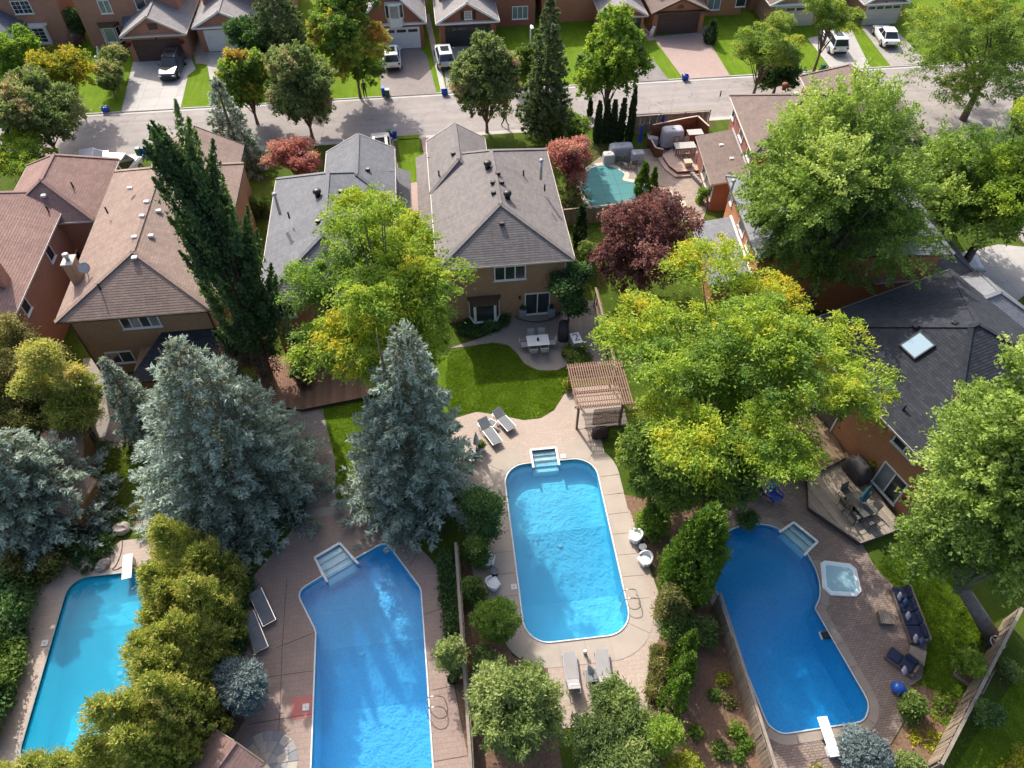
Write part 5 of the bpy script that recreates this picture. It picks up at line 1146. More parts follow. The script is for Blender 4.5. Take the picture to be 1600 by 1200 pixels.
# terrace beyond the covered pool
t = thing('wooden_deck', 'two-step pink composite deck beside the low sun-room', 'deck', F3(1040, 255, 0)); PD = [plain('composite_deck_%d' % k, (.5 * f, .36 * f, .29 * f), None, 2, .8) for k, f in enumerate((.93, 1, 1.05))]
dp4 = [(q_[0] - t.location.x, q_[1] - t.location.y) for q_ in FP(((1036, 244), (1058, 228), (1095, 222), (1108, 252), (1090, 266), (1058, 268), (1045, 258)), .45)]; planks(t, dp4, .45, .16, PD); MB().slab(offset_loop(ccw(dp4), .35), [], 0, .2).build('lower_step', PD[1], t); MB().slab(offset_loop(ccw(dp4), -.02), [], .2, .415).build('riser', REDWOOD, t)
def screen(label, pts, h, cap=True):
    P_ = FP(pts); t = thing('deck_screen', label, 'screen', (P_[0][0], P_[0][1], 0)); o_ = Vector((*P_[0], 0))
    for i in range(len(P_) - 1):
        a, b = Vector((*P_[i], 0)) - o_, Vector((*P_[i + 1], 0)) - o_; nb = max(2, int(h / .16))
        for k in range(nb): MB().bar(a + Vector((0, 0, .1 + k * h / nb)), b + Vector((0, 0, .1 + k * h / nb)), .04, h / nb - .02).build('board', REDWOOD, t)
        MB().bar(a + Vector((0, 0, h + .06)), b + Vector((0, 0, h + .06)), .16, .04).build('cap', plain('pale_cap', (.5, .38, .3), None, 3, .7), t)
screen('red-stained timber screen behind the round grey cover', ((1016, 222), (1062, 212), (1085, 208), (1102, 224)), 1.7); screen('low red-stained planter wall with pale cap on the raised deck', ((1012, 232), (1010, 222), (1022, 245), (1034, 248)), .9)
closed_umbrella('closed blue umbrella standing beside the dark cedars', F3(997, 240, .02), 2.9, UMB_B); closed_umbrella('closed blue umbrella against the red-stained screen', F3(1031, 216, .02), 2.5, UMB_B)
GREYC = plain('grey_furniture_cover', (.42, .42, .44), (.33, .33, .35), 3, .7)
covered_grill('big round grey cover over garden furniture on the raised deck', (1048, 224), 1.0, GREYC, 0, .3, 2.0, 1.3, 1.5); covered_grill('grey covered swing seat beside the teal pool', (969, 244), 1.0, GREYC, 0, .03, 2.2, 1.1, 1.15); covered_grill('small pale covered box left of the swing seat', (950, 253), .8, plain('pale_cover', (.5, .48, .44), None, 3, .8), 0, .03, 1.3, 1.1, 1.1); covered_grill('silver-grey covered chair stack beside the blue umbrella', (995, 252), .9, GREYC, 0, .03, 1.3, 1.0, 1.1)
covered_grill('small grey covered box inside the planter wall', (1020, 226), .7, GREYC, R(-30), .2, 1.2, .8, 1.1)
for k, (x, y, f_) in enumerate(((968, 256, 60), (976, 262, -120), (988, 262, 100))): dining_chair('dark metal garden chair beside the covered pool, %s one' % ('left', 'middle', 'right')[k], F(x, y), R(f_), DKF, DKS)
t = thing('dining_table', 'pale rectangular table on the raised deck', 'table', F3(1068, 238, .45)); MB().rbox((0, 0, .72), (1.9, 1.0, .04), .01).build('table_top', CONCL, t); lm = MB().bx(-.03, .03, -.03, .03, 0, .7).mesh('leg', BROWN)
for sx in (-1, 1):
    for sy in (-1, 1): inst('leg', lm, t, (sx * .85, sy * .4, 0))
for k, (sx, sy) in enumerate(((-.45, .75), (.45, .75), (-.45, -.75), (.45, -.75))): dining_chair('brown framed chair at the deck table, ' + ('far left', 'far right', 'near left', 'near right')[k], (t.location.x + sx, t.location.y + sy), R(-90 if sy > 0 else 90), BROWN, plain('tan_sling', (.4, .32, .25), None, 3, .8), .45)
t = thing('storage_cabinet', 'tan and grey cabinet in the corner of the red screen', 'cabinet', F3(1083, 222, .45)); MB().rbox((0, 0, .5), (1.3, .8, 1.0), .03).build('body', REDWOOD, t); MB().rbox((0, 0, 1.02), (1.4, .9, .05), .01).build('top', CONCL, t)
pot('square tan planter on the corner of the pink deck', (1074, 259), .28, .5, plain('tan_planter', (.5, .4, .28), None, 3, .8), None, .45, True)
fill = MB(); t = thing('retaining_wall', 'low grey block wall beside the pink deck steps', 'wall', F3(1084, 282, 0)); rb = MB().rbox((0, 0, .2), (.38, .3, .4), .02).mesh('block', CONC)
for k in range(6): p = F3(1078 + k * 3.4, 272 + k * 3.6, 0); inst('block', rb, t, (p.x - t.location.x, p.y - t.location.y, 0), (0, 0, R(-50)))
# ================================================================== vehicles, bins, lamp, people
TYRE = plain('tyre_rubber', (.015, .015, .016), None, 5, .85); RIM_ = plain('alloy_rim', (.45, .45, .46), None, 5, .3, metal=.9); CARGLASS = plain('car_glass', (.012, .016, .02), (.02, .026, .03), 2, .04, spec=.8)
HEADL = plain('headlight_glass', (.6, .62, .62), None, 3, .1); TAILL = plain('tail_light_red', (.3, .01, .01), None, 3, .2); PLATE = plain('number_plate', (.6, .6, .58), None, 3, .5)
def car(label, pos, rz, paint, kind='suv', z=.02, rails=False):
    """local +y is the front"""
    t = thing('parked_car', label, 'car', (pos[0], pos[1], z), rz); suv = kind == 'suv'
    L, W, Hb, Hr = (4.7, .94, 1.05, 1.68) if suv else ((4.6, .9, .92, 1.44) if kind == 'sedan' else (5.3, 1.0, 1.2, 2.2))
    st = [(-L / 2, .78, .42, Hb * .8), (-L / 2 + .12, .92, .3, Hb * .97), (-L / 2 + .6, 1, .24, Hb), (-L * .1, 1, .22, Hb), (L * .2, 1, .22, Hb * .97), (L * .36, .97, .24, Hb * .9), (L / 2 - .22, .9, .3, Hb * .8), (L / 2, .74, .42, Hb * .62)]
    V = []; 
    for y, w, zb, zt in st:
        w *= W; V += [(-w * .92, y, zb), (-w, y, zb + .22), (-w, y, zt - .16), (-w * .9, y, zt), (w * .9, y, zt), (w, y, zt - .16), (w, y, zb + .22), (w * .92, y, zb)]
    fs = [(i * 8 + k, i * 8 + (k + 1) % 8, i * 8 + 8 + (k + 1) % 8, i * 8 + 8 + k) for i in range(len(st) - 1) for k in range(8)] + [tuple(range(8)), tuple(range(len(st) * 8 - 1, len(st) * 8 - 9, -1))]
    body = MB().add(V, fs).build('body', paint, t)
    y0, y1 = (-L / 2 + .12, L * .2) if suv else ((-L / 2 + .55, L * .17) if kind == 'sedan' else (-L / 2 + .1, L * .3)); r0, r1 = (y0 + .35, y1 - .75) if suv else ((y0 + .65, y1 - .75) if kind == 'sedan' else (y0 + .12, y1 - .7)); wb, wr = W * .88, W * .7
    zb, zr = Hb * .98, Hr - .05; B = [(-wb, y0, zb), (wb, y0, zb), (wb, y1, zb), (-wb, y1, zb)]; T = [(-wr, r0, zr), (wr, r0, zr), (wr, r1, zr), (-wr, r1, zr)]
    def pane(name, a, b, c, d, inset=.06):
        P = [Vector(x) for x in (a, b, c, d)]; m = sum(P, Vector()) / 4; P = [p + (m - p) * inset for p in P]; n = (P[1] - P[0]).cross(P[2] - P[0]).normalized(); mb = MB(); mb.add([(p + n * .012)[:] for p in P] + [(p - n * .02)[:] for p in P], [(0, 1, 2, 3), (7, 6, 5, 4), (0, 4, 5, 1), (1, 5, 6, 2), (2, 6, 7, 3), (3, 7, 4, 0)]); return mb.build(name, CARGLASS, t)
    MB().add(B + T, [(3, 2, 1, 0), (4, 5, 6, 7), (0, 1, 5, 4), (1, 2, 6, 5), (2, 3, 7, 6), (3, 0, 4, 7)]).build('cabin', paint, t)
    pane('rear_window', B[0], B[1], T[1], T[0], .1); pane('windscreen', B[2], B[3], T[3], T[2], .08)
    for s, (a, b, c, d) in ((1, (B[1], B[2], T[2], T[1])), (-1, (B[3], B[0], T[0], T[3]))):
        A, Bv, Cv, Dv = map(Vector, (a, b, c, d)); m0, m1 = A.lerp(Bv, .5), Dv.lerp(Cv, .5)
        pane('side_window', A, m0, m1, Dv, .09); pane('side_window', m0, Bv, Cv, m1, .09)
    MB().rbox((0, (r0 + r1) / 2, zr + .03), (wr * 2 + .04, r1 - r0 + .12, .07), .03).build('roof', paint, t)
    if suv: MB().rbox((0, (r0 + r1) / 2 + .15, zr + .068), (wr * 1.3, (r1 - r0) * .55, .012), .004).build('sunroof', CARGLASS, t)
    if rails:
        for s in (-1, 1): MB().tube([(s * wr * .92, r0 + .1, zr + .07), (s * wr * .92, r0 + .2, zr + .13), (s * wr * .92, r1 - .2, zr + .13), (s * wr * .92, r1 - .1, zr + .07)], .02, 6).build('roof_rail', STEEL, t)
        for y in (r0 + .45, r1 - .4): MB().bar((-wr * .92, y, zr + .14), (wr * .92, y, zr + .14), .06, .03).build('roof_bar', STEEL, t)
    tm = MB().lathe([(.2, -.11), (.33, -.11), (.36, -.07), (.36, .07), (.33, .11), (.2, .11)], 18).mesh('tyre', TYRE, False); rm = MB().lathe([(.06, -.1), (.22, -.112), (.24, -.06), (.24, .06), (.22, .112), (.06, .1)], 10).mesh('rim', RIM_)
    for s in (-1, 1):
        for y in (-L * .3, L * .31):
            w = bpy.data.objects.new('wheel', tm); w.location = (s * (W - .06), y, .36); w.rotation_euler = (0, R(90), 0); link(w, t); inst('rim', rm, w, (0, 0, s * .02))
        MB().rbox((s * W * .72, L / 2 - .1, Hb * .62), (.34, .22, .14), .05).build('headlight', HEADL, t); MB().rbox((s * W * .74, -L / 2 + .06, Hb * .82), (.26, .14, .2), .04).build('tail_light', TAILL, t)
        MB().rbox((s * (W + .09), L * .14, Hb + .02), (.2, .12, .14), .04).build('mirror', paint, t)
        for y in (-.55, .45): MB().rbox((s * (W + .004), y, Hb * .8), (.02, .16, .03), .008).build('door_handle', STEEL, t)
    MB().rbox((0, L / 2 - .01, .45), (W * 1.5, .12, .22), .05).build('bumper', BLACK, t); MB().rbox((0, -L / 2 + .01, .45), (W * 1.5, .12, .22), .05).build('bumper', BLACK, t)
    MB().bx(-.25, .25, -L / 2 - .07, -L / 2 - .055, .62, .74).build('number_plate', PLATE, t); MB().rbox((0, L / 2 - .02, Hb * .58), (.7, .08, .14), .03).build('grille', DMETAL, t)
    return t
def paint(n, c): return plain(n, c, tuple(x * .96 for x in c), 1, .28, coat=.8)
P_BLUE = paint('dark_blue_paint', (.012, .02, .035)); P_WHITE = paint('white_car_paint', (.74, .75, .75)); P_SILV = paint('silver_car_paint', (.42, .43, .45)); P_RED = paint('maroon_paint', (.12, .02, .025)); P_TAUPE = paint('taupe_car_paint', (.3, .27, .24))
car('dark blue suv with roof bars in front of the brown garage door', F(272, 112), R(177), P_BLUE, 'suv', .02, True)
car('white suv parked by the green and orange maple', F(613, 97), R(2), P_WHITE); car('silver-roofed car beside the grey-green maple', F(695, 96), R(4), P_SILV)
car('white suv under the leaning locust on the far driveway', F(1300, 73), R(-5), P_WHITE); car('white sedan on the driveway at the top right', F(1381, 63), R(-8), P_WHITE, 'sedan')
car('taupe suv half under the small garage roof', (38.6, 39.2), R(-95), P_TAUPE); car('white car behind the red-brown roof at far left', F(135, 262), R(100), P_WHITE, 'sedan'); car('white van between the two left roofs', F(193, 283), R(-12), P_WHITE, 'van')
car('pale car behind the gable of the blue-grey roof', F(597, 240), R(3), paint('cream_car_paint', (.6, .57, .52)), 'suv')

BINB = plain('blue_bin_plastic', (.012, .07, .42), (.01, .055, .34), 3, .5); BING = plain('green_bin_plastic', (.02, .12, .06), (.015, .09, .05), 3, .5)
def box_bin(label, px, mat=BINB, z=.02, rz=0.0, lid=None):
    t = thing('recycling_box', label, 'recycling bin', F3(*px, z), rz); mb = MB(); V = []
    for zz, s in ((0, .85), (.42, 1.0), (.44, 1.06), (.46, 1.06), (.45, .94), (.06, .8)): V += [(-.33 * s, -.22 * s, zz), (.33 * s, -.22 * s, zz), (.33 * s, .22 * s, zz), (-.33 * s, .22 * s, zz)]
    mb.add(V, [(i * 4 + k, i * 4 + (k + 1) % 4, i * 4 + 4 + (k + 1) % 4, i * 4 + 4 + k) for i in range(5) for k in range(4)] + [(3, 2, 1, 0), (20, 21, 22, 23)]); mb.build('tub', mat, t)
    r_ = random.Random(int(px[0]))
    for k in range(4): MB().rbox((r_.uniform(-.17, .17), r_.uniform(-.1, .1), .36 + .05 * k), (.22, .16, .12), .03, r_.uniform(0, 3)).build('carton', (WHITE, mat, CREAM, mat)[k], t)
def cart(label, px, mat=BING, lidm=None, z=.02, rz=0.0):
    t = thing('wheeled_bin', label, 'green bin', F3(*px, z), rz); MB().rbox((0, 0, .38), (.42, .45, .72), .04, tz=1.0).build('body', mat, t); MB().rbox((0, 0, .77), (.46, .5, .06), .02).build('lid', lidm or mat, t)
    for s in (-.2, .2): MB().lathe([(.1, -.03), (.1, .03)], 12, (0, 0, 0), Matrix.Translation((s, .24, .1)) @ Matrix.Rotation(R(90), 4, 'Y')).build('wheel', BLACK, t)
    MB().bar((-.18, .27, .72), (.18, .27, .72), .03).build('handle', mat, t)
box_bin('blue recycling box at the kerb below the ball-headed trees', (166, 174)); cart('blue bin beside the pink wall at the top left', (315, 18), BINB)
box_bin('blue recycling box tipped beside the left asphalt driveway', (228, 240), BINB, .02, R(30)); cart('dark green bin beside the tipped blue box', (219, 243), BING)
cart('blue wheeled bin left of the grey paver driveway', (600, 148), BINB); cart('green bin with pale lid left of the grey paver driveway', (606, 151), BING, plain('pale_lid', (.4, .5, .48), None, 3, .5))
box_bin('blue recycling box below the grey-green maple', (695, 147)); box_bin('blue recycling box at the near kerb above the blue-grey gable', (615, 214)); cart('green bin at the near kerb above the blue-grey gable', (608, 215))
box_bin('small blue recycling box at the corner of the pink driveway', (1070, 124)); cart('green bin on the far kerb right of the locust trunk', (1284, 112))
for k, (x, c_) in enumerate(((1291, (.25, .05, .05)), (1295, (.55, .55, .55)), (1301, (.03, .04, .16)))):
    t = thing('refuse_bag', ('dark red', 'white', 'navy')[k] + ' refuse bag on the far kerb beside the concrete driveway', 'bag', F3(x, 112, .02)); MB().lathe([(.12, 0), (.25, .08), (.26, .22), (.14, .4), (.04, .46), (.08, .52)], 10).build('sack', plain('bag_%d' % k, c_, None, 5, .4), t, True); MB().lathe([(.05, .44), (.05, .48)], 8).build('tie', WHITE, t)
for k, (x, y) in enumerate(((165, 66), (191, 66))):
    t = thing('garden_chair', 'red garden chair under the bay window, %s one' % ('left', 'right')[k], 'chair', F3(x, y, .02), R(180)); m_ = plain('red_plastic', (.4, .02, .05), None, 3, .5)
    MB().rbox((0, 0, .42), (.5, .5, .04), .015).build('seat', m_, t); MB().rbox((0, -.26, .72), (.5, .04, .6), .02, rx=R(12)).build('backrest', m_, t); lm = MB().bx(-.03, .03, -.03, .03, 0, .41).mesh('leg', m_)
    for sx in (-1, 1):
        for sy in (-1, 1): inst('leg', lm, t, (sx * .21, sy * .21, 0))
t = thing('garden_statue', 'white garden ornament on the lawn beside the bay window', 'ornament', F3(154, 90, 0)); MB().rbox((0, 0, .1), (.8, .4, .2), .06).build('plinth', WHITE, t); MB().tube([(.15, 0, .18), (.2, 0, .6), (.32, 0, 1.05), (.25, 0, 1.2)], [.2, .16, .08, .07], 10).build('figure', WHITE, t, True)
t = thing('stone_post', 'white stone ornament at the corner of the brown garage', 'ornament', F3(1017, 56, 0)); MB().tube([(0, 0, 0), (.05, 0, .5), (.2, 0, .9)], [.28, .22, .16], 10).build('body', WHITE, t, True); MB().ell((.22, 0, .95), (.22, .18, .14), 10, 6).build('head', WHITE, t, True)
# street lamp
lb = F(836, 168); hl = HZ(lb, 823, 38); t = thing('street_lamp', 'white street lamp rising beside the tall dark spruce', 'street lamp', (lb[0], 70.95, 0)); hl = HZ((lb[0], 70.95), 823, 38)
MB().tube([(0, 0, 0), (0, 0, hl * .95), (0, -.15, hl), (0, -.6, hl + .1)], [.1, .06, .045, .04], 10).build('pole', WHITE, t, True); MB().rbox((0, -.85, hl + .1), (.3, .65, .14), .05).build('lamp_head', WHITE, t); MB().rbox((0, -.85, hl + .02), (.22, .5, .03), .01).build('lens', HEADL, t)

# people on the street
def person(label, loc, rz, pose, cols):
    """cols: (shoes, trousers, top, skin, hair); local +y is forward"""
    J, E, Rd = pose; me = bpy.data.meshes.new('body'); me.from_pydata(J, E, [])
    m, nt, b = newmat('clothes_' + str(len(bpy.data.materials)), .85); sp = node(nt, 'ShaderNodeSeparateXYZ'); nt.links.new(node(nt, 'ShaderNodeTexCoord').outputs['Object'], sp.inputs[0])
    mp = node(nt, 'ShaderNodeMath', operation='DIVIDE'); mp.inputs[1].default_value = 2; nt.links.new(sp.outputs['Z'], mp.inputs[0])
    nt.links.new(ramp(nt, mp.outputs[0], [(0, cols[0]), (.05, cols[1]), (.46, cols[2]), (.735, cols[3])], 'CONSTANT'), b.inputs['Base Color'])
    me.materials.append(m); t = thing('person', label, 'person', loc, rz); o = inst('body', me, t)
    sk = o.modifiers.new('skin', 'SKIN'); 
    for v, r_ in zip(me.skin_vertices[0].data, Rd): v.radius = r_ if isinstance(r_, tuple) else (r_, r_)
    me.skin_vertices[0].data[0].use_root = True; o.modifiers.new('sub', 'SUBSURF').levels = 2; o.modifiers['sub'].render_levels = 2; sk.use_smooth_shade = True
    hd = J[3]; MB().ell((hd[0], hd[1] - .02, hd[2] + .03), (.092, .105, .1), 12, 8).build('hair', plain('hair_' + label[:8], cols[4], None, 8, .7), t, True)
    MB().tube([(hd[0], hd[1] + .09, hd[2] - .0), (hd[0], hd[1] + .125, hd[2] - .03)], [.012, .02], 6).build('nose', plain('skin', (.45, .28, .2), None, 5, .6), t, True)
    return t
def walk(stride, arm):
    J = [(0, 0, .93), (0, 0, 1.15), (0, .01, 1.40), (0, .03, 1.64), (-.17, 0, 1.40), (-.24, -arm * .5, 1.13), (-.25, -arm + .08, .9), (.17, 0, 1.40), (.24, arm * .5, 1.13), (.25, arm + .1, .92),
         (-.09, 0, .88), (-.1, stride * .55, .48), (-.1, stride, .07), (-.1, stride + .17, .04), (.09, 0, .88), (.1, -stride * .3, .48), (.1, -stride, .1), (.1, -stride + .14, .04), (0, .02, 1.5)]
    E = [(0, 1), (1, 2), (2, 18), (18, 3), (2, 4), (4, 5), (5, 6), (2, 7), (7, 8), (8, 9), (0, 10), (10, 11), (11, 12), (12, 13), (0, 14), (14, 15), (15, 16), (16, 17)]
    Rd = [(.15, .11), (.14, .1), (.14, .09), (.09, .1), .07, .05, .042, .07, .05, .042, .095, .065, .045, .04, .095, .065, .045, .04, .055]
    return J, E, Rd
person('walking person in dark clothes on the road beside the maple', F3(788, 196, -.07), R(-100), walk(.3, .18), ((.02, .02, .02), (.02, .022, .03), (.02, .02, .022), (.45, .28, .2), (.03, .02, .015)))
person('person in black standing in the shade beside the kerb maple trunk', F3(571, 151, .0), R(200), walk(.05, .05), ((.02, .02, .02), (.015, .015, .018), (.03, .03, .033), (.45, .28, .2), (.03, .02, .015)))
# ================================================================== vegetation
def unit(v): return v / np.maximum(np.linalg.norm(v, axis=-1, keepdims=True), 1e-9)
def leaf_mesh(name, c, d, l, w, tint, mat, rng, upbias=.8, cup=.0, jit=.5):
    N = len(c); up = rng.normal(0, jit, (N, 3)); up[:, 2] += upbias
    s = unit(np.cross(d, up)); n = np.cross(s, d)
    Q = 3; v = np.empty((N, 3, 3), dtype=np.float32); e = c - d * (l * .45)[:, None]; sw = s * (w * .62)[:, None]
    v[:, 0] = e + sw; v[:, 1] = e - sw; v[:, 2] = c + d * (l * .6)[:, None]
    me = bpy.data.meshes.new(name); me.vertices.add(Q * N); me.vertices.foreach_set('co', v.ravel())
    me.loops.add(Q * N); me.loops.foreach_set('vertex_index', np.arange(Q * N, dtype=np.int32))
    me.polygons.add(N); me.polygons.foreach_set('loop_start', np.arange(0, Q * N, Q, dtype=np.int32))
    at = me.attributes.new('tint', 'FLOAT', 'FACE'); at.data.foreach_set('value', np.clip(tint, 0, 1).astype(np.float32))
    me.materials.append(mat); me.update(calc_edges=True); return me
def sph(rng, n): return unit(rng.normal(0, 1, (n, 3)))

def broad(rng, rx, ry, rz, zc, ncl, per, cr, flat=.6, ll=.2, lw=.12, droop=.25, elong=0.0, lobes=9, tip=.0, lobe_r=.5, bottom=-.75, inner=.25, lflat=.85):
    """limbs carry lobes of foliage, each lobe a shell of leaf clumps, with clefts between the lobes"""
    u = sph(rng, lobes * 3); u = u[u[:, 2] > bottom - .15][:lobes]; lobes = len(u)
    f = np.where(rng.random(lobes) < .72, rng.uniform(.72, 1.0, lobes), rng.uniform(.15, .6, lobes)) * (1 - lobe_r * .75)
    LR = lobe_r * rng.uniform(.7, 1.2, lobes); sc_ = np.array([rx, ry, rz]); LC = u * f[:, None] * sc_; Lt = rng.normal(.02, .19, lobes)
    mr = min(rx, ry, max(rz, .55 * rx)); S = np.array([1, 1, lflat]) * (mr * .5 + sc_ * .5)
    M = ncl * 3; idx = rng.choice(lobes, M, p=LR ** 2 / (LR ** 2).sum()); dirs = sph(rng, M); dirs[:, 2] = np.where((dirs[:, 2] < -.25) & (rng.random(M) < .6), -dirs[:, 2], dirs[:, 2])
    rad = np.where(rng.random(M) < inner, rng.uniform(.3, .8, M), rng.uniform(.82, 1.1, M))
    C = LC[idx] + dirs * (LR[idx] * rad)[:, None] * S
    deep = np.zeros(M, bool)
    for k in range(lobes):
        q = (C - LC[k]) / (S * LR[k]); deep |= (np.linalg.norm(q, axis=1) < .7) & (idx != k)
    keep = (~deep | (rng.random(M) < inner * .6)) & (C[:, 2] / rz > bottom)
    C = C[keep][:ncl]; li = idx[keep][:ncl]; dd = dirs[keep][:ncl]; K = len(C)
    O = unit(dd * .7 + C / sc_ * .6 + np.array([0, 0, .1])); r = cr * rng.uniform(.55, 1.4, K)
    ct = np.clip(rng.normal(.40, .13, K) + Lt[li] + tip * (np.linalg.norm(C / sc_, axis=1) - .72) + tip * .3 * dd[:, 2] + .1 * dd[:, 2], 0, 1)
    i = np.repeat(np.arange(K), per); N = len(i)
    g = rng.normal(0, .40, (N, 3)) * r[i][:, None]; g[:, 2] *= flat
    if elong:
        t = rng.uniform(-.5, 1.0, N); g *= (1 - .65 * np.clip(t, 0, 1))[:, None]; g += O[i] * (t * r[i] * elong)[:, None]
    g[:, 2] -= droop * (g[:, 0] ** 2 + g[:, 1] ** 2) / np.maximum(r[i], .1)
    c = C[i] + g; c[:, 2] += zc; c[:, 2] = np.maximum(c[:, 2], (.03 if zc > .6 else -.2) + .1 * rng.random(N))
    d = unit(O[i] * .7 + rng.normal(0, .6, (N, 3)) + np.array([0, 0, -droop]))
    sz = rng.uniform(.7, 1.3, N)
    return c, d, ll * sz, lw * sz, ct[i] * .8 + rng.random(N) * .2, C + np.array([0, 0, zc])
def spruce(rng, h, rad, nlev=24, ll=.21, lw=.075, lean=(0, 0), z0=.25, dens=1.0, power=.68, droop=.12, wid=.42):
    cs, ds, ts = [], [], []
    for k in range(nlev):
        f = (k + rng.uniform(-.3, .3)) / nlev; z = z0 + (h - z0) * f; Rz = rad * max(.03, (1 - f)) ** power
        nb = max(5, int(5 + Rz * 2.6))
        for j in range(nb):
            a = 2 * math.pi * (j + rng.uniform(-.35, .35)) / nb + k * 1.1; L = Rz * rng.uniform(.72, 1.12)
            ns = max(4, int(L * 7.5 * dens)); s = rng.uniform(.18, 1, ns) ** .8
            side = rng.choice([-1, 1], ns); tw = (wid * L * (1.08 - s) + .18) * rng.uniform(.5, 1, ns)
            m = 9; si = np.repeat(np.arange(ns), m); q = rng.random(len(si))
            ang = side[si] * rng.uniform(.5, 1.0, len(si))
            dx = np.cos(ang); dy = np.sin(ang); rr = s[si] * L + dx * tw[si] * q; lat = dy * tw[si] * q
            zz = z - droop * L * (s[si] ** 1.5) + .10 * L * (s[si] ** 4) + rng.normal(.0, .09, len(si)) - .12 * np.abs(lat)
            ca, sa = math.cos(a), math.sin(a)
            cs.append(np.stack([rr * ca - lat * sa, rr * sa + lat * ca, zz], 1))
            dv = np.stack([dx * ca - dy * sa, dx * sa + dy * ca, rng.uniform(.0, .7, len(si))], 1) + rng.normal(0, .35, (len(si), 3)); ds.append(unit(dv))
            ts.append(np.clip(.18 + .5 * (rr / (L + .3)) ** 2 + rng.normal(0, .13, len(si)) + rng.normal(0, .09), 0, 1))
    c = np.concatenate(cs); d = np.concatenate(ds); t = np.concatenate(ts); N = len(c)
    top = rng.random(60) ; c = np.concatenate([c, np.stack([rng.normal(0, .08, 60), rng.normal(0, .08, 60), h * (.93 + .08 * top)], 1)]); d = np.concatenate([d, unit(rng.normal(0, .4, (60, 3)) + [0, 0, 1])]); t = np.concatenate([t, np.full(60, .6)])
    c[:, 0] += lean[0] * c[:, 2]; c[:, 1] += lean[1] * c[:, 2]; N = len(c); sz = rng.uniform(.7, 1.3, N)
    return c, d, ll * sz, lw * sz, t, None
def cone(rng, h, rad, n, ll=.2, lw=.08, power=.7, lump=.18, nl=14, belly=.25, up=1.4, tuft=.27, per=16):
    """dense cedar: upright tufts of sprays on a lumpy cone or egg"""
    tuft = min(tuft, rad * .26); n = int(n * 1.45); ll *= .82; lw *= .82; K = max(20, n // per); f = rng.random(K) ** 1.2; a = rng.uniform(0, 2 * math.pi, K)
    prof = np.where(f < belly, .72 + .28 * np.sin(f / belly * math.pi / 2), np.clip(1 - ((f - belly) / (1 - belly)), 0, 1) ** power)
    ph = rng.uniform(0, 6.28, (nl,)); lm = np.zeros(K)
    for k in range(nl): lm += np.sin((k % 6 + 3) * a + (k // 4) * 5 * f + ph[k])
    lm /= math.sqrt(nl); rr = rad * prof * (1 + lump * lm) * (1 - .3 * rng.random(K) ** 2)
    C = np.stack([rr * np.cos(a), rr * np.sin(a), .05 + f * h], 1); O = unit(np.stack([np.cos(a), np.sin(a), np.full(K, up)], 1))
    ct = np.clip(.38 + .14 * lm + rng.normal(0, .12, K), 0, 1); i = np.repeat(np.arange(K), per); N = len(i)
    q = rng.random(N); tl = tuft * rng.uniform(.7, 1.5, K)
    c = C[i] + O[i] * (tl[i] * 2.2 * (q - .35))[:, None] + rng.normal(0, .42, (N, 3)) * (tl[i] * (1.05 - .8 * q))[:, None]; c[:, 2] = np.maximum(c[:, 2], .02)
    d = unit(O[i] + rng.normal(0, .45, (N, 3))); sz = rng.uniform(.7, 1.3, N)
    return c, d, ll * sz, lw * sz, np.clip(ct[i] + .3 * (q - .4) + rng.normal(0, .1, N), 0, 1), None

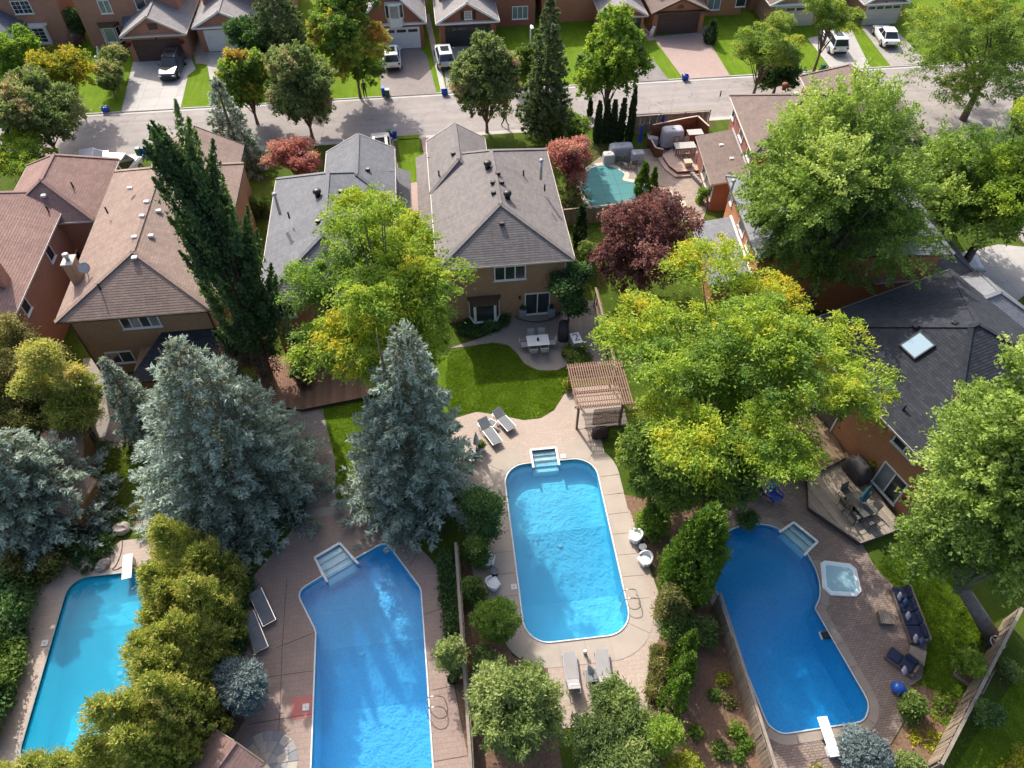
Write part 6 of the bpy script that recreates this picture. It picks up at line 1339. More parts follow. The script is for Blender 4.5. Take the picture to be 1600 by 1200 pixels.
LM = {
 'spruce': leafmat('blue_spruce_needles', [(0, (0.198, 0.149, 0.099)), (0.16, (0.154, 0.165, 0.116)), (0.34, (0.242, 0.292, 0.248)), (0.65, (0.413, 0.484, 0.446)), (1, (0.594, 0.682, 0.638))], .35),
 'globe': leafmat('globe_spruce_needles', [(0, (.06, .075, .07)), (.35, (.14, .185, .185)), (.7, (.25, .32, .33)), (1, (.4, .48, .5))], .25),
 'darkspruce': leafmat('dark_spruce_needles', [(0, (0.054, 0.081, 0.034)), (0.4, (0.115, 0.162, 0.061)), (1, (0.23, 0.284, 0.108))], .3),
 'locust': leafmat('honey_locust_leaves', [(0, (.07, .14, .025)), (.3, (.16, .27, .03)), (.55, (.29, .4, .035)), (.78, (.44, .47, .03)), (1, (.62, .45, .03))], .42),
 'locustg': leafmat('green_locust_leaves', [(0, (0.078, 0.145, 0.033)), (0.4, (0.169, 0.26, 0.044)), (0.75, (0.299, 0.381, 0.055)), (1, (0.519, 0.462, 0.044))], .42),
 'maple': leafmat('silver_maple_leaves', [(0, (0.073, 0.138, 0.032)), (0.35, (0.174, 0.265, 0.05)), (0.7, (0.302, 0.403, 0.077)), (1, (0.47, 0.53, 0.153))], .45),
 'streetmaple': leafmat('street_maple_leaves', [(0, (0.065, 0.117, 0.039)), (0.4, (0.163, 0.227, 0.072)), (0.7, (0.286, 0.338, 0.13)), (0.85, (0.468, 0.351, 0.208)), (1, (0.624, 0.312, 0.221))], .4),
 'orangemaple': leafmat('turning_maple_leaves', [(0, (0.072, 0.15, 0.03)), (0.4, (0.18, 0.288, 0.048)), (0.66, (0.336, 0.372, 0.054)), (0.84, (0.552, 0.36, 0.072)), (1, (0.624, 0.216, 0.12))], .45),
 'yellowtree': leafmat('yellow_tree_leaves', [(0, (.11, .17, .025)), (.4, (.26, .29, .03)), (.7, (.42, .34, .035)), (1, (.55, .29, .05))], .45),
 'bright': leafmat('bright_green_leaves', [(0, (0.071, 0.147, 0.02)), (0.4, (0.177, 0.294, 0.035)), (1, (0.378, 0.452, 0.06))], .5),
 'dark': leafmat('dark_green_leaves', [(0, (0.032, 0.068, 0.026)), (0.5, (0.072, 0.144, 0.039)), (1, (0.172, 0.273, 0.072))], .35),
 'poplar': leafmat('poplar_leaves', [(0, (0.033, 0.065, 0.029)), (0.4, (0.078, 0.137, 0.049)), (1, (0.234, 0.312, 0.104))], .3),
 'plum': leafmat('purple_plum_leaves', [(0, (0.086, 0.03, 0.032)), (0.4, (0.218, 0.086, 0.083)), (1, (0.437, 0.218, 0.184))], .35),
 'pinkmaple': leafmat('red_japanese_maple_leaves', [(0, (.17, .05, .05)), (.4, (.45, .16, .145)), (.8, (.6, .28, .245)), (1, (.58, .4, .3))], .4),
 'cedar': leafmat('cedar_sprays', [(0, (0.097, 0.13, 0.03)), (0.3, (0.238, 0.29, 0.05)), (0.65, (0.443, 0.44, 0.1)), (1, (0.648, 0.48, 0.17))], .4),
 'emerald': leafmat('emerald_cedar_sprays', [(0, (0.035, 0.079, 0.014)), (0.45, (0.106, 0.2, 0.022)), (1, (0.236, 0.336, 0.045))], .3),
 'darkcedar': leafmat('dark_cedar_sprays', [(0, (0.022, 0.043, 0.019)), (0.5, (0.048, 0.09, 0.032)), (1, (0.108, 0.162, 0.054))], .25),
 'juniper': leafmat('juniper_sprays', [(0, (.06, .1, .03)), (.4, (.17, .24, .06)), (1, (.36, .41, .13))], .35),
 'shrub': leafmat('shrub_leaves', [(0, (0.047, 0.097, 0.023)), (0.5, (0.136, 0.211, 0.037)), (1, (0.313, 0.374, 0.081))], .4),
 'oliveshrub': leafmat('olive_shrub_leaves', [(0, (.07, .085, .028)), (.5, (.19, .19, .05)), (1, (.4, .31, .12))], .4),
 'flower': leafmat('white_flower_shrub', [(0, (.06, .11, .025)), (.5, (.17, .24, .06)), (.66, (.24, .31, .1)), (.72, (.7, .68, .6)), (1, (.75, .72, .66))], .3),
 'ball': leafmat('topiary_leaves', [(0, (.06, .11, .03)), (.45, (.19, .25, .07)), (.75, (.38, .38, .16)), (1, (.55, .47, .26))], .4),
 'pink': leafmat('lilac_flowers', [(0, (.08, .09, .04)), (.35, (.26, .2, .16)), (.8, (.58, .38, .43)), (1, (.6, .42, .46))], .35),
 'redflower': leafmat('red_flowers', [(0, (.03, .08, .02)), (.25, (.12, .05, .03)), (.35, (.45, .02, .03)), (1, (.6, .05, .07))], .3),
 'dead': leafmat('dry_brown_foliage', [(0, (.07, .045, .034)), (.6, (.19, .12, .085)), (1, (.33, .23, .17))], .2),
 'yellowfl': leafmat('yellow_flowers', [(0, (.07, .13, .025)), (.4, (.26, .3, .03)), (.7, (.5, .46, .03)), (1, (.6, .5, .05))], .35),
}
def trunk_mesh(rng, C, zfork, r, h, n_limb, mat, lean=(0, 0)):
    mb = MB(); mb.tube([(0, 0, -.1), (lean[0] * zfork * .5, lean[1] * zfork * .5, zfork * .5), (lean[0] * zfork, lean[1] * zfork, zfork)], [r * 1.25, r, r * .85], 9)
    f = Vector((lean[0] * zfork, lean[1] * zfork, zfork * .98))
    mb.tube([f, f + Vector((rng.normal(0, .3), rng.normal(0, .3), (h - zfork) * .45)), f + Vector((rng.normal(0, .5), rng.normal(0, .5), (h - zfork) * .85))], [r * .8, r * .5, r * .12], 7)
    if C is not None and len(C):
        ii = rng.choice(len(C), min(n_limb, len(C)), replace=False)
        for i in ii:
            e = Vector(C[i].tolist()); m = f + (e - f) * .45 + Vector((0, 0, .12 * (e - f).length)); s0 = f + Vector((0, 0, rng.uniform(-.25, .35) * (h - zfork)))
            if s0.z < zfork * .8: s0.z = zfork * .8
            mb.tube([s0, m, e], [r * rng.uniform(.3, .5), r * .24, r * .07], 5, False)
    return mb.mesh('trunk', mat, True)
def plant(name, label, cat, base, kind, data, rng, trunk=None, group=None, rz=0, cup=0.0, up=.8, jit=.5):
    t = thing(name, label, cat, (base[0], base[1], 0), rz, group)
    if trunk is not None: inst('trunk', trunk, t)
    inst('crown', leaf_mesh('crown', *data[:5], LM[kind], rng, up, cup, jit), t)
    return t
def fit(px0, px1, py0, py1, zb, ky=1.0, rzmin=1.0):
    """crown ellipsoid whose outline fills that box of the photograph and whose underside is at zb"""
    x, y = (px0 + px1) / 2, (py0 + py1) / 2; zc = zb + 3
    for _ in range(30):
        s = scale_at(x, y, zc); d = ray(x, y).normalized(); sn, cs_ = -d.z, math.sqrt(1 - d.z ** 2)
        rx = (px1 - px0) / 2 / s; hy = (py1 - py0) / 2 / s; ry = rx * ky
        v = hy * hy - (ry * sn) ** 2
        if v < (rzmin * cs_) ** 2: rz = rzmin; ry = math.sqrt(max(.04, hy * hy - (rz * cs_) ** 2)) / sn
        else: rz = math.sqrt(v) / cs_
        zc += (zb + rz - zc) * .5
    return F(x, y, zc), zc, rx, ry, rz
seed_ = [100]
def nxt(): seed_[0] += 1; return np.random.default_rng(seed_[0])
NK = 1.6
def tree(label, box, zb, kind, n, name='tree', ky=1.0, cr=.7, per=55, ll=.21, lw=.12, flat=.6, droop=.25, elong=0.0, lobes=9, tip=.0, lobe_r=.5, r=.2, bark=BARK, limbs=26, group=None, bottom=-.8, cat='tree', base=None, rzmin=1.0, inner=.25, trunk=True, lflat=.85, trunk_base=None, jit=.5):
    rng = nxt(); b, zc, rx, ry, rz = fit(*box, zb, ky, rzmin); n = int(n * NK); ll *= .8; lw *= .85
    if base is not None:
        b = F(*base); cx_, cy_ = (box[0] + box[1]) / 2, (box[2] + box[3]) / 2; zc = HZ(b, cx_, cy_); sc1 = scale_at(cx_, cy_, zc); rx = (box[1] - box[0]) / 2 / sc1; ry = rx * ky
        dd_ = ray(cx_, cy_).normalized(); cs_ = math.sqrt(1 - dd_.z ** 2); hy_ = (box[3] - box[2]) / 2 / sc1; rz = min(zc - zb * .6, max(rzmin, math.sqrt(max(.2, hy_ ** 2 - (ry * dd_.z) ** 2)) / cs_))
    m = 1.03 - (.3 + .45 * elong) * min(.8, cr / max(rx, cr))
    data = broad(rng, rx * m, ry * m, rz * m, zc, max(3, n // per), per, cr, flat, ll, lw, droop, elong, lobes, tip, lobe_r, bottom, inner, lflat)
    lean = (0, 0)
    if trunk_base is not None:
        b0 = F(*trunk_base); of = np.array([b[0] - b0[0], b[1] - b0[1], 0]); b = b0; data = (data[0] + of, *data[1:5], data[5] + of); lean = (of[0] * .7 / zb, of[1] * .7 / zb)
    tr = trunk_mesh(rng, data[5], max(.25, zb * .95), r, zc + rz * .8, limbs, bark, lean) if trunk else None
    return plant(name, label, cat, b, kind, data, rng, tr, group, jit=jit)
def conifer(label, apex, base, wpx, kind='spruce', name='spruce_tree', **k):
    rng = nxt(); b = F(*base); h = HZ(b, *apex); rad = wpx / 2 / scale_at(base[0], base[1], h * .18)
    tr = MB().tube([(0, 0, -.1), (0, 0, h * .5), (0, 0, h * .96)], [.28, .16, .03], 8).mesh('trunk', BARK, True)
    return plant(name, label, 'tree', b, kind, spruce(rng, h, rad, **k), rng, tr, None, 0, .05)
def cedar(label, apex, base, wpx, kind, n, name='cedar_shrub', cat='shrub', group=None, h=None, **k):
    rng = nxt(); b = F(*base); h = h or HZ(b, *apex); rad = wpx / 2 / scale_at(base[0], base[1], h * .4)
    tr = MB().tube([(0, 0, -.05), (0, 0, h * .8)], [.07, .02], 6).mesh('trunk', BARK)
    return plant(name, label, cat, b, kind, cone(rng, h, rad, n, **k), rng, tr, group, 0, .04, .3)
def bush(label, box, kind, n, zb=-.25, name='shrub', cat='shrub', group=None, cr=.3, per=30, ll=.13, lw=.08, lobes=10, lobe_r=.45, bottom=-1.2, **k):
    if zb < .3: zb = -.42 * (box[1] - box[0]) / 2 / scale_at((box[0] + box[1]) / 2, box[3], .5)
    return tree(label, box, zb, kind, n, name, cr=cr, per=per, ll=ll, lw=lw, lobes=lobes, lobe_r=lobe_r, r=.035, limbs=8, group=group, cat=cat, bottom=bottom, rzmin=.3, **k)

def bed(label, px, kind, n, h=.4, name='ground_cover', cat='ground cover', cr=.28, ll=.13, lw=.08, per=24, vary=.5):
    rng = nxt(); P = np.array(FP(px)); lo, hi = P.min(0), P.max(0); K = max(8, n // per); pts = []
    while len(pts) < K:
        q = rng.uniform(lo, hi, (K * 3, 2)); ins = np.zeros(len(q), bool)
        for i in range(len(P)):
            (x0, y0), (x1, y1) = P[i], P[(i + 1) % len(P)]; c_ = (y0 > q[:, 1]) != (y1 > q[:, 1]); ins ^= c_ & (q[:, 0] < (x1 - x0) * (q[:, 1] - y0) / (y1 - y0 + 1e-12) + x0)
        pts += q[ins].tolist()
    C = np.array(pts[:K]); ctr = C.mean(0); ph = rng.uniform(0, 6.28, 6); x, y = C[:, 0], C[:, 1]
    hh = h * (1 + vary * (np.sin(1.9 * x + ph[0]) * np.sin(1.6 * y + ph[1]) + .5 * np.sin(3.7 * x + 2 * y + ph[2]))) * np.sqrt(rng.uniform(.15, 1, K)); i = np.repeat(np.arange(K), per); N = len(i)
    g = rng.normal(0, .45, (N, 3)) * cr; g[:, 2] *= .6; c = np.concatenate([C - ctr, hh[:, None]], 1)[i] + g; c[:, 2] = np.maximum(c[:, 2], .02)
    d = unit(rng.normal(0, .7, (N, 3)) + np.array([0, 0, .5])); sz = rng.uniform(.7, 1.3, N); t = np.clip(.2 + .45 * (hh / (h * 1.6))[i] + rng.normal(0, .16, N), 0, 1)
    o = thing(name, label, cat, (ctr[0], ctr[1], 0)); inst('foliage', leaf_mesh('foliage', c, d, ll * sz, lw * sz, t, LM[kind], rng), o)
    st = MB()
    for k in range(0, K, max(1, K // 14)): st.tube([(C[k][0] - ctr[0], C[k][1] - ctr[1], 0), (C[k][0] - ctr[0] + .05, C[k][1] - ctr[1], hh[k] + .02)], [.03, .012], 5)
    so_ = st.build('stems', BARK, o); so_['kind'] = 'stuff'; return o
# ---- conifers
conifer('tall broad blue spruce left of the brick garden path', (255, 526), (372, 774), 306, nlev=30, dens=1.15, lean=(.06, 0))
conifer('blue spruce between the garden path and the lounge chairs', (616, 502), (640, 774), 238, nlev=28, dens=1.25, lean=(.085, 0))
conifer('slim blue spruce behind the left shoulder of the tall broad one', (192, 545), (234, 676), 92, nlev=20, dens=1.0)
conifer('blue spruce cut by the left edge beside the small shed', (-2, 640), (78, 804), 246, nlev=26, dens=1.15)
conifer('blue spruce on the near kerb behind the poplar', (343, 118), (380, 262), 100, nlev=18, ll=.26, lw=.1, dens=.7)
conifer('tall dark green spruce beside the street lamp', (868, -12), (852, 214), 98, 'darkspruce', nlev=26, z0=1.6, ll=.28, lw=.11, dens=.75, power=.7, droop=.25)
conifer('dark spruce behind the orange-tipped street maples', (425, -60), (452, 112), 130, 'darkspruce', nlev=18, ll=.3, lw=.12, dens=.6)
# ---- big deciduous trees
LOC = dict(flat=.26, droop=.3, ll=.21, lw=.085, per=110, bark=BARK, lflat=.45, elong=.55, inner=.07, jit=.3)
tree('yellow-green honey locust in front of the blue-grey roof', (425, 765, 285, 640), 4.2, 'locust', 58000, 'locust_tree', cr=.85, lobes=36, lobe_r=.25, tip=.5, r=.25, **LOC)
tree('large yellow-green honey locust right of the pergola', (908, 1392, 358, 775), 3.0, 'locust', 78000, 'locust_tree', cr=.9, lobes=40, lobe_r=.23, tip=.5, r=.33, **LOC)
tree('yellow honey locust cut by the right edge of the photo', (1475, 1720, 130, 400), 3, 'locust', 32000, 'locust_tree', cr=.85, lobes=24, lobe_r=.28, tip=.9, r=.3, **LOC)
tree('tall multi-stemmed locust at the street corner, top right', (1365, 1690, -95, 200), 3.0, 'locustg', 62000, 'locust_tree', cr=.9, lobes=44, lobe_r=.27, tip=.5, r=.3, limbs=22, **{**LOC, 'lflat': .85, 'inner': .2}, base=(1505, 186))
tree('bright green locust on the far kerb right of the pink driveway', (1135, 1262, 5, 132), 1.8, 'locustg', 15000, 'locust_tree', cr=.7, lobes=18, lobe_r=.3, tip=.4, r=.15, **LOC)
tree('small locust leaning over the white car on the far driveway', (1242, 1356, -25, 78), 2.6, 'locustg', 12000, 'locust_tree', cr=.7, lobes=14, lobe_r=.32, tip=.2, r=.13, **LOC)
tree('light green locust overhanging the lower left roof', (-60, 112, 200, 296), 1.6, 'locust', 16000, 'locust_tree', cr=.75, lobes=18, lobe_r=.3, tip=.4, r=.18, **LOC)
MAP = dict(flat=.6, droop=.08, elong=1.7, per=90, bark=BARKG, inner=.15, jit=.4)
tree('huge light green silver maple over the pale grey roof', (1160, 1512, 118, 480), 3.0, 'maple', 85000, 'maple_tree', cr=.62, lobes=38, lobe_r=.26, tip=.6, r=.38, limbs=40, ll=.2, lw=.13, **MAP)
tree('large silver maple on the right covering the charcoal roof', (1432, 1760, 488, 1000), 2.8, 'maple', 76000, 'maple_tree', cr=.58, lobes=42, lobe_r=.25, tip=.6, r=.36, ll=.18, lw=.12, **MAP, trunk_base=(1557, 1003))
tree('green maple behind the small garage on the right', (1395, 1640, 205, 392), 2.2, 'maple', 28000, 'maple_tree', cr=.8, lobes=26, lobe_r=.28, tip=.25, r=.28, ll=.26, lw=.17, **MAP)
STM = dict(flat=.85, droop=.05, elong=.75, ll=.26, lw=.17, per=45, tip=.35, r=.14, lobes=26, lobe_r=.32, cr=.5)
tree('reddish-tipped maple on the near kerb above the pink tree', (415, 532, 58, 216), 1.0, 'streetmaple', 24000, 'maple_tree', **STM, base=(488, 214))
tree('green and orange maple beside the white garage door', (494, 618, -45, 153), 1.0, 'orangemaple', 30000, 'maple_tree', **STM, base=(563, 152))
tree('round grey-green maple in front of the black garage door', (694, 808, 28, 206), 1.0, 'streetmaple', 26000, 'maple_tree', **STM, base=(761, 206))
tree('orange-red maple behind the kerb spruce', (335, 435, 66, 192), 1.0, 'orangemaple', 15000, 'maple_tree', **STM, base=(402, 192))
tree('dark reddish maple over the road at far left', (-30, 136, 105, 238), 1.2, 'streetmaple', 24000, 'maple_tree', **STM)
tree('small yellow-orange tree on the lawn left of the topiary', (48, 158, 66, 152), 1.5, 'yellowtree', 9000, 'maple_tree', **{**STM, 'r': .08, 'cr': .5}, base=(133, 181))
tree('bright green arching tree in front of the top left house', (-25, 72, 42, 122), 1.0, 'bright', 9000, 'tree', **{**STM, 'elong': .4, 'tip': .2})
tree('grey-green round tree between dark spruce and driveway', (352, 438, 18, 100), 1.0, 'dark', 7000, 'tree', **{**STM, 'tip': .2})
tree('bright green feathery tree right of the dark spruce', (893, 1016, 18, 172), 1.0, 'bright', 24000, 'tree', **{**STM, 'tip': .2, 'elong': .5})
tree('yellow-green tree behind the lamp post', (795, 842, 30, 172), .8, 'shrub', 8000, 'tree', **{**STM, 'tip': .3}, base=(817, 138))
tree('dark tree in the corner of the top right gardens', (1175, 1262, 82, 140), .8, 'dark', 7000, 'tree', **{**STM, 'tip': .2})
bush('broad bright green yew under the dark spruce', (800, 932, 160, 240), 'bright', 13000, .1, 'yew_shrub', cr=.45, ll=.2, lw=.12)
bush('low green bush at the far kerb left of the corner road', (1160, 1215, 122, 150), 'bright', 1800)
# red trees
RED = dict(flat=.55, droop=.2, per=40, ll=.2, lw=.1, cr=.42, lobes=20, lobe_r=.3, r=.1)
tree('pink-red japanese maple left of the blue-grey roof', (408, 506, 208, 284), .8, 'pinkmaple', 10000, 'japanese_maple', tip=.4, **RED)
tree('red japanese maple right of the middle house', (848, 931, 204, 295), .8, 'pinkmaple', 10000, 'japanese_maple', tip=.4, **RED)
tree('dark purple-leaved plum tree between houses', (922, 1098, 298, 470), 1.0, 'plum', 30000, 'plum_tree', **{**RED, 'flat': .85, 'elong': .7, 'lobes': 28, 'cr': .5})
bush('small purple shrub beside the left shed', (78, 128, 642, 698), 'plum', 2200)
# poplar, with bare brown skirt
def poplar():
    rng = nxt(); b = F(418, 588); h = HZ(b, 268, 168); t = thing('poplar_tree', 'tall dark columnar poplar leaning between two roofs', 'tree', (b[0], b[1], 0))
    K = 170; f = rng.random(K) ** .9; a = rng.uniform(0, 6.28, K); env = 1.95 * np.where(f < .35, .75 + .7 * f, np.clip(1.0 - (f - .35) / .75, .1, 1)) * rng.uniform(.25, 1.0, K) ** .5
    hk = np.where(rng.random(K) < .3, .9, 1.0); L = rng.uniform(1.6, 3.2, K); per = 260
    ld = np.array([(0, 0, 1.0), (-.75, .2, .96), (.7, -.25, .95), (.2, .7, .9)])[rng.integers(0, 4, K)]; env *= .8; B = np.stack([env * np.cos(a) + ld[:, 0], env * np.sin(a) + ld[:, 1], 2.6 + (h - 5.2) * f * ld[:, 2]], 1); O = unit(np.stack([.26 * np.cos(a), .26 * np.sin(a), np.ones(K)], 1)); B[:, :2] *= rng.uniform(.8, 1.2, K)[:, None]
    i = np.repeat(np.arange(K), per); N = len(i); q = rng.random(N); w_ = .44 * (1.05 - q ** 1.5)
    c_ = B[i] + O[i] * (L[i] * q)[:, None] + rng.normal(0, .5, (N, 3)) * w_[:, None]; d_ = unit(O[i] + rng.normal(0, .6, (N, 3))); sz = rng.uniform(.7, 1.3, N)
    inst('crown', leaf_mesh('crown', c_, d_, .21 * sz, .14 * sz, np.clip(rng.normal(.35, .15, K)[i] + .3 * (q - .4) + rng.normal(0, .1, N), 0, 1), LM['poplar'], rng, .3), t)
    mb = MB(); 
    for k in range(7):
        a = k * .9; mb.tube([(.25 * math.cos(a), .25 * math.sin(a), -.1), (.5 * math.cos(a), .5 * math.sin(a), h * .3), (.7 * math.cos(a + .4), .7 * math.sin(a + .4), h * .75)], [.16, .11, .03], 6)
    mb.build('trunk', BARK, t, True)
    c_, d_, l_, w_, t_, _ = broad(rng, 2.2, 2.0, 2.6, 2.7, 110, 45, .6, .8, .24, .06, .3, .6, 8)
    inst('dry_skirt', leaf_mesh('dry_skirt', c_, d_, l_, w_, t_, LM['dead'], rng), t)
poplar()
# ---- cedars and hedges
for k, (x, y0, y1) in enumerate(((925, 155, 182), (934, 160, 222), (946, 158, 222), (957, 158, 222), (970, 156, 222), (984, 140, 222))):
    cedar('slim dark cedar column, %s in the row beside the fence' % ('small one, first', 'second', 'third', 'fourth', 'fifth', 'tallest, last')[k], (x + (8 if k else 2), y0), (x - (2 if k else 4), y1), 11.5 if k else 8, 'darkcedar', 5500 if k else 1500, group='row of dark cedars', power=.45, lump=.08, ll=.22, lw=.1)
cedar('larger of two cone cedars beside the teal cover', (1010, 256), (1001, 305), 22, 'emerald', 3500, power=.8, lump=.08)
cedar('smaller of two cone cedars beside the teal cover', (1022, 262), (1018, 300), 14, 'emerald', 2200, power=.8, lump=.08)
cedar('slim dark cedar between the middle roof and shrubs', (910, 322), (905, 382), 20, 'darkcedar', 3500, power=.6, lump=.1)
cedar('round-topped cone cedar beside the pink driveway', (1111, 33), (1108, 67), 20, 'darkcedar', 2500, power=.6, lump=.06)
for k, (x, y0, y1, w, lab) in enumerate(((1069, 985, 1032, 38, 'farthest'), (1066, 1018, 1066, 40, 'middle'), (1052, 1050, 1105, 45, 'nearest'))):
    cedar('bright green cone cedar on the mulch bed, %s of three' % lab, (x + 8, y0), (x - 6, y1), w, 'emerald', 6500, group='cone cedars on the mulch bed', power=.85, lump=.05, belly=.12, ll=.13, lw=.055, tuft=.12)
cedar('big lumpy green cedar between the two right pools', (1082, 792), (1066, 925), 82, 'emerald', 16000, power=.5, lump=.25, belly=.4)
cedar('second lumpy cedar touching the deep blue pool', (1096, 835), (1090, 905), 45, 'emerald', 7000, power=.5, lump=.2, belly=.4)
ORD = ('first', 'second', 'third', 'fourth', 'fifth', 'sixth', 'seventh', 'eighth', 'ninth', 'tenth', 'eleventh', 'twelfth', 'thirteenth', 'fourteenth', 'fifteenth', 'sixteenth', 'seventeenth', 'eighteenth')
hr = random.Random(11)
for k in range(18):
    f_ = k / 17; bx_, by_ = 342 - 50 * f_ + (-30, 14, -8)[k % 3] + hr.uniform(-9, 9), 905 + 318 * f_ + hr.uniform(-9, 9); up_ = hr.uniform(60, 92)
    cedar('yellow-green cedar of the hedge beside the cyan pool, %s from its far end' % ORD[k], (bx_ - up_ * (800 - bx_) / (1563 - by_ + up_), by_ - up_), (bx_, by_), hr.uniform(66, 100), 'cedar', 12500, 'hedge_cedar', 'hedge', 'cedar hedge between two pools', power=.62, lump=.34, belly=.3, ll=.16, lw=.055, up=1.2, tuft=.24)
for k in range(6):
    bx_, by_ = 232 - 38 * k, 1232 + 12 * k + (10 if k % 2 else -6); up_ = hr.uniform(62, 90)
    cedar('yellow-green cedar along the bottom edge, %s from the right' % ORD[k], (bx_ - up_ * (800 - bx_) / (1563 - by_ + up_), by_ - up_), (bx_, by_), hr.uniform(70, 92), 'cedar', 9500, 'hedge_cedar', 'hedge', 'cedar hedge along the bottom edge', power=.62, lump=.34, belly=.3, ll=.16, lw=.055, up=1.2, tuft=.24)
# left garden
tree('brownish olive cedar at the left edge below the red roof', (-70, 100, 485, 670), .2, 'oliveshrub', 26000, 'shrub', cr=.5, ll=.18, lw=.08, lobes=18, lobe_r=.32, r=.1, cat='shrub')
tree('yellow-green cedar shrub below the gap between left roofs', (34, 158, 520, 705), .2, 'cedar', 26000, 'shrub', cr=.45, ll=.18, lw=.08, lobes=18, lobe_r=.32, r=.1, cat='shrub')
tree('brown-green shrub mass filling the corner above the left spruce', (-50, 130, 575, 715), .1, 'oliveshrub', 15000, 'shrub', cr=.5, ll=.18, lw=.08, lobes=18, lobe_r=.34, r=.1, cat='shrub')
bush('light green shrub at the foot of the poplar', (318, 362, 490, 560), 'oliveshrub', 4500, .2)
bush('dark shrub at the top of the left pool deck', (95, 182, 822, 895), 'dark', 5000)
bush('grey lavender mound beside the diving board path', (170, 210, 805, 838), 'juniper', 1500)
bush('yellow flowering clump by the flagstones', (198, 225, 792, 812), 'yellowfl', 700)
bush('bushy shrub beside the two sheds', (122, 152, 738, 765), 'shrub', 1200)
for px_, kind, lab in (([(-60, 905), (50, 905), (64, 960), (40, 1010), (-60, 1010)], 'dark', 'dark hedge shrubs left of the cyan pool, far part'), ([(-70, 1000), (42, 1000), (40, 1060), (25, 1085), (-80, 1090)], 'shrub', 'green hedge shrubs left of the cyan pool, middle part'), ([(-90, 1080), (28, 1078), (18, 1120), (0, 1170), (-100, 1170)], 'dark', 'dark hedge shrubs left of the cyan pool, near part'), ([(-40, 870), (60, 880), (110, 880), (90, 905), (50, 915), (-50, 912)], 'oliveshrub', 'olive shrubs under the left edge spruce')):
    bed(lab, px_, kind, 12000, 1.15, 'hedge_shrubs', 'shrub', .42, .17, .1, 30)
# by the angular pool
bed('dark ivy bank left of the two grey loungers', [(330, 890), (385, 895), (400, 925), (385, 965), (392, 1005), (375, 1045), (335, 1050), (325, 960)], 'dark', 9000, .55, 'ivy_bank', 'ivy')
bush('blue globe spruce beside the pink deck', (335, 414, 1024, 1118), 'globe', 12000, .1, 'globe_spruce', cr=.25, per=28, ll=.17, lw=.06, lobes=5, lobe_r=.7, flat=.9)
bush('dry brown shrub below the blue globe spruce', (325, 372, 1105, 1150), 'dead', 1500)
bush('olive flowering shrub in a pot-shaped clump beside the pool fence', (674, 730, 985, 1062), 'juniper', 5000, cr=.3)
bed('dark ground cover strip along the pool fence', [(684, 868), (714, 862), (722, 1000), (700, 1000), (690, 930)], 'dark', 7000, .35)
# around the bright pool
bush('big dark green shrub left of the bright pool', (722, 792, 752, 852), 'dark', 10000, cr=.4)
bush('dark green shrub below the big one left of the bright pool', (718, 766, 830, 888), 'shrub', 5000)
bush('small green shrub behind the two left tub chairs', (718, 762, 900, 950), 'shrub', 3500)
bush('clipped dark green globe left of the bright pool', (744, 808, 938, 1012), 'emerald', 9000, .1, 'globe_shrub', cr=.22, per=28, ll=.11, lw=.05, lobes=4, lobe_r=.8, flat=1.0)
bush('white-flowered shrub below the clipped globe', (735, 775, 1008, 1050), 'flower', 3000)
tree('feathery yellow-green juniper left of the loungers', (718, 888, 1018, 1190), .2, 'juniper', 24000, 'juniper_shrub', cr=.5, ll=.2, lw=.07, lobes=24, lobe_r=.3, elong=.6, r=.08, cat='shrub', tip=.3)
tree('grey-green juniper in front of the two loungers', (876, 1062, 1062, 1240), .1, 'juniper', 26000, 'juniper_shrub', cr=.5, ll=.22, lw=.06, lobes=24, lobe_r=.3, elong=.7, r=.08, cat='shrub')
bush('light green shrub under the grey-green juniper', (1010, 1068, 1095, 1180), 'bright', 5000)
bush('mixed red-green shrub right of the bright pool', (1020, 1080, 905, 990), 'oliveshrub', 6500, cr=.3)
bush('white-flowered shrub beside the cone cedars', (1062, 1120, 955, 1015), 'flower', 5500)
bush('lower green shrub in front of the red-green one', (1025, 1075, 950, 1010), 'shrub', 4500)
bush('yellow-green mound at the bottom of the mulch bed', (1040, 1098, 1172, 1230), 'yellowfl', 3500)
for k, (x, y, r_, kind, lab) in enumerate(((1118, 1086, 9, 'shrub', 'small dark plant alone on the mulch'), (1130, 1062, 8, 'yellowfl', 'tiny yellow plant against the slanted fence'), (1150, 1140, 14, 'bright', 'light green plant beside the slanted fence'), (1162, 1160, 11, 'bright', 'pale plant nearest the fence foot'), (1126, 1172, 15, 'shrub', 'leafy plant with pink tips on the mulch'), (1154, 1180, 8, 'emerald', 'tiny round green plant on the mulch'), (1088, 1145, 9, 'bright', 'sprawling plant in the middle of the mulch'), (1140, 1095, 9, 'oliveshrub', 'low plant at the middle of the slanted fence'))):
    bush(lab, (x - r_, x + r_, y - r_, y + r_), kind, 700, .02)
bed('strappy grass plants beside the lounger deck', [(1018, 1012), (1042, 1018), (1035, 1060), (1022, 1098), (1008, 1090), (1016, 1050)], 'oliveshrub', 3500, .35, 'grass_plants', 'grasses', .2, .34, .04)
tree('dense green lilac right of the pergola', (955, 1105, 640, 820), .4, 'locustg', 26000, 'shrub', cr=.55, ll=.19, lw=.11, lobes=24, lobe_r=.3, r=.1, cat='shrub', elong=.5)
tree('dark green lilac beside the blue garden chairs', (1060, 1192, 650, 830), .4, 'shrub', 24000, 'shrub', cr=.55, ll=.19, lw=.11, lobes=24, lobe_r=.3, r=.1, cat='shrub', elong=.5)
bush('light green shrubs above the white chairs', (992, 1050, 780, 845), 'bright', 5500, cr=.35)
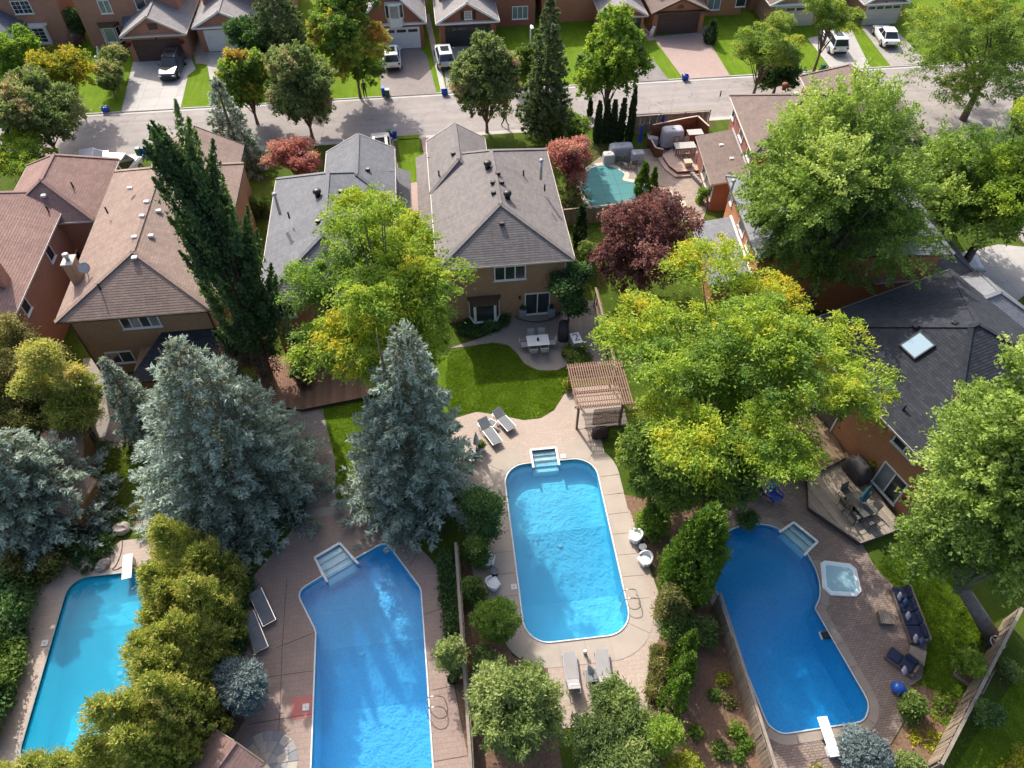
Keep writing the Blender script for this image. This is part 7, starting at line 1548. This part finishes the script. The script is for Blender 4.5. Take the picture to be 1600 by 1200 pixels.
# middle house
tree('dark vine-covered shrub on the corner of the middle house', (856, 928, 396, 505), .4, 'dark', 14000, 'shrub', cr=.45, ll=.17, lw=.11, lobes=18, lobe_r=.32, r=.08, cat='shrub')
bush('light green shrub above the dark vine', (898, 940, 370, 430), 'shrub', 4000)
bush('pale straw-coloured shrub below the red maple', (868, 932, 282, 345), 'oliveshrub', 4500, cr=.3)
bed('ground cover bed under the bay window', [(715, 520), (735, 500), (790, 493), (797, 505), (775, 520), (735, 530)], 'dark', 6000, .4)
bed('hosta and rose bed beside the pergola', [(880, 545), (900, 540), (925, 560), (920, 585), (890, 580)], 'shrub', 4000, .45)
bush('variegated plant at the corner of the pergola', (880, 895, 592, 612), 'yellowfl', 600)
bush('round shrub in the gap left of the blue-grey roof', (385, 425, 300, 345), 'shrub', 3000)
bush('tangled dry shrub on the red brick terrace', (455, 490, 560, 612), 'dead', 2000)
# topiary
for k, (x, y, bx_, by_) in enumerate(((187, 90, 188, 124), (180, 107, 183, 141), (174, 127, 181, 153))):
    rng = nxt(); b_ = F(bx_, by_); zc = HZ(b_, x, y); rr = (26, 25, 21)[k] / scale_at(x, y, zc)
    dat = broad(rng, rr * 1.02, rr * 1.02, rr * .9, zc, 190, 45, .3, .9, .13, .09, .05, .1, 5, .6, .7)
    plant('topiary_tree', 'cream-flowered ball-headed tree on the lawn, %s of three' % ('farthest', 'middle', 'nearest')[k], 'tree', b_, 'ball', dat, rng, MB().tube([(0, 0, -.1), (.03, .02, zc)], [.07, .05], 7).mesh('trunk', BARK), 'ball-headed trees by the driveway')
bush('lilac-pink flowering shrub beside the top left house', (98, 130, 40, 75), 'pink', 1800)
tree('dark evergreen between the two top left houses', (100, 142, 8, 60), .3, 'dark', 4500, 'shrub', cr=.5, r=.08, cat='shrub')
bush('small green shrub under the white bay window', (60, 96, 36, 70), 'bright', 2200)
bush('orange-tipped shrub below the lilac', (70, 100, 66, 95), 'yellowtree', 1500)
# right garden
bush('blue globe spruce beside the pale diving board', (1306, 1396, 1138, 1230), 'globe', 14000, .05, 'globe_spruce', cr=.25, per=28, ll=.17, lw=.06, lobes=6, lobe_r=.65, flat=.9)
bush('yellow-green clipped shrub below the deep blue pool', (1232, 1325, 1168, 1240), 'cedar', 8000, .05, cr=.25, ll=.13, lw=.06)
for k, (b_, kind, lab) in enumerate((((1402, 1445, 1082, 1130), 'shrub', 'leafy perennial beside the blue whale ball'), ((1440, 1505, 1085, 1140), 'bright', 'light green perennial in the middle of the right bed'), ((1410, 1480, 1130, 1190), 'yellowfl', 'yellow-green perennial mound by the right fence'), ((1395, 1450, 1165, 1230), 'juniper', 'grey-green perennial at the bottom of the right bed'), ((1495, 1545, 1010, 1075), 'bright', 'tomato plants in the raised bed by the right fence'), ((1560, 1590, 1028, 1062), 'juniper', 'pale shrub behind the right fence'), ((1515, 1565, 1080, 1150), 'dark', 'dark shrub behind the right fence'), ((1550, 1640, 1160, 1240), 'yellowfl', 'sunlit shrub in the bottom right corner'), ((1240, 1268, 716, 748), 'juniper', 'pale bush at the corner of the wooden deck'), ((1150, 1182, 795, 830), 'dark', 'dark shrub beside the round end of the deep pool'), ((1200, 1245, 660, 735), 'shrub', 'tall shrub between side lawn and upper deck'))):
    bush(lab, b_, kind, 3200, .05)
bush('yellow-green bush against the orange wall by the covered pool', (1086, 1108, 290, 322), 'bright', 1500)
bush('hedge behind the dark car on the wide driveway', (1495, 1640, 355, 395), 'cedar', 6500, .1)
bush('small dark bush beside the wide driveway', (1498, 1520, 438, 452), 'dark', 600)

# ---- plants in pots and baskets
for t_, r_, h_, pk in POTS:
    if not pk: continue
    rng = nxt(); kind, rr, n = pk
    dat = broad(rng, rr * .8, rr * .8, rr * .7, h_ + rr * .35, max(6, n // 25), 25, rr * .4, .8, .1, .06, .2, .2, 5, .1, .5, -1.2)
    c_ = dat[0]
    if h_ == 0: c_[:, 2] = dat[0][:, 2] - .0
    inst('foliage', leaf_mesh('foliage', dat[0], *dat[1:5], LM[kind], rng), t_)

# ---- blades of grass on the lawns one looks down on
LM['grass'] = leafmat('grass_blades', [(0, (.09, .16, .014)), (.5, (.18, .28, .02)), (.85, (.27, .35, .04)), (1, (.38, .34, .1))], .4)
def blades(label, px, n, h=.07, dry=0.0):
    rng = nxt(); P = np.array(smooth_loop(FP(px), 3)); lo, hi = P.min(0), P.max(0); q = rng.uniform(lo, hi, (n * 3, 2)); ins = np.zeros(len(q), bool)
    for i in range(len(P)):
        (x0, y0), (x1, y1) = P[i], P[(i + 1) % len(P)]; c_ = (y0 > q[:, 1]) != (y1 > q[:, 1]); ins ^= c_ & (q[:, 0] < (x1 - x0) * (q[:, 1] - y0) / (y1 - y0 + 1e-12) + x0)
    q = q[ins][:n]; N = len(q); cl_ = .5 + .5 * np.sin(q[:, 0] * 3.1 + 2 * np.sin(q[:, 1] * 1.7)) * np.sin(q[:, 1] * 2.3); sz = rng.uniform(.6, 1.4, N) * (.7 + .5 * cl_)
    d = unit(rng.normal(0, .45, (N, 3)) + np.array([0, 0, 1.0])); c = np.stack([q[:, 0], q[:, 1], .016 + .4 * h * sz], 1)
    o = inst('grass', leaf_mesh('grass', c, d, h * sz, .03 * sz, np.clip(.3 + .25 * cl_ + dry * rng.random(N) + rng.normal(0, .14, N), 0, 1), LM['grass'], rng, .1), None); tag(o, label, 'grass', None, 'stuff')
blades('short lawn grass behind the middle house', [(722, 545), (770, 536), (795, 541), (808, 553), (820, 569), (842, 579), (870, 579), (890, 573), (892, 592), (880, 617), (866, 639), (845, 652), (818, 655), (780, 647), (745, 642), (700, 642), (700, 560)], 45000)
blades('narrow lawn grass beside the garden path', [(503, 632), (600, 617), (610, 700), (560, 790), (543, 790), (527, 750), (525, 718), (517, 690), (510, 660)], 14000)
blades('rough grass on the patchy lawn', [(122, 692), (184, 692), (213, 727), (238, 790), (214, 813), (160, 838), (137, 813), (132, 760)], 12000, .13, .5)
blades('lawn grass beside the wicker sofa', [(1368, 886), (1420, 852), (1480, 900), (1540, 960), (1520, 1038), (1498, 1092), (1445, 1073), (1450, 1010), (1436, 950), (1402, 920)], 20000)
blades('lawn grass beyond the diagonal fence', [(1600, 1045), (1484, 1215), (1700, 1230), (1700, 1045)], 10000)
